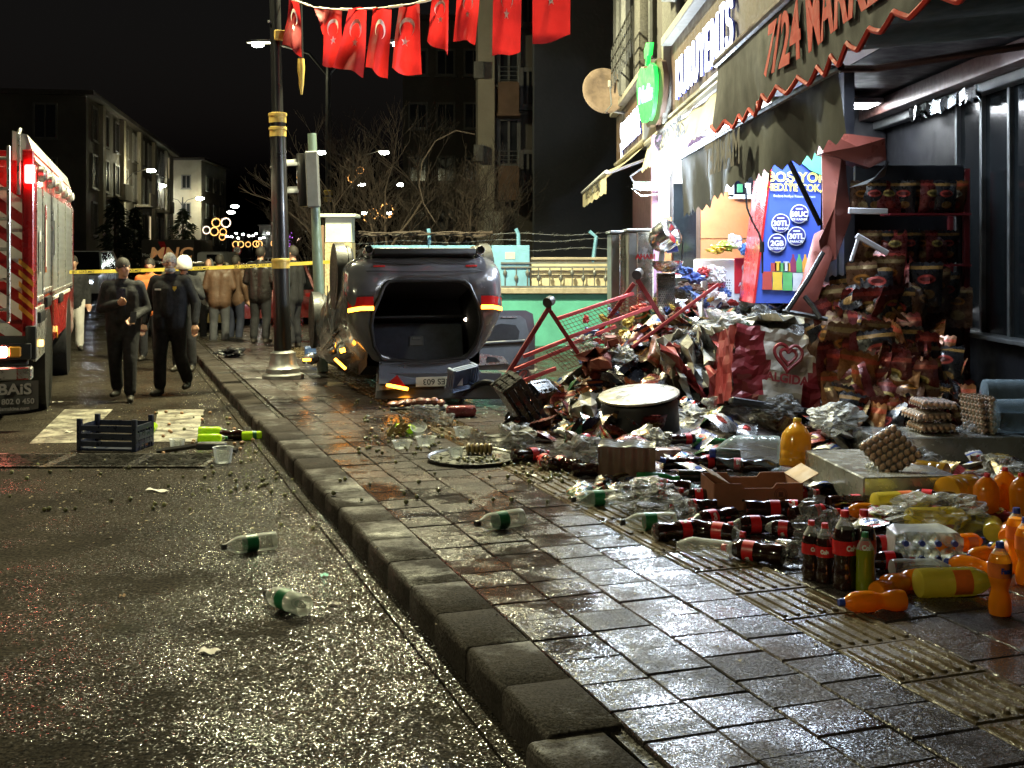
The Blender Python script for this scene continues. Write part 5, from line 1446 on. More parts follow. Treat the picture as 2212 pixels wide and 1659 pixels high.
# satellite dish
sd = thing('satellite_dish', 'rusty round satellite dish on the corner of the shop', 'satellite dish', Tm(at(1306, 196, 19.6)) @ Rz(.25) @ Rx(PI / 2 - .12))
M_RUST = mat('rusty_dish', (.15, .105, .075), .7, .1, .45, 6, .3, 40)
MB().lathe([(.001, -.07), (.12, -.065), (.25, -.04), (.37, 0), (.385, .005), (.37, .012), (.25, -.025), (.12, -.05), (.001, -.055)], 36, 0, None, False).obj('reflector', M_RUST, sd, 60)
MB().tube([(0, -.36, 0), (.02, -.3, .25), (-.05, -.02, .42)], .013, 6).obj('feed_arm', M_GALV, sd)
MB().cyl((-.05, -.04, .40), (-.05, .06, .42), .03, n=10).obj('receiver', M_CREAMF, sd)
MB().tube([(0, -.1, -.08), (.1, -.3, -.12), (.45, -.35, -.1)], .025, 6).obj('bracket', M_GALV, sd)

# blue advert board and the red-brown torn cabinet sheet beside it
M_ADB = mat('advert_blue', (.045, .085, .42), .45, 0, .12, 1.5)
M_ADY = mat('advert_yellow', (.75, .6, .12), .5)
M_ADW = mat('advert_white', (.7, .7, .75), .5)
M_ADN = mat('advert_navy', (.03, .03, .18), .5)
M_ADG = mat('advert_green', (.12, .5, .3), .5)
AY = 11.8
ad = thing('advert_board', 'tall blue advert board with yellow words and round price badges', 'advert', Tm((0, AY, 0)))
def apt(u, v): q = at(u, v, AY); return (q.x, q.z)
quad = [apt(1628, 655), apt(1742, 655), apt(1772, 560), apt(1776, 332), apt(1668, 332)]
MB().prism(quad, .7, 0, Tm((0, .72, 0)) @ FRONT).obj('board', M_ADB, ad)
AM = lambda u, v, d=-.004: Tm((apt(u, v)[0], d, apt(u, v)[1])) @ FRONT
MB().prism([apt(1626, 655), apt(1631, 655), apt(1671, 332), apt(1666, 332)], .72, 0, Tm((0, .715, 0)) @ FRONT).obj('red_edge', M_RED, ad)
MB().prism([(-.16, .07), (.19, .07), (.19, -.16), (.05, -.10), (-.05, -.02)], .004, 0, AM(1740, 347, -.012)).obj('green_patch', M_ADG, ad, 0)
sl = -.02
text('BOŞ YOK', .135, M_ADY, ad, AM(1722, 384) @ Rz(sl), .001, .004, 1.0)
text('HEDİYE ÇOK,', .10, M_ADY, ad, AM(1715, 406) @ Rz(sl), .001, .003, .9)
text('Bedava hediye kazanma fırsatı', .035, M_ADW, ad, AM(1716, 424) @ Rz(sl), .001, 0)
for u, v, l1, l2, l3 in ((1726, 462, '', '60UC', "'YE KADAR"), (1686, 482, '', '30TL', "'YE KADAR"), (1720, 510, '', '30TL', 'PARACIK'), (1678, 525, '', '2GB', 'İNTERNET')):
    bd = MB().prism([(.092 * math.cos(a) * (1.0 + .05 * math.sin(2 * a)), .095 * math.sin(a)) for a in [2 * PI * i / 28 for i in range(28)]], .004, 0, AM(u, v, -.004)).obj('badge', M_ADW, ad, 0)
    MB().prism([(.083 * math.cos(a) * (1.0 + .05 * math.sin(2 * a)), .086 * math.sin(a)) for a in [2 * PI * i / 28 for i in range(28)]], .003, 0, AM(u, v, -.009)).obj('badge_face', M_ADN, bd, 0)
    text(l2, .072, M_ADW, bd, AM(u, v + 1, -.013), .001, .003)
    text(l3, .032, M_ADW, bd, AM(u, v + 12, -.013), .001, .001)
    MB().box((0, 0, 0), (.07, .014, .002), 0).obj('badge_line', M_ADW, bd, 0, AM(u, v - 11, -.013))
PK = [mat('print_%d' % k, c_, .5) for k, c_ in enumerate(((.4, .06, .05), (.6, .4, .05), (.1, .35, .12), (.5, .5, .55), (.65, .3, .05), (.25, .04, .1)))]
for k in range(6): MB().box((0, 0, 0), (.055, .085 + .01 * (k % 2), .003)).obj('printed_pack', PK[k], ad, 0, AM(1671 + k * 9, 577 - (k % 2) * 2, -.004))
for k in range(3):
    MB().prism([(-.026, -.08), (.026, -.08), (.03, .02), (.01, .075), (.01, .1), (-.01, .1), (-.01, .075), (-.03, .02)], .003, 0, AM(1713 + k * 13, 571, -.005)).obj('printed_bottle', (PK[5], PK[2], PK[4])[k], ad, 0)
for k in range(5): MB().prism([(-.05, -.09), (.05, -.09), (.045, 0), (.05, .09), (-.05, .09), (-.045, 0)], .003, 0, AM(1657 + k * 22, 606 + k, -.004)).obj('printed_bag', PK[(0, 1, 2, 3, 1)[k]], ad, 0)

M_REDB = mat('red_brown_sheet', (.17, .045, .032), .35, .3, .2, 2.5, .12, 14)
M_REDD = mat('dark_red_metal', (.16, .013, .016), .4, .2, .2, 4, .1, 30)
ts = thing('torn_cabinet', 'bent red-brown cabinet sheet standing between the blue board and the rack', 'cabinet', Tm((0, 0, 0)))
rc = random.Random(9)
def sheet(poly, Y, d, name, m, parent, tilt=0.0):
    pts = [at(u, v, Y) for u, v in poly]
    n = len(pts)
    c = sum(pts, Vector()) / n
    f = [p + Vector((0, tilt * (p.z - c.z) + rc.uniform(-.05, .05), 0)) for p in pts]
    b_ = [p + Vector((.01, d, 0)) for p in f]
    cf = sum(f, Vector()) / n + Vector((0, -.06, 0)); cb_ = sum(b_, Vector()) / n
    mb = MB().add(f + b_ + [cf, cb_], [(i, (i + 1) % n, 2 * n) for i in range(n)] + [(n + (i + 1) % n, n + i, 2 * n + 1) for i in range(n)] + [((i + 1) % n, i, n + i, n + (i + 1) % n) for i in range(n)])
    return mb.obj(name, m, parent, 30)
sheet([(1778, 285), (1776, 500), (1765, 520), (1775, 575), (1800, 560), (1838, 470), (1833, 385), (1826, 290)], 10.9, .05, 'side_sheet', M_REDB, ts, .1)
sheet([(1778, 282), (1826, 288), (1908, 300), (1914, 345), (1880, 362), (1778, 330)], 10.85, .3, 'header_box', M_REDB, ts)
sheet([(1838, 468), (1796, 560), (1746, 676), (1690, 672), (1728, 610), (1768, 505)], 10.8, .04, 'bent_sheet', M_REDB, ts, .35)
sheet([(1835, 405), (1905, 380), (1918, 350), (1912, 380), (1870, 398)], 10.75, .02, 'torn_foil', M_STEELD, ts)
bf = MB()
for u, v, u2, v2 in ((1778, 545, 1700, 672), (1690, 672, 1788, 690), (1738, 640, 1772, 688)): bf.tube([at(u, v, 10.6), at((u + u2) / 2 + 3, (v + v2) / 2, 10.55), at(u2, v2, 10.5)], .022, 6)
bf.obj('bent_frame', M_CARB, ts)

# snack rack
M_RACKP = mat('rack_mesh_panel', (.13, .05, .045), .5, .2, .25, 5, .5, 200)
rk = thing('snack_rack', 'tall red snack rack with hanging bags against the dark shop glass', 'rack', Tm((0, 11.05, .15)))
MB().box((3.28, .4, 1.2), (.05, .05, 2.4), bev=.006).obj('post', M_REDD, rk); MB().box((4.24, 0, 1.2), (.055, .06, 2.4), bev=.006).obj('post', M_REDD, rk)
MB().box((4.24, .4, 1.2), (.05, .05, 2.4), bev=.006).obj('post', M_REDD, rk)
MB().box((3.7, -.01, 2.30), (1.02, .05, .26), bev=.01).obj('header', M_DARKP, rk)
MB().box((3.7, .45, 1.7), (1.1, .03, 1.4)).obj('back_panel', M_DARKP, rk, 0)
for z in (.3, .72, 1.12): MB().box((3.95, 0, z), (.56, .03, .05), bev=.006).obj('cross_bar', M_REDD, rk)
for z0, z1 in ((.33, .69), (.76, 1.09), (1.16, 1.42)): MB().box((3.97, .03, (z0 + z1) / 2), (.5, .012, z1 - z0)).obj('mesh_panel', M_RACKP, rk, 0)
for z in (1.97, 1.5): MB().box((3.85, -.02, z), (.75, .3, .02)).obj('shelf', M_REDD, rk, 0)
MB().box((at(1875, 456, 10.8).x, -.25, at(1875, 456, 10.8).z - .15), (.36, .03, .055), 0, Ry(.02), .006).obj('shelf_edge', M_ALUF, rk)
MB().box((at(1884, 528, 10.75).x, -.3, at(1884, 528, 10.75).z - .15), (.33, .03, .05), 0, Ry(.52), .006).obj('bent_shelf_edge', M_ALUF, rk)
MB().box((at(1846, 540, 10.75).x, -.3, at(1846, 540, 10.75).z - .15), (.03, .03, .22), 0, Ry(.3), .006).obj('bent_shelf_edge', M_ALUF, rk)
pk = MB().box((at(1928, 575, 11.6).x, 11.6, at(1928, 575, 11.6).z), (.36, .02, .52)).obj('pink_poster', mat('pink_poster', (.6, .2, .24), .6, emit=.06, ecol=(1, .4, .4), trans=.4))
tag(pk, 'pink poster glimpsed behind the torn snack bags of the rack', 'poster')
ye = sheet([(1895, 535), (1922, 543), (1925, 560), (1905, 575), (1890, 556)], 10.9, .01, 'yellow_bag_scrap', mat('yellow_foil', (.65, .6, .18), .35), None)
tag(ye, 'torn yellow-green wrapper hanging under the bent shelf edge', 'wrapper')
# a shelf with goods dimly seen behind the shop glass
sh = thing('store_shelf', 'dim store shelf with goods behind the right hand shop glass', 'shelf', Tm((GX + .5, 10.6, 0)))
for z in (.5, 1.02, 1.6): MB().box((.3, 0, z), (.6, 2.2, .03)).obj('board', M_STEELD, sh, 0)
for k in range(9): MB().box((.1, -.9 + k * .22, 1.14), (.12, .14, .2), bev=.02).obj('goods', PK[k % 6], sh)
# ================================================================ bottles
M_COKE = mat('cola_liquid', (.018, .006, .004), .07, 0, .1, 3, coat=1)
M_CLEAR = mat('clear_plastic', (.75, .78, .78), .08, 0, 0, 3, thin=.86)
M_WATERY = mat('clear_drink', (.6, .64, .6), .07, 0, .05, 3, thin=.84)
M_LIME = mat('lime_drink', (.5, .72, .03), .1, 0, .08, 3, trans=.45, coat=.8)
M_LIMED = mat('green_tea_drink', (.25, .29, .015), .1, 0, .08, 3, trans=.35, coat=.8)
M_ORNG = mat('orange_drink', (.75, .27, .012), .1, 0, .12, 5, rand=.18, trans=.5, coat=.8)
M_LEMON = mat('lemon_drink', (.64, .54, .09), .1, 0, .12, 5, rand=.15, trans=.5, coat=.8)
M_OIL = mat('amber_oil', (.62, .33, .03), .1, 0, .12, 4, trans=.4, coat=.8)
M_GREENGL = mat('green_glass', (.03, .22, .06), .06, 0, .1, 3, trans=.3, coat=1)
M_DARKGL = mat('dark_glass', (.01, .015, .008), .06, 0, .1, 3, coat=1)
M_LREDC = mat('red_bottle_label', (.5, .012, .015), .35, 0, .1, 6)
M_LGRN = mat('green_bottle_label', (.012, .13, .05), .4, 0, .15, 6)
M_LORG = mat('orange_bottle_label', (.6, .13, .02), .4, 0, .25, 12)
M_CAPR = mat('red_cap', (.5, .02, .02), .35)
M_CAPB = mat('blue_cap', (.02, .04, .25), .35)
M_CAPK = mat('dark_cap', (.02, .02, .022), .4)
M_CAPG = mat('green_cap', (.02, .16, .06), .4)
M_CAPY = mat('yellow_cap', (.65, .42, .03), .4)
M_LWHITE = mat('white_bottle_print', (.7, .7, .68), .5)
PROF = dict(
    cola=[(.62, 0), (.95, .012), (1, .05), (1, .18), (.9, .27), (.87, .35), (1, .44), (1, .64), (.93, .71), (.72, .80), (.42, .885), (.32, .92), (.32, .945)],
    soda=[(.6, 0), (.93, .012), (1, .045), (1, .3), (.97, .34), (.97, .58), (1, .62), (.97, .70), (.8, .78), (.5, .87), (.33, .92), (.32, .945)],
    fanta=[(.66, 0), (.9, .012), (.98, .06), (1, .13), (.94, .22), (.76, .32), (.72, .36), (.8, .42), (.98, .50), (1, .56), (.98, .74), (.82, .82), (.45, .90), (.33, .93), (.32, .945)],
    big=[(.7, 0), (.95, .02), (1, .06), (1, .30), (.985, .32), (1, .34), (1, .64), (.97, .70), (.72, .82), (.4, .90), (.22, .935), (.21, .95)],
    glass=[(.8, 0), (1, .01), (1, .56), (.93, .64), (.6, .74), (.42, .82), (.38, .95), (.44, .955), (.44, .97)],
    jug=[(.75, 0), (.98, .02), (1, .08), (1, .14), (.97, .16), (1, .18), (1, .3), (.97, .32), (1, .34), (1, .55), (.95, .66), (.7, .78), (.35, .88), (.24, .91), (.24, .95)])
def wrap_text(s, size, R_, z, m, parent, sx=1.0):
    o = text(s, size, m, parent, None, .0, .002, sx)
    for v in o.data.vertices:
        x, y = v.co.x, v.co.y
        v.co = (R_ * math.sin(x / R_), -R_ * math.cos(x / R_), z + y)
    return o
def bottle(kind, h_, r, liquid, lab, cap, fill=1.0, lz=(.42, .62), word=None, wm=None, group='bottles spilled on the sidewalk', label='bottle', cat='bottle', lwrap=1.0):
    t = thing('bottle', label, cat, Matrix(), group)
    pr = [(a * r, b_ * h_) for a, b_ in PROF[kind]]
    n = 20
    mb = MB()
    fine = []
    for k in range(len(pr) - 1):
        fine.append(pr[k])
        if pr[k + 1][1] - pr[k][1] > .05 * h_: fine.append(((pr[k][0] + pr[k + 1][0]) / 2, (pr[k][1] + pr[k + 1][1]) / 2))
    fine.append(pr[-1])
    if fill < 1:
        zf = fill * h_
        for k in range(len(fine) - 1):
            if fine[k][1] < zf < fine[k + 1][1]:
                f = (zf - fine[k][1]) / (fine[k + 1][1] - fine[k][1])
                fine.insert(k + 1, (fine[k][0] + (fine[k + 1][0] - fine[k][0]) * f, zf)); break
    mb.lathe(fine, n)
    zf = fill * h_ + .0001
    mb.m = [0 if max(mb.v[i].z for i in f) <= zf else 1 for f in mb.f]
    sh = mb.obj('shell', [liquid, M_CLEAR], t, 50)
    if lab is not None:
        rr = max([p[0] for p in pr if lz[0] * h_ - .01 <= p[1] <= lz[1] * h_ + .01] or [r]) + .0012
        if lwrap >= 1: lb = MB().lathe([(rr, lz[0] * h_), (rr, lz[1] * h_)], n, 0, None, False)
        else: lb = MB().grid(lambda i, j: (rr * math.sin((i - .5) * 2 * PI * lwrap), -rr * math.cos((i - .5) * 2 * PI * lwrap), (lz[0] + (lz[1] - lz[0]) * j) * h_), 10, 1)
        lo = lb.obj('label_band', lab, t, 60)
        if word: wrap_text(word, (lz[1] - lz[0]) * h_ * .5, rr + .001, (lz[0] + lz[1]) / 2 * h_, wm or M_LWHITE, lo, .8)
    if cap is not None:
        c0 = pr[-1][0] * 1.12
        MB().lathe([(c0 * 1.12, .918 * h_), (c0 * 1.12, .93 * h_), (c0, .932 * h_), (c0, .99 * h_), (c0 * .9, h_), (.001, h_)], 16).obj('cap', cap, t)
    t['h'] = h_; t['r'] = r
    return t
PROTO, PLACED = {}, set()
def proto(name):
    if name in PROTO: return PROTO[name], name in PLACED
    P = {'cola': lambda: bottle('cola', .335, .053, M_COKE, M_LREDC, M_CAPR, .8, (.45, .63), 'Cola'),
         'cola_small': lambda: bottle('cola', .29, .046, M_COKE, M_LREDC, M_CAPR, .76, (.45, .63), 'Cola'),
         'cola_big': lambda: bottle('cola', .375, .057, M_COKE, M_LREDC, M_CAPR, .77, (.45, .63), 'Cola'),
         'sprite': lambda: bottle('soda', .33, .052, M_WATERY, M_LGRN, M_CAPK, .8, (.36, .57), 'SPRITE', M_LWHITE),
         'clear': lambda: bottle('soda', .32, .05, M_CLEAR, None, None, .8),
         'lime': lambda: bottle('soda', .27, .042, M_LIME, None, M_CAPG, .8),
         'lime_lab': lambda: bottle('soda', .25, .042, M_LIME, M_LGRN, M_CAPK, .85, (.4, .55)),
         'tea': lambda: bottle('soda', .285, .044, M_LIMED, None, M_CAPG, .72),
         'fanta': lambda: bottle('fanta', .325, .05, M_ORNG, M_LORG, M_CAPB, .84, (.53, .73), 'Fanta', M_CAPB),
         'fanta_lie': lambda: bottle('fanta', .31, .048, M_ORNG, mat('pink_label', (.55, .2, .16), .4), M_CAPB, 1.0, (.53, .73), None, None, lwrap=.25),
         'lemon': lambda: bottle('big', .40, .068, M_LEMON, M_LORG, M_CAPK, 1.0, (.4, .62), None, None, lwrap=.3),
         'lemon_s': lambda: bottle('soda', .30, .055, M_LEMON, M_LORG, M_CAPB, 1.0, (.4, .6), None, None, lwrap=.4),
         'green': lambda: bottle('glass', .31, .044, M_GREENGL, M_LGRN, None, 1.0, (.2, .5)),
         'dark': lambda: bottle('glass', .3, .042, M_DARKGL, None, M_CAPR, 1.0),
         'jug': lambda: bottle('jug', .52, .135, mat('blue_clear_plastic', (.34, .44, .5), .08, 0, .1, 3, thin=.93), None, M_CAPB, 1.0),
         'oil': lambda: bottle('jug', .36, .11, M_OIL, None, M_CAPY, 1.0),
         'orange_jar': lambda: bottle('big', .29, .075, M_ORNG, None, M_CAPR, 1.0),
         'dark_plain': lambda: bottle('cola', .30, .048, M_COKE, None, M_CAPK, .9)}
    PROTO[name] = P[name]()
    return PROTO[name], False
def place(name, M, label, group=None):
    p, used = proto(name)
    PLACED.add(name)
    if used: return dup(p, M, label, group or 'bottles spilled on the sidewalk')
    p.matrix_world = M; p['label'] = label
    p['group'] = group or 'bottles spilled on the sidewalk'
    return p
def stand(name, u, v, label, z=.15, yaw=0.0, group=None, tilt=0.0):
    return place(name, Tm(gp(u, v, z)) @ Rz(yaw) @ Rx(tilt), label, group)
def lie(name, u, v, ang, label, z=.15, spin=0.0, group=None, pitch=0.0, dz=0.0):
    """u, v: where the middle of the bottle touches the ground; ang: way the cap points in the ground plane"""
    p, _ = proto(name)
    return place(name, Tm(gp(u, v, z) + Vector((0, 0, p['r'] + dz))) @ Rz(ang) @ Ry(PI / 2 + pitch) @ Rz(spin) @ Tm((0, 0, -p['h'] * .48)), label, group)

G1 = 'standing soft drink bottles at the right'
stand('cola_small', 1753, 1251, 'leftmost small cola bottle standing in the row of dark bottles', yaw=.1, group=G1)
stand('cola_small', 1782, 1258, 'small cola bottle standing second in the row of dark bottles', yaw=-.3, group=G1)
stand('cola_big', 1825, 1271, 'tallest cola bottle standing in the middle of the row', yaw=.3, group=G1)
stand('cola_big', 1866, 1269, 'large cola bottle half hidden behind the olive green drink', yaw=.0, group=G1)
stand('tea', 1869, 1279, 'olive green drink bottle standing in front of the cola bottles', group=G1)
stand('fanta', 2160, 1328, 'orange drink bottle standing alone at the right edge', yaw=.25, group=G1)
stand('fanta', 2196, 1236, 'orange drink bottle standing behind at the far right edge', yaw=1.2, group=G1)
stand('fanta', 2216, 1262, 'orange drink bottle cut by the right edge of the picture', yaw=.4, group=G1)
lie('fanta_lie', 1886, 1322, PI + .12, 'orange drink bottle lying with its cap toward the olive green drink', spin=.5)
lie('fanta_lie', 1928, 1288, .75, 'orange drink bottle lying behind another, pink label up', spin=2.2)
lie('fanta_lie', 1958, 1276, .55, 'orange drink bottle lying against the big lemon bottle', spin=.8)
lie('fanta_lie', 2132, 1218, PI + .5, 'orange drink bottle lying beside the shrink wrapped water pack', spin=1.4)
lie('lemon', 2064, 1288, .12, 'big pale yellow lemon bottle lying in front of the water pack', spin=-.2)
lie('lemon_s', 2145, 1160, 1.2, 'round lemon yellow bottle lying among the orange bags', spin=.8)
lie('lemon', 2030, 1158, .1, 'lemon yellow bottle inside a torn clear bag behind the water pack', spin=1.2, dz=.03)
G2 = 'cola bottles lying on the sidewalk'
for u, v, a, lab, k in ((1470, 1166, .35, 'cola bottle lying behind the empty clear bottle', 'cola'), (1546, 1168, -.55, 'cola bottle lying to the right of the empty clear bottle', 'cola'),
        (1628, 1213, 2.6, 'cola bottle lying next to the dented grey cup', 'cola'), (1540, 1139, .5 + PI, 'cola bottle lying in front of the left end of the cardboard box', 'cola'),
        (1636, 1153, PI + .1, 'cola bottle lying below the middle of the cardboard box', 'cola'), (1700, 1160, PI - .4, 'cola bottle lying beside the leftmost standing cola', 'cola_small'),
        (1500, 1110, PI, 'cola bottle lying left of the cardboard box corner', 'cola_small'), (1514, 1086, PI, 'cola bottle pointing its neck out behind the cardboard box', 'cola_small'),
        (1472, 1015, 0, 'dark bottle lying flat beside the blue capped pack', 'dark_plain'), (1523, 1014, .5, 'cola bottle lying under the big water bottle', 'cola'),
        (1508, 1040, .0, 'dark glass bottle with red top lying by the green bottle', 'dark'), (1278, 1029, .1, 'dark bottle lying left of the brown shrink pack', 'dark_plain'),
        (1146, 997, .6, 'cola bottle at the right rim of the round tray, bottom forward', 'cola'), (1180, 1012, 1.9, 'cola bottle standing its base to the viewer, middle of three', 'cola'),
        (1217, 1016, 2.3, 'cola bottle with base to the viewer, right of three', 'cola'), (1665, 1118, .0, 'cola bottle half under the cardboard box', 'cola'),
        (1760, 1128, .3, 'cola bottle lying behind the standing small colas', 'cola'), (1900, 1200, .1, 'cola bottle lying between tall cola and water pack', 'cola'),
        (1912, 1230, .0, 'cola bottle lying low behind the olive green drink', 'cola_small'), (1588, 1016, -.2, 'cola bottle lying under the blue jug bottle', 'cola_small'),
        (1720, 1112, 2.9, 'cola bottle lying at the right foot of the cardboard box', 'cola_small'), (1940, 1010, .4, 'cola bottle fallen below the tilted egg tray', 'cola_small'),
        (2060, 1060, .9, 'cola bottle lying in the heap before the orange bags', 'cola'), (2150, 985, .3, 'cola bottle lying near the clear bottles at right edge', 'cola'),
        (2190, 1015, 1.3, 'dark bottle lying at the right picture edge', 'dark_plain'), (1640, 1020, .2, 'dark bottle lying behind the box with the yellow jug', 'dark_plain')):
    lie(k, u, v, a, lab, spin=u * .7, group=G2)
G3 = 'clear soda bottles with green labels'
lie('sprite', 1290, 1094, PI + .25, 'clear bottle with green label lying by the cola bag', spin=.6, group=G3)
lie('sprite', 1402, 1146, PI + .15, 'clear bottle with green label lying left of the colas', spin=1.5, group=G3)
lie('sprite', 1080, 1143, PI + .62, 'clear bottle with green label lying alone on the pavers', spin=.7, group=G3)
lie('sprite', 540, 1193, PI + .55, 'clear bottle with green label lying on the road near the kerb', 0, .4, G3)
lie('sprite', 617, 1318, PI - .75, 'clear bottle lying on the road with its base to the viewer', 0, .4, G3)
lie('clear', 1520, 1203, 2.65, 'empty clear bottle without label lying in front of the colas', group=G3)
lie('clear', 1990, 1250, .1, 'empty clear bottle lying behind the lemon bottle', group=G3)
G4 = 'lime drink bottles'
lie('lime', 458, 956, .1, 'lime drink bottle on the road, front one of the pair', 0, 0, G4)
lie('lime', 458, 940, .05, 'lime drink bottle on the road, behind its twin', 0, 0, G4)
lie('lime_lab', 550, 950, .25, 'lime drink bottle lying against the kerb', 0, 0, G4)
lie('lime', 330, 932, 1.7, 'lime drink bottle on the road behind the dark crate', 0, 0, G4)
lie('lime_lab', 878, 936, -.5, 'lime drink bottle with dark label lying on the sidewalk', .15, 0, G4)
lie('dark_plain', 508, 950, .2, 'dark bottle lying between the lime bottles on the road', 0)
lie('green', 1420, 1047, .0, 'green glass bottle lying by the shrink wrapped pack')
lie('jug', 1612, 1016, PI - .1, 'large clear water jug lying in the middle of the heap', dz=-.01)
place('oil', Tm(gp(1714, 1024, .15) + Vector((0, -.02, .05))) @ Rx(-.2) @ Ry(.12), 'crumpled amber oil jug standing behind the cardboard box')
for k, (u, v, y) in enumerate(((2128, 1124, .2), (2172, 1112, .8), (2212, 1128, 1.5))):
    b_ = place('orange_jar', Tm(gp(u, v, .15)) @ Rx(.1 - .12 * k) @ Rz(y), ('orange juice jar under red ties, left of three', 'orange juice jar under red ties, middle of three', 'orange juice jar at the right picture edge')[k], 'orange juice jars')
place('jug', Tm(Vector((3.72, 9.2, .49))) @ Rz(.1) @ Ry(PI / 2), 'large clear jug lying beside the egg trays at the right edge'); place('jug', Tm(Vector((3.76, 9.45, .62))) @ Rz(-.1) @ Ry(PI / 2), 'large clear jug lying on top behind the egg trays at the right edge')

# more of the spilled stock toward the right edge
for k, (n_, u, v, a, lab) in enumerate((('fanta_lie', 2075, 1205, .4, 'orange bottle lying right of the water pack'), ('fanta_lie', 2110, 1245, 2.4, 'orange bottle lying behind the lone standing orange drink'), ('lemon_s', 2100, 1150, .6, 'lemon bottle lying between the water pack and orange jars'),
        ('fanta_lie', 2180, 1180, 1.1, 'orange bottle lying under the orange jars'), ('lemon_s', 2190, 1215, 2.0, 'lemon bottle lying at the right picture edge'), ('oil', 2085, 1100, .5, 'amber jug lying behind the torn bag of lemon drink'),
        ('lemon', 1950, 1120, .2, 'lemon yellow bottle lying behind the water pack, cap right'), ('fanta_lie', 1880, 1120, PI, 'orange bottle lying behind the standing colas'), ('fanta_lie', 2040, 1085, .9, 'orange bottle lying in front of the egg trays'),
        ('cola', 2010, 1105, 2.7, 'cola bottle lying under the torn lemon bag'), ('cola', 1840, 1105, .2, 'cola bottle lying right of the cardboard box'), ('cola_small', 1895, 1085, 1.0, 'cola bottle lying by the steel step'),
        ('cola', 1420, 1090, .2, 'cola bottle lying inside the clear carrier bag, label up'), ('cola', 1440, 1070, 2.9, 'cola bottle lying across the others in the carrier bag'), ('cola', 1580, 1068, .1, 'cola bottle lying against the front of the cardboard box'),
        ('dark_plain', 1330, 985, .4, 'dark bottle lying behind the brown drink pack'), ('cola', 1260, 965, 1.0, 'cola bottle lying in the litter left of the drum'), ('dark', 1560, 990, 2.9, 'dark bottle lying behind the large water jug'),
        ('cola_small', 1480, 968, .3, 'cola bottle lying in front of the drum'), ('green', 1530, 965, .3, 'green bottle lying right of the drum'), ('cola', 1720, 1085, .4, 'cola bottle lying beside the box corner near the step'),
        ('lemon_s', 2205, 1070, .4, 'lemon bottle at the right edge behind the jars'), ('fanta', 2140, 1095, 0, 'orange bottle fallen behind the left orange jar'), ('oil', 1990, 1065, 2.5, 'small amber jug lying under the egg trays'))):
    lie(n_, u, v, a, lab, spin=k * .9, dz=.0 if k % 3 else .03)

# ================================================================ crumpled things
def crumple(seed, s=1.0, amp=.35, sub=3, freq=2.6, flat=.75):
    bm = bmesh.new()
    bmesh.ops.create_icosphere(bm, subdivisions=sub, radius=1)
    o = Vector((seed * 3.1, seed * 1.7, seed * .9))
    for v in bm.verts:
        n1 = noise.noise(v.co * freq * .5 + o); n2 = noise.cell(v.co * freq + o)
        n3 = noise.noise(v.co * freq * 2.3 + o)
        v.co *= 1 + amp * (n1 * 1.2 + (n2 - .5) * .5 + abs(n3) * -.7)
        v.co.z *= flat
    me = bpy.data.meshes.new('plastic_bag')
    bm.to_mesh(me); bm.free()
    return me
M_FILM = mat('clear_film', (.35, .35, .34), .14, 0, .2, 4, thin=.88, bump=.5, bs=18)
M_FILMW = mat('milky_film', (.42, .42, .39), .2, 0, .2, 5, thin=.62, bump=.5, bs=18)
M_BLACKB = mat('black_bag_film', (.012, .012, .014), .2, 0, .2, 6, .4, 24)
CR = []
for k in range(5):
    me = crumple(k + 1, 1.0, .42, 4, 3.2); me.materials.append(M_FILM); CR.append(me)
def bag(u, v, w_, h_, m, label, z=.15, k=0, yaw=0.0, name='plastic_bag', cat='plastic bag', group='crumpled plastic bags', Y=None):
    p = gp(u, v, z) if Y is None else at(u, v, Y)
    o = link(bpy.data.objects.new(name, CR[k % 5]), None, Tm(p + Vector((0, 0, h_ * .42 if Y is None else 0))) @ Rz(yaw) @ Matrix.Diagonal((w_ / 2, w_ / 2.4, h_ / 1.5, 1)))
    recolor(o, m)
    return tag(o, label, cat, group)
bag(1110, 968, .40, .22, M_FILMW, 'crumpled white plastic bag right of the round tray', k=0)
bag(1035, 962, .16, .14, M_FILM, 'small clear plastic tub cover by the banana bunch', k=1)
bag(915, 908, .30, .17, M_FILM, 'clear bag with a green slip lying below the meat tray', k=2)
bag(1400, 1108, .50, .24, M_FILM, 'clear carrier bag holding cola bottles', k=3, yaw=.3)
bag(1250, 1000, .36, .22, M_FILMW, 'milky crumpled bag beside the three cola bottles', k=4)
bag(1428, 968, .24, .16, M_FILMW, 'crumpled pale wrapper behind the brown shrink pack', k=1)
bag(2020, 1152, .62, .26, M_FILM, 'torn clear bag wrapped round the lemon bottle', k=2, yaw=.2)
bag(1975, 1040, .35, .28, M_FILM, 'clear bag slumped under the tilted egg tray', k=0)
bag(1890, 1075, .36, .26, M_FILMW, 'milky bag against the right end of the steel step', k=3)
bag(2090, 985, .40, .28, M_FILM, 'clear bag puffed up beside the egg cartons', k=4)
bag(1770, 1195, .25, .28, M_FILM, 'clear crumpled wrap behind the standing colas', k=1)
bag(1725, 1210, .16, .12, M_FILM, 'small crumpled wrap at the feet of the standing colas', k=2)
bag(1120, 818, .52, .32, M_FILM, 'crumpled clear sheet at the foot of the red trolley', k=3)
bag(500, 772, .42, .17, M_BLACKB, 'black bin bag lying on the far sidewalk near the kerb', k=4)
bag(2160, 1060, .4, .26, M_FILM, 'clear wrap around the orange juice jars', k=0)
bag(1480, 1130, .2, .16, M_FILM, 'torn clear wrap on the cola by the sidewalk edge of the heap', k=3)
bag(985, 853, .22, .16, M_FILMW, 'white crumpled wrap above the meat tray', k=2)
bag(960, 920, .2, .13, M_FILM, 'clear crumpled tub by the red wrapped pack', k=4)
G5 = 'clear plastic cups'
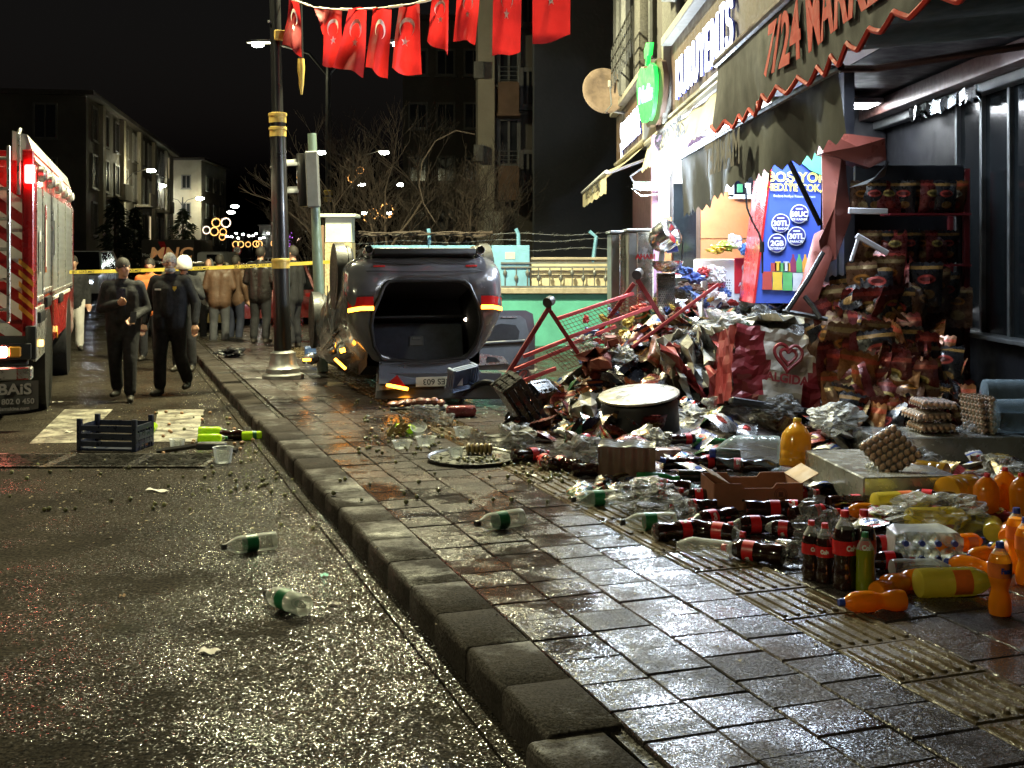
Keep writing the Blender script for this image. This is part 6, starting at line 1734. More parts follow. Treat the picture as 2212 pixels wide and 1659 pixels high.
def cup(u, v, r, h_, M2, label, z=.15, m=M_CLEAR):
    o = MB().lathe([(r * .75, 0), (r * .78, .003), (r * 1.0, h_), (r * 1.06, h_ + .003), (r * .99, h_), (r * .74, .006), (.001, .006)], 18).obj('plastic_cup', m, None, 50, Tm(gp(u, v, z)) @ M2)
    return tag(o, label, 'cup', G5)
cup(383, 970, .07, .09, Matrix(), 'clear plastic tub standing on the road by the drain', 0)
cup(482, 1000, .085, .13, Matrix(), 'tall clear tub standing at the right end of the drain', 0)
cup(868, 968, .08, .06, Matrix(), 'flat clear tub upright among the spilled olives')
cup(920, 962, .085, .07, Matrix(), 'clear tub with crumbs beside the olives'); cup(905, 940, .07, .06, Tm((0, 0, .03)) @ Rx(.6), 'tipped clear tub behind the olives')
cup(1000, 944, .08, .08, Matrix(), 'clear tub of amber preserves left of the white bag'); cup(985, 992, .06, .07, Tm((0, 0, .02)), 'small clear tub standing on the round tray')
cup(1682, 1195, .045, .1, Tm((0, 0, .045)) @ Rz(.6) @ Rx(PI / 2), 'dented grey metal cup lying beside a cola', m=M_STEEL)
# olives rolling everywhere
M_OLIVE = mat('olive_skin', (.15, .15, .065), .25, 0, .3, 20, rand=.45, coat=.4)
OM = MB().ball((0, 0, .0135), (.0155, .0145, .0135), 8).mesh('olive', M_OLIVE, 80)
ro = random.Random(5)
def scatter(n, u0, u1, v0, v1, z, label, slope=0.0):
    for _ in range(n):
        u = ro.uniform(u0, u1); v = ro.uniform(v0, v1) + slope * (u - u0)
        q = gp(u, v, z)
        nn = q.dot(NX)
        if (z > .1 and nn < 1.40) or (z < .1 and nn > 1.36): continue
        tag(link(bpy.data.objects.new('olive', OM), None, Tm(q) @ Rz(ro.uniform(0, 6)) @ Matrix.Scale(ro.uniform(.8, 1.25), 4)), label, 'olive', 'olives scattered on road and sidewalk')
scatter(26, 20, 440, 1000, 1110, 0, 'green olive lying alone on the open road')
scatter(24, 440, 640, 990, 1070, 0, 'green olive on the road between drain and kerb')
scatter(16, 560, 760, 1020, 1150, 0, 'green olive in the gutter close to the kerb')
scatter(14, 100, 560, 960, 1000, 0, 'green olive on or beside the drain grates')
scatter(10, 330, 560, 880, 940, 0, 'olive on the road near the crosswalk bars')
scatter(46, 770, 960, 945, 985, .15, 'dark olive in the spill left of the round tray')
scatter(38, 780, 1010, 905, 950, .15, 'dark olive among the tubs behind the spill')
scatter(34, 1080, 1240, 1000, 1045, .15, 'green olive in the spill right of the round tray')
scatter(16, 760, 900, 855, 905, .15, 'dark nut on the pavers below the overturned car')
scatter(22, 620, 1300, 1000, 1090, .15, 'stray olive on the open pavers')
M_NUT = mat('nut_shell', (.3, .17, .08), .55, 0, .3, 16, rand=.3)
NM = MB().ball((0, 0, .016), (.02, .017, .016), 8).mesh('nut', M_NUT, 80)
for _ in range(44):
    u, v = ro.choice(((ro.uniform(780, 1010), ro.uniform(900, 960)), (ro.uniform(500, 580), ro.uniform(938, 962)), (ro.uniform(300, 560), ro.uniform(890, 985))))
    z = .15 if u > 700 else 0
    tag(link(bpy.data.objects.new('nut', NM), None, Tm(gp(u, v, z)) @ Rz(ro.uniform(0, 6))), 'brown nut on the sidewalk among the clear tubs' if z else 'brown nut on the road near the lime bottles', 'nut', 'spilled brown nuts')

# ---------------------------------------------------------------- round tray with fruit
tr = thing('round_tray', 'round metal tray lying on the sidewalk with olives on it', 'tray', Tm(gp(1020, 990, .165)) @ Rx(.035))
MB().lathe([(.001, .004), (.33, .004), (.345, .022), (.352, .024), (.352, .018), (.335, -.008), (.001, -.008)], 40).obj('dish', mat('dark_tin', (.10, .10, .09), .3, .8, .3, 8), tr)
ro2 = random.Random(3)
for k in range(26):
    a = ro2.uniform(-2.9, .2); r_ = ro2.uniform(.08, .28)
    q = gp(1020, 990, .172) + Vector((r_ * math.cos(a), r_ * math.sin(a) * .9, 0))
    tag(link(bpy.data.objects.new('olive', OM), None, Tm(q)), 'yellowish olive lying on the round metal tray', 'olive', 'olives on the round tray')
M_BAN = mat('dried_fig_skin', (.22, .16, .06), .5, 0, .4, 10)
bn = thing('fruit_bunch', 'bunch of brown striped fruit on the back of the tray', 'fruit', Tm(gp(1034, 982, .17)))
for k in range(6):
    MB().ball((-.08 + .034 * k, ro2.uniform(-.02, .02), .045), (.024, .045, .045), 10, 0, Rx(ro2.uniform(-.6, .6))).obj('finger', M_BAN, bn)
pn_ = thing('artichoke', 'brown scaly artichoke lying among the spilled tubs', 'vegetable', Tm(gp(828, 943, .15)) @ Rz(.4) @ Ry(1.2))
for k in range(34):
    a = k * 2.4; z = .02 + .19 * k / 34; r_ = .065 * math.sin(PI * (.15 + .8 * k / 34))
    MB(Rz(a)).add([(r_ * .5, -.022, z), (r_ * .5, .022, z), (r_ * 1.25, .012, z + .045), (r_ * 1.3, 0, z + .06), (r_ * 1.25, -.012, z + .045)], [(0, 1, 2, 3, 4)]).obj('scale_leaf', M_BAN, pn_, 0)
M_MEAT = mat('salami_red', (.16, .06, .045), .4, 0, .5, 14)
mt = thing('meat_tray', 'steel tray of cured meat below the tailgate of the car', 'tray', Tm(gp(905, 884, .15)) @ Rz(.05))
MB().box((0, 0, .02), (.60, .2, .03), bev=.01).obj('tray', M_STEELD, mt)
for k in range(8): MB().ball((-.26 + .07 * k, ro2.uniform(-.05, .05), .06 + ro2.uniform(0, .03)), (ro2.uniform(.04, .065), ro2.uniform(.04, .07), ro2.uniform(.025, .045)), 10, 0, Rz(ro2.uniform(0, 3)) @ Rx(ro2.uniform(-.4, .4))).obj('cured_meat', M_MEAT, mt)
o = MB().box((0, 0, .055), (.3, .14, .11), bev=.045).obj('meat_pack', mat('red_film', (.16, .035, .04), .2, 0, .6, 14, .6, 20), None, 60, Tm(gp(996, 900, .15)) @ Rz(.15)); tag(o, 'red vacuum pack lying right of the meat tray', 'package')

# ---------------------------------------------------------------- crates
M_CRATEK = mat('dark_navy_crate', (.008, .012, .03), .35, 0, .2, 8, .1, 40)
M_CRATEB = mat('blue_crate', (.05, .10, .26), .4, 0, .2, 8)
M_CRATEBK = mat('black_crate', (.008, .008, .008), .3, 0, .2, 8)
def crate(M, w_, d, h_, m, label, posts=True, group=None, name='crate'):
    t = thing(name, label, 'crate', M, group)
    MB().box((0, 0, .012), (w_ - .02, d - .02, .02)).obj('floor', m, t, 0)
    for s in (-1, 1):
        for k in range(3):
            MB().box((0, s * d / 2, .03 + h_ * (k + .5) / 3.1), (w_ - .03, .014, h_ * .22), bev=.003).obj('side_slat', m, t)
            MB().box((s * w_ / 2, 0, .03 + h_ * (k + .5) / 3.1), (.014, d - .03, h_ * .22), bev=.003).obj('end_slat', m, t)
        MB().box((s * (w_ / 2 + .006), 0, h_ * .5), (.008, d * .9, .02)).box((s * (w_ / 2 + .006), 0, h_ * .25), (.008, d * .9, .012)).obj('end_rib', m, t)
        for q in (-.3, 0, .3): MB().box((s * (w_ / 2 + .005), q * d, h_ * .45), (.008, .015, h_ * .8)).obj('end_rib', m, t)
        for q in (-1, 1):
            MB().box((s * (w_ / 2 - .012), q * (d / 2 - .012), (h_ + (.07 if posts else 0)) / 2), (.042, .042, h_ + (.07 if posts else .01)), bev=.005).obj('corner_post', m, t)
    return t
crate(Tm(gp(250, 968, 0)) @ Rz(-.13), .54, .36, .215, M_CRATEK, 'dark navy plastic crate standing on the road by the drain', True)
crate(Tm(gp(676, 783)) @ Rz(.2), .22, .3, .22, M_CRATEB, 'small blue crate behind the traffic light pole', False)
bk = crate(Tm(gp(1075, 925) + Vector((.12, .05, .16))) @ Rz(.5) @ Ry(.95) @ Rx(.2), .5, .34, .22, M_CRATEBK, 'black plastic crate tipped on edge on the sidewalk', False)
crate(Tm(gp(1140, 915) + Vector((.08, .1, .12))) @ Rz(-.6) @ Ry(-.9), .46, .3, .14, M_CRATEBK, 'black crate leaning on the tipped one like a tent', False)
crate(Tm(at(990, 812, 12.6)) @ Rz(.5) @ Rx(1.9) @ Ry(.35), .36, .24, .09, mat('dull_blue_crate', (.07, .10, .17), .5, 0, .3, 8), 'broken blue crate lying against the tailgate of the car', False)
o = MB().grid(lambda i, j: (-.3 + .6 * i, .12 * (j - .5), .26 * math.sin(PI * i) ** .7), 16, 2).obj('bumper_piece', M_CARB, None, 60, Tm(gp(1050, 872)) @ Rz(-.1)); so = o.modifiers.new('t', 'SOLIDIFY'); so.thickness = .03
tag(o, 'black arched plastic bumper piece above the tipped crate', 'car part')
o = MB().tube([(-.35, 0, .02), (-.1, .03, .05), (.05, .0, .08), (.2, .02, .07), (.36, -.03, .03)], .025, 6).box((.13, 0, .07), (.26, .12, .06), 0, Rz(.1), .015).obj('plastic_scrap', M_CARB, None, 40, Tm(gp(425, 980, 0))); tag(o, 'black broken plastic car piece lying on the drain', 'car part')
# papers on the road
M_PAPER = mat('wet_paper', (.5, .47, .42), .6, 0, .15, 6)
for u, v, a, w_, h_, z, lab in ((452, 1411, -.3, .085, .06, 0, 'small square of pale paper on the road in front'), (340, 1062, -.5, .2, .055, 0, 'strip of grey paper lying on the road'), (722, 1308, .1, .07, .03, 0, 'triangular scrap of pale paper near the kerb'),
        (700, 1246, .4, .04, .04, 0, 'small mint green scrap on the road near the kerb'), (1148, 1030, -.2, .09, .03, .15, 'white slip of paper among the olives on the pavers'), (125, 870, .3, .12, .04, 0, 'pale paper scrap beside the mud flap'),
        (265, 1291, .2, .03, .03, 0, 'tiny orange scrap on the open road'), (1712, 1228, .2, .1, .05, .15, 'black torn scrap on the pavers by the standing colas'), (150, 935, -.4, .1, .05, 0, 'pale scrap on the left crosswalk bar')):
    m = M_BLACKB if 'black' in lab else (mat('mint_scrap', (.15, .5, .4), .6) if 'mint' in lab else (M_NUT if 'orange' in lab else M_PAPER))
    mb = MB().grid(lambda i, j: ((i - .5) * w_ * (1 - .6 * j * ('triang' in lab)), (j - .5) * h_, .006 + .012 * math.sin(i * 4 + j * 2) ** 2), 5, 4)
    o = mb.obj('paper_scrap', m, None, 60, Tm(gp(u, v, z)) @ Rz(a)); tag(o, lab, 'paper')

# ---------------------------------------------------------------- cartons, packs, eggs
M_CARDB = mat('brown_cardboard', (.20, .075, .04), .8, 0, .2, 5, .15, 90)
M_CARDT = mat('cardboard_inside', (.36, .25, .14), .8, 0, .2, 6)
cb = thing('cardboard_box', 'open reddish brown cardboard fruit box lying among the bottles', 'box', Tm(gp(1635, 1101) + Vector((0, .19, .0))) @ Rz(.06))
W_, D_, Hh = .56, .38, .165
for s in (-1, 1):
    MB().prism([(-W_ / 2, 0), (W_ / 2, 0), (W_ / 2, Hh), (W_ * .2, Hh), (W_ * .16, Hh - .03), (-W_ * .16, Hh - .03), (-W_ * .2, Hh), (-W_ / 2, Hh)], .008, 0, Tm((0, s * D_ / 2 + .004, 0)) @ FRONT).obj('long_side', M_CARDB, cb, 0)
    MB().box((s * W_ / 2, 0, Hh * .5), (.008, D_ - .01, Hh)).obj('short_side', M_CARDB, cb, 0)
    MB().box((s * (W_ / 2 + (.05 if s > 0 else -.045)), 0, Hh + .025), (.13, D_ * .96, .006), 0, Ry(-s * .5)).obj('flap', M_CARDT, cb, 0)
MB().box((0, 0, .006), (W_ - .01, D_ - .01, .006)).obj('bottom', M_CARDT, cb, 0)
rg = MB()
for r_ in (.04, .03): rg.tube([(r_ * math.cos(2 * PI * i / 24), 0, r_ * math.sin(2 * PI * i / 24)) for i in range(25)], .002, 4)
rg.box((0, 0, 0), (.03, .002, .03)).box((0, 0, -.055), (.09, .002, .012))
rg.obj('round_print', mat('dark_print', (.06, .02, .012), .8), cb, 0, Tm((.14, -D_ / 2 - .005, .095)))
for x in (-.1, .06): MB().cyl((x, -D_ / 2 - .005, .06), (x, -D_ / 2 - .003, .06), .008, n=10).obj('punch_hole', M_PIT, cb, 0)
# shrink wrapped packs
M_SHRW = mat('shrink_film', (.55, .58, .6), .12, 0, .15, 5, thin=.55, bump=.25, bs=26)
wp = thing('water_pack', 'shrink wrapped pack of water bottles with blue caps facing out', 'bottle pack', Tm(gp(2005, 1221)) @ Rz(-.03))
pr = [(a * .038, b_ * .2) for a, b_ in PROF['soda']]
for r_ in range(2):
    for c_ in range(4):
        b_ = MB().lathe(pr, 12, 0, Tm((-.125 + .083 * c_, .17, .042 + .078 * r_)) @ Rx(PI / 2)).obj('bottle', M_WATERY, wp, 50)
        MB().cyl((-.125 + .083 * c_, -.018, .042 + .078 * r_), (-.125 + .083 * c_, -.045, .042 + .078 * r_), .0155, n=14).obj('cap', M_CAPB, b_)
def film(i, j):
    a = 2 * PI * i
    sx_, sz = .175, .085
    c, s = math.cos(a), math.sin(a)
    x = sx_ * math.copysign(abs(c) ** .35, c); z = sz * math.copysign(abs(s) ** .35, s)
    return (x * (1 - .06 * j) + .004 * math.sin(a * 9), -.012 + .2 * j, .088 + z * (1 + .04 * math.sin(a * 8 + j * 4)))
fm = MB().grid(film, 64, 8)
fm.obj('film', M_SHRW, wp, 60)
bp_ = thing('drink_pack', 'brown shrink wrapped drink pack with wavy pale top', 'bottle pack', Tm(gp(1352, 1046) + Vector((.02, .12, 0))) @ Rz(-.12))
for c_ in range(3):
    MB().lathe([(.03, 0), (.062, .01), (.066, .05), (.066, .2), (.05, .235)], 14, 0, Tm((-.12 + .12 * c_, 0, 0))).lathe([(.03, 0), (.062, .01), (.066, .05), (.066, .2), (.05, .235)], 14, 0, Tm((-.12 + .12 * c_, .13, 0))).obj('bottle', mat('brown_drink', (.1, .045, .025), .15, coat=.6), bp_, 50)
MB().grid(lambda i, j: (-.2 + .4 * i, -.075 + .29 * j, .245 + .014 * math.sin(j * 20) + .01 * math.sin(i * 13)), 24, 16).obj('top_film', M_FILMW, bp_, 60)
MB().grid(lambda i, j: (-.2 + .4 * i, -.078 + .006 * math.sin(i * 30), .01 + .24 * j), 24, 2).obj('front_film', mat('brown_film', (.12, .07, .055), .15, 0, .3, 6), bp_, 60)
MB().cyl((.23, -.02, .16), (.27, -.02, .15), .02, n=12).obj('blue_cap', M_CAPB, bp_)
o = MB().box((0, 0, .05), (.25, .14, .09), bev=.025).obj('snack_pack', mat('striped_film', (.3, .2, .18), .2, 0, .5, 18, .3, 30), None, 50, Tm(gp(1436, 994)) @ Rz(.05)); tag(o, 'flat wrapped biscuit pack behind the brown drink pack', 'package')
M_EGG = mat('egg_shell', (.5, .3, .2), .5, 0, .12, 6, rand=.12)
M_TRAY = mat('egg_tray_pulp', (.3, .24, .18), .9, 0, .2, 10)
EGG = MB().ball((0, 0, 0), (.021, .021, .027), 12).mesh('egg', M_EGG, 80)
def egg_tray(M, label, group='egg trays'):
    t = thing('egg_tray', label, 'egg tray', M, group)
    MB().grid(lambda i, j: (-.145 + .29 * i, -.145 + .29 * j, .012 + .014 * math.cos(i * 12 * PI) * math.cos(j * 12 * PI)), 36, 36).obj('tray', M_TRAY, t, 60)
    for a in range(6):
        for b_ in range(6):
            link(bpy.data.objects.new('egg', EGG), t, Tm((-.12 + .048 * a, -.12 + .048 * b_, .032)))
    MB().grid(lambda i, j: (-.15 + .3 * i, -.15 + .3 * j, .062 - .02 * (abs(i - .5) * 2) ** 8 - .02 * (abs(j - .5) * 2) ** 8 + .003 * math.sin(i * 38) * math.sin(j * 38)), 30, 30).obj('film', mat('egg_film', (.3, .3, .3), .1, 0, 0, 4, thin=.95, bump=.15, bs=40), t, 60)
    return t
et = egg_tray(frame(at(1924, 978, 7.75), (.80, .15, .42), (-.42, .62, .55)), 'film wrapped egg tray tilted up against the steel step')
dup(et, Tm(Vector((3.30, 9.32, .37))) @ Rz(.1), 'lowest egg tray of the stack before the red rack')
dup(et, Tm(Vector((3.27, 9.34, .46))) @ Rz(.16) @ Rx(.05), 'middle egg tray of the stack before the red rack')
dup(et, Tm(Vector((3.32, 9.33, .55))) @ Rz(.05) @ Ry(.06), 'top egg tray of the stack before the red rack')
dup(et, Tm(Vector((3.60, 9.3, .50))) @ Rz(.2) @ Ry(1.45), 'egg tray standing on edge beside the stack')
dup(et, Tm(Vector((3.68, 9.3, .50))) @ Rz(.2) @ Ry(1.5), 'second egg tray on edge right of the stack')
# steel steps
M_STEPS = mat('brushed_step', (.33, .33, .31), .25, .6, .3, 4, .1, 60)
st = MB().box((0, 0, .1), (.62, 1.06, .2), bev=.008).obj('steel_step', M_STEPS, None, 35, Tm((2.46, 7.98, .15)) @ Rz(.10)); tag(st, 'low steel step block in front of the tilted egg tray', 'step')
st = MB().box((0, 0, .1), (1.15, .6, .2), bev=.008).obj('steel_step', M_STEPS, None, 35, Tm((3.36, 9.36, .15)) @ Rz(.06)); tag(st, 'second steel step block behind the tilted egg tray', 'step')

# fine litter: crumbs, shell bits and scraps lying all over
M_CRUMB = mat('crumbs', (.2, .16, .09), .7, 0, .8, 30)
lr = random.Random(77)
mb = MB()
for k in range(900):
    z_ = lr.random()
    if z_ < .45: u, v, z = lr.uniform(60, 640), lr.uniform(860, 1180), .004
    elif z_ < .9: u, v, z = lr.uniform(720, 1400), lr.uniform(850, 1060), .152
    else: u, v, z = lr.uniform(300, 1900), lr.uniform(1060, 1500), .152
    q = gp(u, v, z)
    if (z < .1) == (q.dot(NX) > 1.3): continue
    s_ = lr.uniform(.004, .016); a = lr.uniform(0, 6.3)
    c, s = math.cos(a) * s_, math.sin(a) * s_
    mb.add([q + Vector((c, s, 0)), q + Vector((-s * .7, c * .7, .002)), q + Vector((-c, -s, 0)), q + Vector((s * .5, -c * .5, .006))], [(0, 1, 3), (1, 2, 3), (0, 3, 2)])
o = mb.obj('litter', M_CRUMB, None, 0); tag(o, 'crumbs and tiny scraps scattered over road and sidewalk', kind='stuff')
# ================================================================ the heap in front of the shop
def sstep(a, b_, x):
    t_ = min(1, max(0, (x - a) / (b_ - a)))
    return t_ * t_ * (3 - 2 * t_)
def heap(x, y):
    """height of the rubble above the sidewalk"""
    front = 11.6 + .5 * sstep(1.2, .4, x) - .5 * sstep(2.2, 3.2, x)
    f = sstep(front - .35, front + 1.0, y) * sstep(14.6, 13.4, y)
    e = sstep(.35, 1.7, x)
    h_ = (.70 + .24 * sstep(1.0, 2.2, x) + .35 * sstep(2.6, 3.5, x) * sstep(12.6, 11.2, y)) * f * e
    n1 = noise.noise(Vector((x * 1.7, y * 1.7, 3)))
    n2 = noise.noise(Vector((x * 5, y * 5, 7)))
    low = .11 * sstep(9.7 - .9 * sstep(2.4, 3.4, x), 10.9, y) * sstep(.5, 1.3, x) * sstep(14.4, 13.8, y)
    h_ += low * (1 + 1.3 * n1) * (1 - f)
    return max(0, h_ * (1 + .25 * n1) + .10 * n2 * min(1, h_ * 4))
M_RUB = mat('trampled_litter', (.035, .026, .022), .35, .1, .6, 9, .8, 22)
mb = MB()
def hf(i, j):
    x = .2 + 4.1 * i; y = 8.8 + 5.8 * j
    return (x, y, .135 + heap(x, y))
mb.grid(hf, 100, 130)
o = mb.obj('debris', M_RUB, None, 0); tag(o, 'dark heap of trampled litter and broken goods before the shop', kind='stuff')

# snack bags: pillow shaped foil bags, crimped at both ends and crumpled
def bag_mesh(seed):
    r = random.Random(seed); o = Vector((seed * 5.3, seed * 2.1, 0))
    mb = MB()
    W_, L_ = .1, .14
    def side(sg):
        def f(i, j):
            x = (i * 2 - 1) * W_; y = (j * 2 - 1) * L_
            b_ = max(0, math.sin(PI * i)) ** .6 * max(0, math.sin(PI * min(1, max(0, (j - .07) / .86)))) ** .55
            n = noise.noise(Vector((x * 14, y * 14, sg * 2)) + o) * .022 + noise.noise(Vector((x * 34, y * 34, sg * 3)) + o) * .009
            bend = .035 * math.sin(y * 9 + seed) + .02 * math.sin(x * 15 + seed * 2)
            z = sg * (.036 * b_ + n * b_) + bend
            x *= 1 - .10 * b_ + .05 * noise.noise(Vector((y * 20, seed, 0)))
            if j in (0, 1): y += .006 * (1 if int(i * 10) % 2 else -1)
            return (x, y, z)
        return f
    mb.grid(side(1), 10, 12); mb.grid(side(-1), 10, 12)
    me = mb.mesh('snack_bag', M_FLAG, 28)
    return me
BAGS = [bag_mesh(k) for k in range(7)]
FOIL = {}
for nm, c_, mt_ in (('dark red', (.085, .014, .012), .25), ('brown', (.09, .042, .02), .25), ('black', (.014, .013, .014), .2), ('orange', (.17, .06, .016), .25), ('silver', (.46, .46, .46), .85),
                    ('dark green', (.02, .06, .025), .2), ('gold', (.35, .24, .07), .6), ('navy', (.015, .02, .07), .25), ('white', (.55, .53, .5), .1), ('red', (.22, .018, .018), .25)):
    FOIL[nm] = mat(nm.replace(' ', '_') + '_foil', c_, .3, mt_, .45, 16, .35, 45, rvar=.1)
def print_on(m, c1, c2):
    # printed emblem and colour band on the front of a bag
    nt = m.node_tree; N = nt.nodes; L = nt.links; b = N['Principled BSDF']
    src = b.inputs['Base Color'].links[0].from_socket
    tc = N.new('ShaderNodeTexCoord')
    def ell(cx, cy, rx, ry):
        a = N.new('ShaderNodeVectorMath'); a.operation = 'SUBTRACT'; L.new(tc.outputs['Object'], a.inputs[0]); a.inputs[1].default_value = (cx, cy, 0)
        s_ = N.new('ShaderNodeVectorMath'); s_.operation = 'MULTIPLY'; L.new(a.outputs[0], s_.inputs[0]); s_.inputs[1].default_value = (1 / rx, 1 / ry, 0)
        l_ = N.new('ShaderNodeVectorMath'); l_.operation = 'LENGTH'; L.new(s_.outputs[0], l_.inputs[0])
        k = N.new('ShaderNodeMapRange'); L.new(l_.outputs['Value'], k.inputs[0]); k.inputs[1].default_value = .94; k.inputs[2].default_value = 1.06; k.inputs[3].default_value = 1; k.inputs[4].default_value = 0
        return k.outputs[0]
    for msk, c_ in ((ell(0, .03, .055, .03), c1), (ell(0, .03, .04, .014), tuple(x * .25 for x in c1)), (ell(.01, -.065, .045, .03), c2), (ell(0, .105, .2, .012), c2)):
        mx = N.new('ShaderNodeMix'); mx.data_type = 'RGBA'; L.new(msk, mx.inputs[0]); L.new(src, mx.inputs[6]); mx.inputs[7].default_value = (*c_, 1)
        src = mx.outputs[2]
    L.new(src, b.inputs['Base Color'])
for nm, c1, c2 in (('dark red', (.3, .22, .06), (.2, .03, .02)), ('brown', (.35, .15, .03), (.2, .14, .06)), ('black', (.28, .04, .03), (.2, .11, .03)), ('orange', (.4, .33, .22), (.3, .05, .02)), ('dark green', (.35, .3, .08), (.3, .08, .03)),
                   ('gold', (.35, .03, .02), (.4, .36, .25)), ('navy', (.4, .4, .4), (.4, .1, .03)), ('white', (.4, .03, .03), (.05, .1, .4)), ('red', (.4, .36, .08), (.4, .4, .4)), ('silver', (.05, .12, .4), (.35, .04, .03))):
    print_on(FOIL[nm], c1, c2)
rh = random.Random(21)
LAND = [(1690, 790, 'white and red chest'), (1388, 870, 'round black drum'), (1700, 520, 'blue advert board'), (2090, 620, 'red rack post'), (1876, 456, 'silver shelf edge'), (1884, 528, 'bent shelf edge'), (1740, 620, 'bent red-brown sheet'),
        (1680, 975, 'amber oil jug'), (1610, 975, 'large water jug'), (1350, 1000, 'brown drink pack'), (1920, 975, 'tilted egg tray'), (2020, 905, 'egg tray stack'), (1800, 1000, 'steel step'), (2005, 1180, 'water pack'), (2170, 1080, 'orange jars'),
        (1200, 740, 'near leg of the trolley'), (1400, 660, 'far leg of the trolley'), (1318, 750, 'brown tin'), (1540, 840, 'standing red fold'), (1460, 640, 'perforated roasting box'), (1570, 625, 'perforated guard'), (1450, 770, 'white crumpled sheet'),
        (1930, 570, 'pink poster'), (1850, 1180, 'standing colas'), (1800, 680, 'bent frame'), (2020, 700, 'lower mesh panel'), (1960, 860, 'foot of the rack'), (1900, 700, 'middle of the spill'), (1620, 690, 'pale bent lid'), (1250, 770, 'brown crumpled sheet')]
def where(p):
    u = CX + F * p.x / p.y; v = HY + F * (H - p.z) / p.y
    lu, lv, nm = min(LAND, key=lambda L_: (L_[0] - u) ** 2 + (L_[1] - v) ** 2)
    du, dv = u - lu, v - lv
    d = ('just right of' if du > 0 else 'just left of') if abs(du) > abs(dv) else ('just below' if dv > 0 else 'just above')
    if max(abs(du), abs(dv)) > 60: d = d.replace('just', 'further').replace('further below', 'well below').replace('further above', 'well above').replace('further right of', 'well right of').replace('further left of', 'well left of')
    return d + ' the ' + nm
def snack(p, R_, col, label, group, s=1.0):
    label = label.split(' in the ')[0].split(' lying on')[0].split(' on the left')[0].split(' among')[0].split(' at the foot')[0]
    if 'still standing' in label: label = '%s, %s' % (label.replace('still standing on the upper shelf of the rack', 'on the upper rack shelf').replace('still standing on the lower shelf of the rack', 'on the lower rack shelf'), where(p))
    else: label = ('big ' if s > 1.25 else ('small ' if s < .9 else '')) + label + ' ' + where(p)
    o = link(bpy.data.objects.new('snack_bag' if 'snack bag' in label else 'wrapper', rh.choice(BAGS)), None, Tm(p) @ R_ @ Matrix.Diagonal((s, s, s, 1)))
    recolor(o, FOIL[col])
    return tag(o, label, 'snack bag' if 'snack' in label else 'wrapper', 'snack bags of the red rack' if 'snack' in label else 'wrappers strewn over heap and sidewalk')
def rrot(flat=.5): return Rz(rh.uniform(0, 6.3)) @ Rx(rh.uniform(-1, 1) * flat * 1.6) @ Ry(rh.uniform(-1, 1) * flat * 1.3)
# bags spilling out of the rack, standing and leaning
for k in range(150):
    row = rh.random(); x = 2.78 + (.92 + .25 * row) * rh.random()
    y = 10.85 - 1.25 * row + .15 * rh.random()
    top = 1.5 - .6 * abs(x - 3.35) if x < 3.8 else 1.05 - .6 * (x - 3.8)
    z = .24 + (1 - row) ** 1.15 * top * rh.uniform(.8, 1.0)
    col = rh.choice(('dark red', 'brown', 'black', 'dark red', 'brown', 'dark red', 'black', 'orange', 'brown'))
    snack(Vector((x, y, z)), Rz(rh.uniform(-1.1, 1.1)) @ Rx(PI / 2 + rh.uniform(-.9, .3)) @ Ry(rh.uniform(-.7, .7)), col, '%s snack bag in the avalanche spilling from the red rack' % col, 'snack bags spilling from the rack', rh.uniform(1.15, 1.75))
for k in range(9):
    snack(Vector((3.18 + .11 * k, 10.75 + rh.uniform(-.1, .1), 1.5 + rh.uniform(-.25, .12))), Rz(rh.uniform(-.6, .6)) @ Rx(PI / 2 + rh.uniform(-.3, .1)) @ Ry(rh.uniform(-.5, .5)), 'black' if k % 2 else 'brown', 'torn snack bag in the avalanche top', 'snack bags spilling from the rack', 1.4)
# packs still on the shelves of the rack
for zr, x0, n in ((1.98, 3.24, 8), (1.52, 3.3, 7)):
    for k in range(n):
        col = ('brown', 'black', 'dark red', 'black', 'brown', 'dark red', 'black', 'orange')[k]
        snack(Vector((x0 + .125 * k, 10.98 + rh.uniform(-.04, .04), .15 + zr + .15)), Rz(rh.uniform(-.25, .25)) @ Rx(PI / 2 + rh.uniform(-.1, .1)), col,
              '%s snack bag still standing on the %s shelf of the rack' % (col, 'upper' if zr > 1.8 else 'lower'), 'snack bags on the rack shelves', 1.1)
# silver, gold and clear wrappers along the top of the heap, lit from the shop
for k in range(90):
    x = rh.uniform(1.2, 3.1); y = rh.uniform(11.8, 13.6)
    col = rh.choice(('silver', 'silver', 'gold', 'white', 'brown', 'black', 'dark red', 'red', 'dark green', 'navy'))
    snack(Vector((x, y, .17 + heap(x, y) + .03)), rrot(.6), col, '%s wrapper lying on top of the heap in the shop light' % col, 'wrappers on the heap', rh.uniform(.7, 1.3))
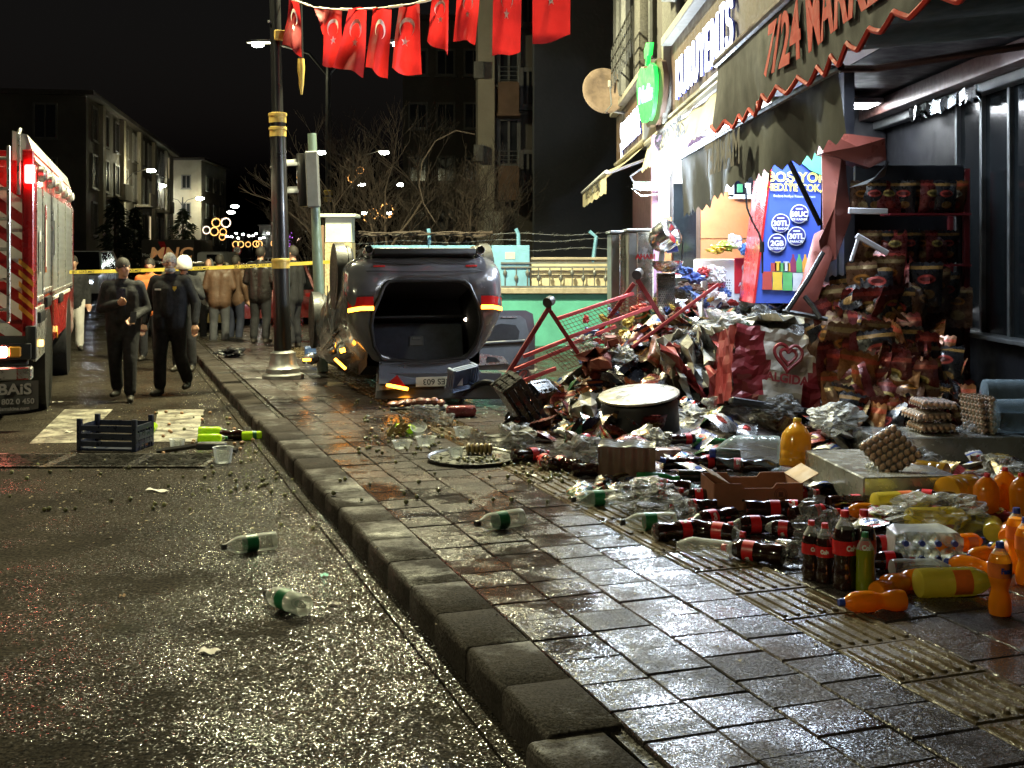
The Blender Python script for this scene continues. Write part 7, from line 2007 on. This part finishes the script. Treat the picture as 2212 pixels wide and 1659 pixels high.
# dark bags low on the left flank and in front
for k in range(60):
    x = rh.uniform(.5, 2.2); y = rh.uniform(11.2, 12.6)
    col = rh.choice(('brown', 'black', 'dark red', 'black', 'silver', 'orange'))
    snack(Vector((x, y, .17 + heap(x, y) + .04)), rrot(.7), col, '%s wrapper on the left flank of the heap under the trolley' % col, 'wrappers under the trolley', rh.uniform(.8, 1.4))
for k in range(75):
    u = rh.uniform(1230, 1960); v = rh.uniform(862, 962)
    if 1290 < u < 1480 and v < 905: continue
    if 1540 < u < 1680 and v > 935: continue
    col = rh.choice(('black', 'navy', 'silver', 'dark green', 'brown', 'dark red', 'white', 'black', 'brown'))
    p = gp(u, v, .21); p.z += heap(p.x, p.y)
    snack(p, rrot(.45), col, '%s wrapper in the litter behind the spilled bottles' % col, 'wrappers behind the bottles', rh.uniform(.9, 1.35))
for k in range(70):
    u = rh.uniform(1120, 1330); v = rh.uniform(815, 955)
    col = rh.choice(('black', 'black', 'brown', 'navy', 'silver', 'dark red', 'dark green', 'black'))
    p = gp(u, v, .19); p.z += heap(p.x, p.y)
    snack(p, rrot(.6), col, '%s wrapper in the litter beside the tipped crate' % col, 'wrappers by the tipped crate', rh.uniform(.7, 1.35))
for k in range(50):
    u = rh.uniform(1240, 1900); v = rh.uniform(955, 1075)
    if 1540 < u < 1740 and v > 1000: continue
    col = rh.choice(('black', 'brown', 'white', 'dark green', 'silver', 'black', 'gold'))
    snack(gp(u, v, .17), rrot(.25), col, '%s wrapper in the litter between the bottles' % col, 'wrappers between the bottles', rh.uniform(.5, .95))
for k in range(40):
    u = rh.uniform(1780, 2080); v = rh.uniform(850, 905)
    col = rh.choice(('dark red', 'black', 'orange', 'brown', 'red'))
    snack(gp(u, v, .24), rrot(.6), col, 'fallen %s snack bag at the foot of the red rack behind the eggs' % col, 'snack bags at the foot of the rack', rh.uniform(.9, 1.3))
for k in range(44):
    u = rh.uniform(1850, 2210); v = rh.uniform(1000, 1150)
    col = rh.choice(('red', 'black', 'gold', 'white', 'brown', 'silver'))
    snack(gp(u, v, .19), rrot(.5), col, '%s wrapper among the bottles and jars at the right' % col, 'wrappers among the right hand bottles', rh.uniform(.6, 1.0))
# clear bags on the heap
for k, (u, v, Y, w_, h_, lab) in enumerate(((1560, 700, 12.0, .5, .3, 'large clear bag on the crest of the heap'), (1650, 690, 11.9, .4, .25, 'clear bag on the heap left of the bent frame'), (1490, 735, 12.0, .45, .35, 'clear bag over the red and white sheets'),
        (1340, 775, 12.0, .4, .3, 'clear bag on the left flank of the heap'), (1720, 735, 11.3, .3, .25, 'clear bag over the corner of the white and red chest'), (1260, 745, 12.6, .4, .25, 'clear bag caught in the red trolley'),
        (1500, 905, 10.9, .5, .2, 'clear bag behind the round black drum'), (1590, 890, 10.8, .6, .28, 'long clear bag under the white and red chest'), (1690, 880, 10.4, .4, .25, 'clear bag below the chest corner'), (1800, 905, 9.6, .5, .25, 'bubble wrapped clear bag behind the steel steps'))):
    bag(u, v, w_, h_, M_FILM if k % 3 else M_FILMW, lab, k=k, Y=Y, yaw=k * .8, group='clear bags on the heap')

# crumpled sheet metal of the smashed ice cream chests
M_SHW = mat('white_sheet_metal', (.27, .255, .21), .35, .25, .45, 5, .3, 12)
def crumpled_sheet(poly, Y, m, label, seed, depth=.3, div=7, name='metal_sheet', parent=None):
    r = random.Random(seed)
    pts = [at(u, v, Y + r.uniform(-.15, .15)) for u, v in poly]
    A, B, Cc, D = pts
    off = Vector((seed * 1.3, seed * .7, 0))
    def f(i, j):
        p = A.lerp(B, i).lerp(D.lerp(Cc, i), j)
        n = noise.cell(Vector((i * 3.2, j * 3.2, 0)) + off); n2 = noise.noise(Vector((i * 4, j * 4, 1)) + off)
        p += Vector((.07 * n2, -depth * (n - .5) - depth * .7 * n2, .08 * noise.noise(Vector((i * 5, j * 5, 9)) + off)))
        return p
    mb = MB().grid(f, div, div)
    o = mb.obj(name, m, parent, 0)
    so = o.modifiers.new('t', 'SOLIDIFY'); so.thickness = .006
    if parent is None: tag(o, label, 'metal sheet', 'crumpled metal sheets')
    return o
for k, (poly, Y, m, lab) in enumerate((
        ([(1418, 742), (1498, 712), (1520, 830), (1470, 850)], 11.5, M_SHW, 'crumpled white metal sheet left of the red fold'),
        ([(1432, 760), (1470, 745), (1480, 800), (1560, 905)], 11.35, M_REDD, 'long crumpled red strip beside the black drum'),
        ([(1500, 716), (1560, 704), (1590, 800), (1530, 830)], 11.4, M_SHW, 'white dented sheet in the middle of the heap'),
        ([(1545, 722), (1610, 712), (1600, 800), (1560, 850)], 11.2, M_REDD, 'bright red folded sheet left of the white and red chest'),
        ([(1535, 800), (1580, 790), (1572, 885), (1528, 905)], 11.0, M_REDD, 'standing red fold at the foot of the heap'),
        ([(1470, 800), (1535, 790), (1540, 900), (1490, 890)], 11.25, M_STEELD, 'grey bent cylinder skin between the red folds'),
        ([(1620, 690), (1740, 676), (1735, 715), (1640, 722)], 11.4, M_SHW, 'pale bent lid on top of the white and red chest'),
        ([(1500, 690), (1640, 668), (1680, 690), (1520, 712)], 12.4, M_STEEL, 'bright crumpled foil sheet along the crest of the heap'),
        ([(1250, 770), (1330, 735), (1350, 790), (1270, 830)], 11.9, M_REDB, 'brown crumpled sheet below the trolley'),
        ([(1300, 800), (1400, 760), (1420, 850), (1320, 850)], 11.8, M_BLACKB, 'black torn sheet left of the white crumple'),
        ([(1225, 870), (1310, 850), (1300, 930), (1235, 920)], 10.7, M_SHW, 'pale curved sheet lying left of the black drum'))):
    crumpled_sheet(poly, Y, m, lab, k + 3)
chest = thing('ice_cream_chest', 'tipped white and red ice cream chest with a heart logo', 'freezer', Tm((0, 0, 0)))
Mc = Tm(at(1680, 795, 10.55)) @ Rz(.12) @ Ry(.16) @ Rx(-.25) @ Matrix.Scale(1.12, 4)
def dent(x, z): return .035 * noise.noise(Vector((x * 5, z * 5, 4))) + .018 * (noise.cell(Vector((x * 7 + z * 3, z * 6, 2))) - .5)
cs = MB()
cs.grid(lambda i, j: (-.37 + .74 * i + .03 * noise.noise(Vector((j * 4, 1, i))), dent(i, j), -.31 + .62 * j + .05 * noise.noise(Vector((i * 5, j, 3)))), 18, 16)
cs.m = [(1 if (cs.v[f[0]].x < -.16 - .13 * (2 * abs(cs.v[f[0]].z + .02)) ** 1.2 + .06 or cs.v[f[0]].x > .20 + .5 * max(0, cs.v[f[0]].z + .12)) else 0) for f in cs.f]
cs.obj('front_panel', [mat('chest_white', (.36, .33, .28), .4, .1, .25, 5, .15, 14), M_REDD], chest, 0, Mc)
MB().grid(lambda i, j: (-.37 + .74 * i, dent(i, 1) + .4 * j, .31 + .05 * noise.noise(Vector((i * 5, 1, 3))) + .06 * noise.noise(Vector((i * 6, j * 5, 8))) * j), 14, 8).obj('top_panel', M_SHW, chest, 0, Mc)
for s in (-1, 1): MB().grid(lambda i, j: (s * .37 + .04 * noise.noise(Vector((i * 5, j * 4, s))), .4 * i, -.31 + .62 * j), 8, 8).obj('side_panel', M_REDD, chest, 0, Mc)
M_LOGO = mat('dark_red_print', (.22, .02, .025), .5)
lg = MB()
def heart(r, x0=0.0):
    return [(x0 + r * 1.0 * 16 * math.sin(t_) ** 3 / 16, r * (13 * math.cos(t_) - 5 * math.cos(2 * t_) - 2 * math.cos(3 * t_) - math.cos(4 * t_)) / 15) for t_ in [2 * PI * i / 40 for i in range(41)]]
for r_ in (.115, .066): lg.tube([(x, -.08, z + .09) for x, z in heart(r_, .05)], .014, 5)
lg.obj('heart_logo', M_LOGO, chest, 60, Mc)
text('ALGIDA', .098, M_LOGO, chest, Mc @ Tm((.04, -.115, -.10)) @ FRONT, .002, .003)
MB().box((0, -.03, -.32), (.76, .1, .05), bev=.01).obj('bumper_strip', M_CARB, chest, 35, Mc)

# round black drum with a pale lid
dm = thing('round_drum', 'round black drum with a dented pale lid lying in the litter', 'drum', Tm(gp(1390, 938) + Vector((0, .12, -.03))) @ Ry(-.09) @ Rx(.13))
MB().lathe([(.33, 0), (.34, .02), (.345, .3), (.33, .34)], 36).obj('body', mat('black_drum', (.006, .006, .007), .6, 0, .3, 6), dm)
MB().lathe([(.001, .40), (.2, .405), (.33, .395), (.362, .385), (.365, .37), (.35, .36)], 40).obj('lid', M_SHW, dm, 60)
# upturned red trolley frame: two A-shaped ends, long beams and wire mesh
M_PINKR = mat('faded_red_frame', (.5, .09, .10), .4, .1, .15, 5)
tw = thing('red_trolley', 'upturned red metal trolley frame with wheels in the air', 'trolley', Tm((0, 0, 0)))
YT = 12.25
def tp_(u, v, d=0.0): return at(u, v, YT + d)
def bar(a, b_, w_=.045, m=M_PINKR, name='beam'):
    p, q = tp_(*a), tp_(*b_)
    d = (q - p); L_ = d.length
    M = frame((p + q) / 2, d, Vector((0, 1, 0.001)))
    return MB().box((0, 0, 0), (L_, w_, w_), bev=.005).obj(name, m, tw, 35, M)
bar((1186, 664, 0), (1094, 812, -.25), .05, M_REDD, 'leg'); bar((1189, 672, 0), (1250, 766, .1), .045, M_REDD, 'leg')
bar((1377, 604, .5), (1436, 698, .4), .05, M_REDD, 'leg'); bar((1370, 612, .5), (1296, 714, .6), .045, M_REDD, 'leg')
for a, b_ in (((1203, 689, .1), (1368, 634, .5)), ((1228, 729, .05), (1412, 661, .45)), ((1131, 770, -.1), (1226, 733, .1)), ((1108, 800, -.15), (1240, 746, .1)), ((1131, 822, -.2), (1200, 796, 0)), ((1230, 745, .3), (1330, 705, .6))):
    bar(a, b_, .04)
bar((1366, 750, -.3), (1553, 613, -.1), .035, M_REDD, 'loose_bar')
bar((1366, 750, -.3), (1430, 700, .2), .03, M_REDD, 'loose_bar')
for u, v, d in ((1186, 660, 0), (1378, 600, .5)):
    p = tp_(u, v, d)
    wh = MB().cyl(p + Vector((-.02, -.05, .03)), p + Vector((.02, .05, .05)), .052, n=16).obj('castor_wheel', M_TYRE, tw)
    MB().box(p - Vector((0, 0, .01)), (.05, .05, .09), bev=.008).obj('castor_fork', M_REDD, wh)
wm = MB()
for a0, a1, b0, b1, n in (((1203, 690, .1), (1366, 636, .5), (1228, 729, .05), (1410, 662, .45), 22), ((1180, 760, -.1), (1300, 716, .5), (1220, 800, -.1), (1350, 750, .4), 16)):
    A, B, Cc, D = tp_(*a0), tp_(*a1), tp_(*b0), tp_(*b1)
    for i in range(n + 1):
        wm.tube([A.lerp(B, i / n), Cc.lerp(D, i / n) + Vector((0, .02 * math.sin(i), 0))], .0035, 4)
    for j in range(6): wm.tube([A.lerp(Cc, j / 5), B.lerp(D, j / 5)], .0035, 4)
w_o = wm.obj('wire_mesh', M_REDD, tw, 0); w_o['kind'] = 'stuff'

# ================================================================ goods and machines in front of the lit bay
M_BOWLS = M_STEEL
for k, (u0, u1, uf, v0, Y, lab, lm) in enumerate(((1319, 1356, 1338, 503, 13.6, 'tall grey steel cabinet at the end of the cream parapet', None), (1356, 1412, 1376, 499, 13.2, 'stainless steel cabinet with red lettering beside the mixer', 'AHABI'))):
    p0, pf, p1 = at(u0, v0, Y), at(uf, v0, Y), at(u1, v0, Y)
    t = thing('steel_cabinet', lab, 'cabinet', Tm((0, Y, .15)))
    MB().box(((pf.x + p1.x) / 2, .3, (p0.z - .15) / 2), (p1.x - pf.x, .6, p0.z - .15), bev=.012).obj('door', M_STEEL, t)
    MB().box(((p0.x + pf.x) / 2 + .01, .32, (p0.z - .15) / 2), (pf.x - p0.x - .0, .6, p0.z - .17), bev=.01).obj('side_panel', M_STEELD, t)
    MB().box(((p0.x + p1.x) / 2, .3, p0.z - .14), (p1.x - p0.x + .02, .64, .03), bev=.006).obj('top', M_STEELD, t)
    if lm:
        text(lm, .075, M_LREDC, t, Tm(((pf.x + p1.x) / 2, -.006, at(0, 555, Y).z - .15)) @ FRONT, .002, .003)
        ar = MB()
        for r_ in (.03, .05, .07): ar.tube([(r_ * math.cos(a), 0, r_ * math.sin(a)) for a in [PI * (.45 + .5 * i / 8) for i in range(9)]], .004, 4)
        ar.obj('arc_logo', M_STEELD, t, 0, Tm(((pf.x + p1.x) / 2, -.006, at(0, 520, Y).z - .15)))
mx = thing('nut_mixer', 'tilted stainless drum mixer standing on the counter of the nut shop', 'machine', Tm(at(1435, 512, 12.8)))
MB().lathe([(.001, -.16), (.09, -.15), (.15, -.08), (.165, 0), (.165, .1), (.14, .13), (.11, .14), (.11, .12), (.001, .0)], 28, 0, Ry(.9) @ Rx(.5)).obj('bowl', M_STEEL, mx)
MB().box((-.02, .06, -.2), (.06, .06, .34), 0, Ry(.1), .01).obj('stand', M_STEELD, mx)
MB().cyl((.02, .0, -.12), (.14, -.02, -.1), .06, n=14).obj('motor', M_CAPB, mx)
MB().tube([(.15, 0, .02), (.2, -.02, -.06), (.18, -.02, -.3)], .01, 6).obj('motor_cable', M_CARB, mx)
M_PERF = mat('perforated_dark', (.03, .03, .03), .5)
def perforated(M, w_, h_, nx, nz, label):
    t = thing('perforated_box', label, 'metal box', M, 'perforated steel boxes')
    MB().box((0, .12, 0), (w_, .24, h_), bev=.01).obj('body', M_STEEL, t)
    d = MB()
    for i in range(nx):
        for j in range(nz):
            x = -w_ / 2 + w_ * (i + .5 + .25 * (j % 2)) / (nx + .3); z = -h_ / 2 + h_ * (j + .5) / nz
            d.cyl((x, -.003, z), (x, -.001, z), w_ / nx * .3, n=8)
    d.obj('punched_holes', M_PERF, t, 0)['kind'] = 'stuff'
perforated(Tm(at(1439, 626, 12.7)) @ Rz(-.1), .20, .36, 9, 15, 'perforated steel roasting box below the mixer')
perforated(Tm(at(1568, 622, 12.9)) @ Rz(.05) @ Ry(.05), .42, .2, 16, 7, 'bright perforated steel guard on the crest of the heap')
bw = MB().lathe([(.001, 0), (.1, .01), (.17, .08), (.18, .12), (.172, .12), (.1, .02), (.001, .012)], 22).obj('steel_bowl', M_STEEL, None, 60, Tm(at(1440, 588, 12.6))); tag(bw, 'steel bowl standing on the perforated roasting box', 'bowl')
fz = thing('freezer_chest', 'white freezer chest with red front panel under the blue advert', 'freezer', Tm((0, 12.9, .15)))
a_, b_ = at(1516, 560, 12.9), at(1640, 648, 12.9)
MB().box(((a_.x + b_.x) / 2, .3, (a_.z - .15) / 2), (b_.x - a_.x, .6, a_.z - .15), bev=.02).obj('body', M_WHT, fz)
c0, c1 = at(1586, 557, 12.9), at(1634, 634, 12.9)
rp = MB().box(((c0.x + c1.x) / 2, -.008, (c0.z + c1.z) / 2 - .15), (c1.x - c0.x, .012, c0.z - c1.z), bev=.004).obj('red_panel', mat('bright_red_panel', (.6, .02, .025), .4), fz)
hb = MB()
for r_ in (.075, .04): hb.tube([(x + (c0.x + c1.x) / 2 + .04, -.018, z + c0.z - .15 - .13) for x, z in heart(r_)], .010, 5)
hb.obj('heart_logo', M_WHT, rp, 60)
text('ALGIDA', .06, M_WHT, rp, Tm(((c0.x + c1.x) / 2 + .03, -.016, c0.z - .15 - .29)) @ FRONT, .001, .002)
for k, (u, v, w_, h_, c_, lab) in enumerate(((1548, 540, .2, .1, (.55, .42, .05), 'yellow snack bag lying on the freezer lid'), (1570, 533, .2, .1, (.3, .5, .06), 'green snack bag lying on the freezer lid'), (1586, 521, .16, .16, (.75, .75, .75), 'white paper bag standing on the freezer lid'),
        (1608, 538, .12, .14, (.1, .25, .6), 'blue snack bag on the freezer lid near the advert'), (1500, 600, .25, .12, (.12, .2, .55), 'blue bag of nuts beside the roasting box'), (1478, 585, .2, .1, (.1, .2, .5), 'blue packet behind the steel bowl'),
        (1490, 625, .3, .14, (.16, .1, .07), 'brown sack slumped behind the perforated guard'), (1545, 592, .22, .2, (.55, .58, .6), 'silver wrapped package in front of the freezer'), (1522, 588, .18, .14, (.4, .05, .05), 'red dented tin in front of the freezer'))):
    m = mat('counter_%d' % k, c_, .35, .1, .3, 9, .4, 20)
    bag(u, v, w_, h_, m, lab, k=k, Y=12.7, name='packed_goods', cat='goods', group='goods on the counter')
M_MESS = [mat('mess_%d' % k, c_, .4, .1, .3, 10) for k, c_ in enumerate(((.55, .5, .45), (.45, .05, .05), (.08, .15, .4), (.4, .3, .06), (.5, .52, .55), (.06, .06, .06)))]
rm_ = random.Random(8)
for k in range(46):
    u = rm_.uniform(1420, 1700); v = 640 + rm_.uniform(-12, 34) - (u - 1420) * .02
    c_ = rm_.choice(range(6))
    o = link(bpy.data.objects.new('torn_pack', CR[k % 5]), None, Tm(at(u, v, rm_.uniform(12.2, 13.2))) @ rrot(1) @ Matrix.Diagonal((rm_.uniform(.03, .09), rm_.uniform(.03, .07), rm_.uniform(.02, .06), 1)))
    recolor(o, M_MESS[c_]); tag(o, '%s torn pack on the brightly lit crest of the heap' % ('white', 'red', 'blue', 'yellow', 'silver', 'black')[c_], 'torn pack', 'torn packs on the crest of the heap')
for k in range(34):
    u = rm_.uniform(1250, 1440); v = rm_.uniform(690, 800) - (u - 1250) * .25
    c_ = rm_.choice(range(6))
    o = link(bpy.data.objects.new('torn_pack', CR[k % 5]), None, Tm(at(u, v, rm_.uniform(12.6, 13.4))) @ rrot(1) @ Matrix.Diagonal((rm_.uniform(.03, .1), rm_.uniform(.03, .08), rm_.uniform(.02, .06), 1)))
    recolor(o, M_MESS[c_]); tag(o, '%s torn pack lying inside the upturned red trolley' % ('white', 'red', 'blue', 'yellow', 'silver', 'black')[c_], 'torn pack', 'torn packs in the trolley')
o = MB().tube([at(1385, 770, 11.8), at(1350, 770, 11.75)], .001, 4)
tn = MB().lathe([(.06, 0), (.062, .005), (.062, .24), (.06, .245)], 18).obj('tin', mat('brown_tin', (.16, .06, .04), .4, .2, .3, 8), None, 40, Tm(at(1318, 775, 12.4)) @ Rx(.2)); tag(tn, 'tall brown tin standing in the heap under the trolley mesh', 'tin')
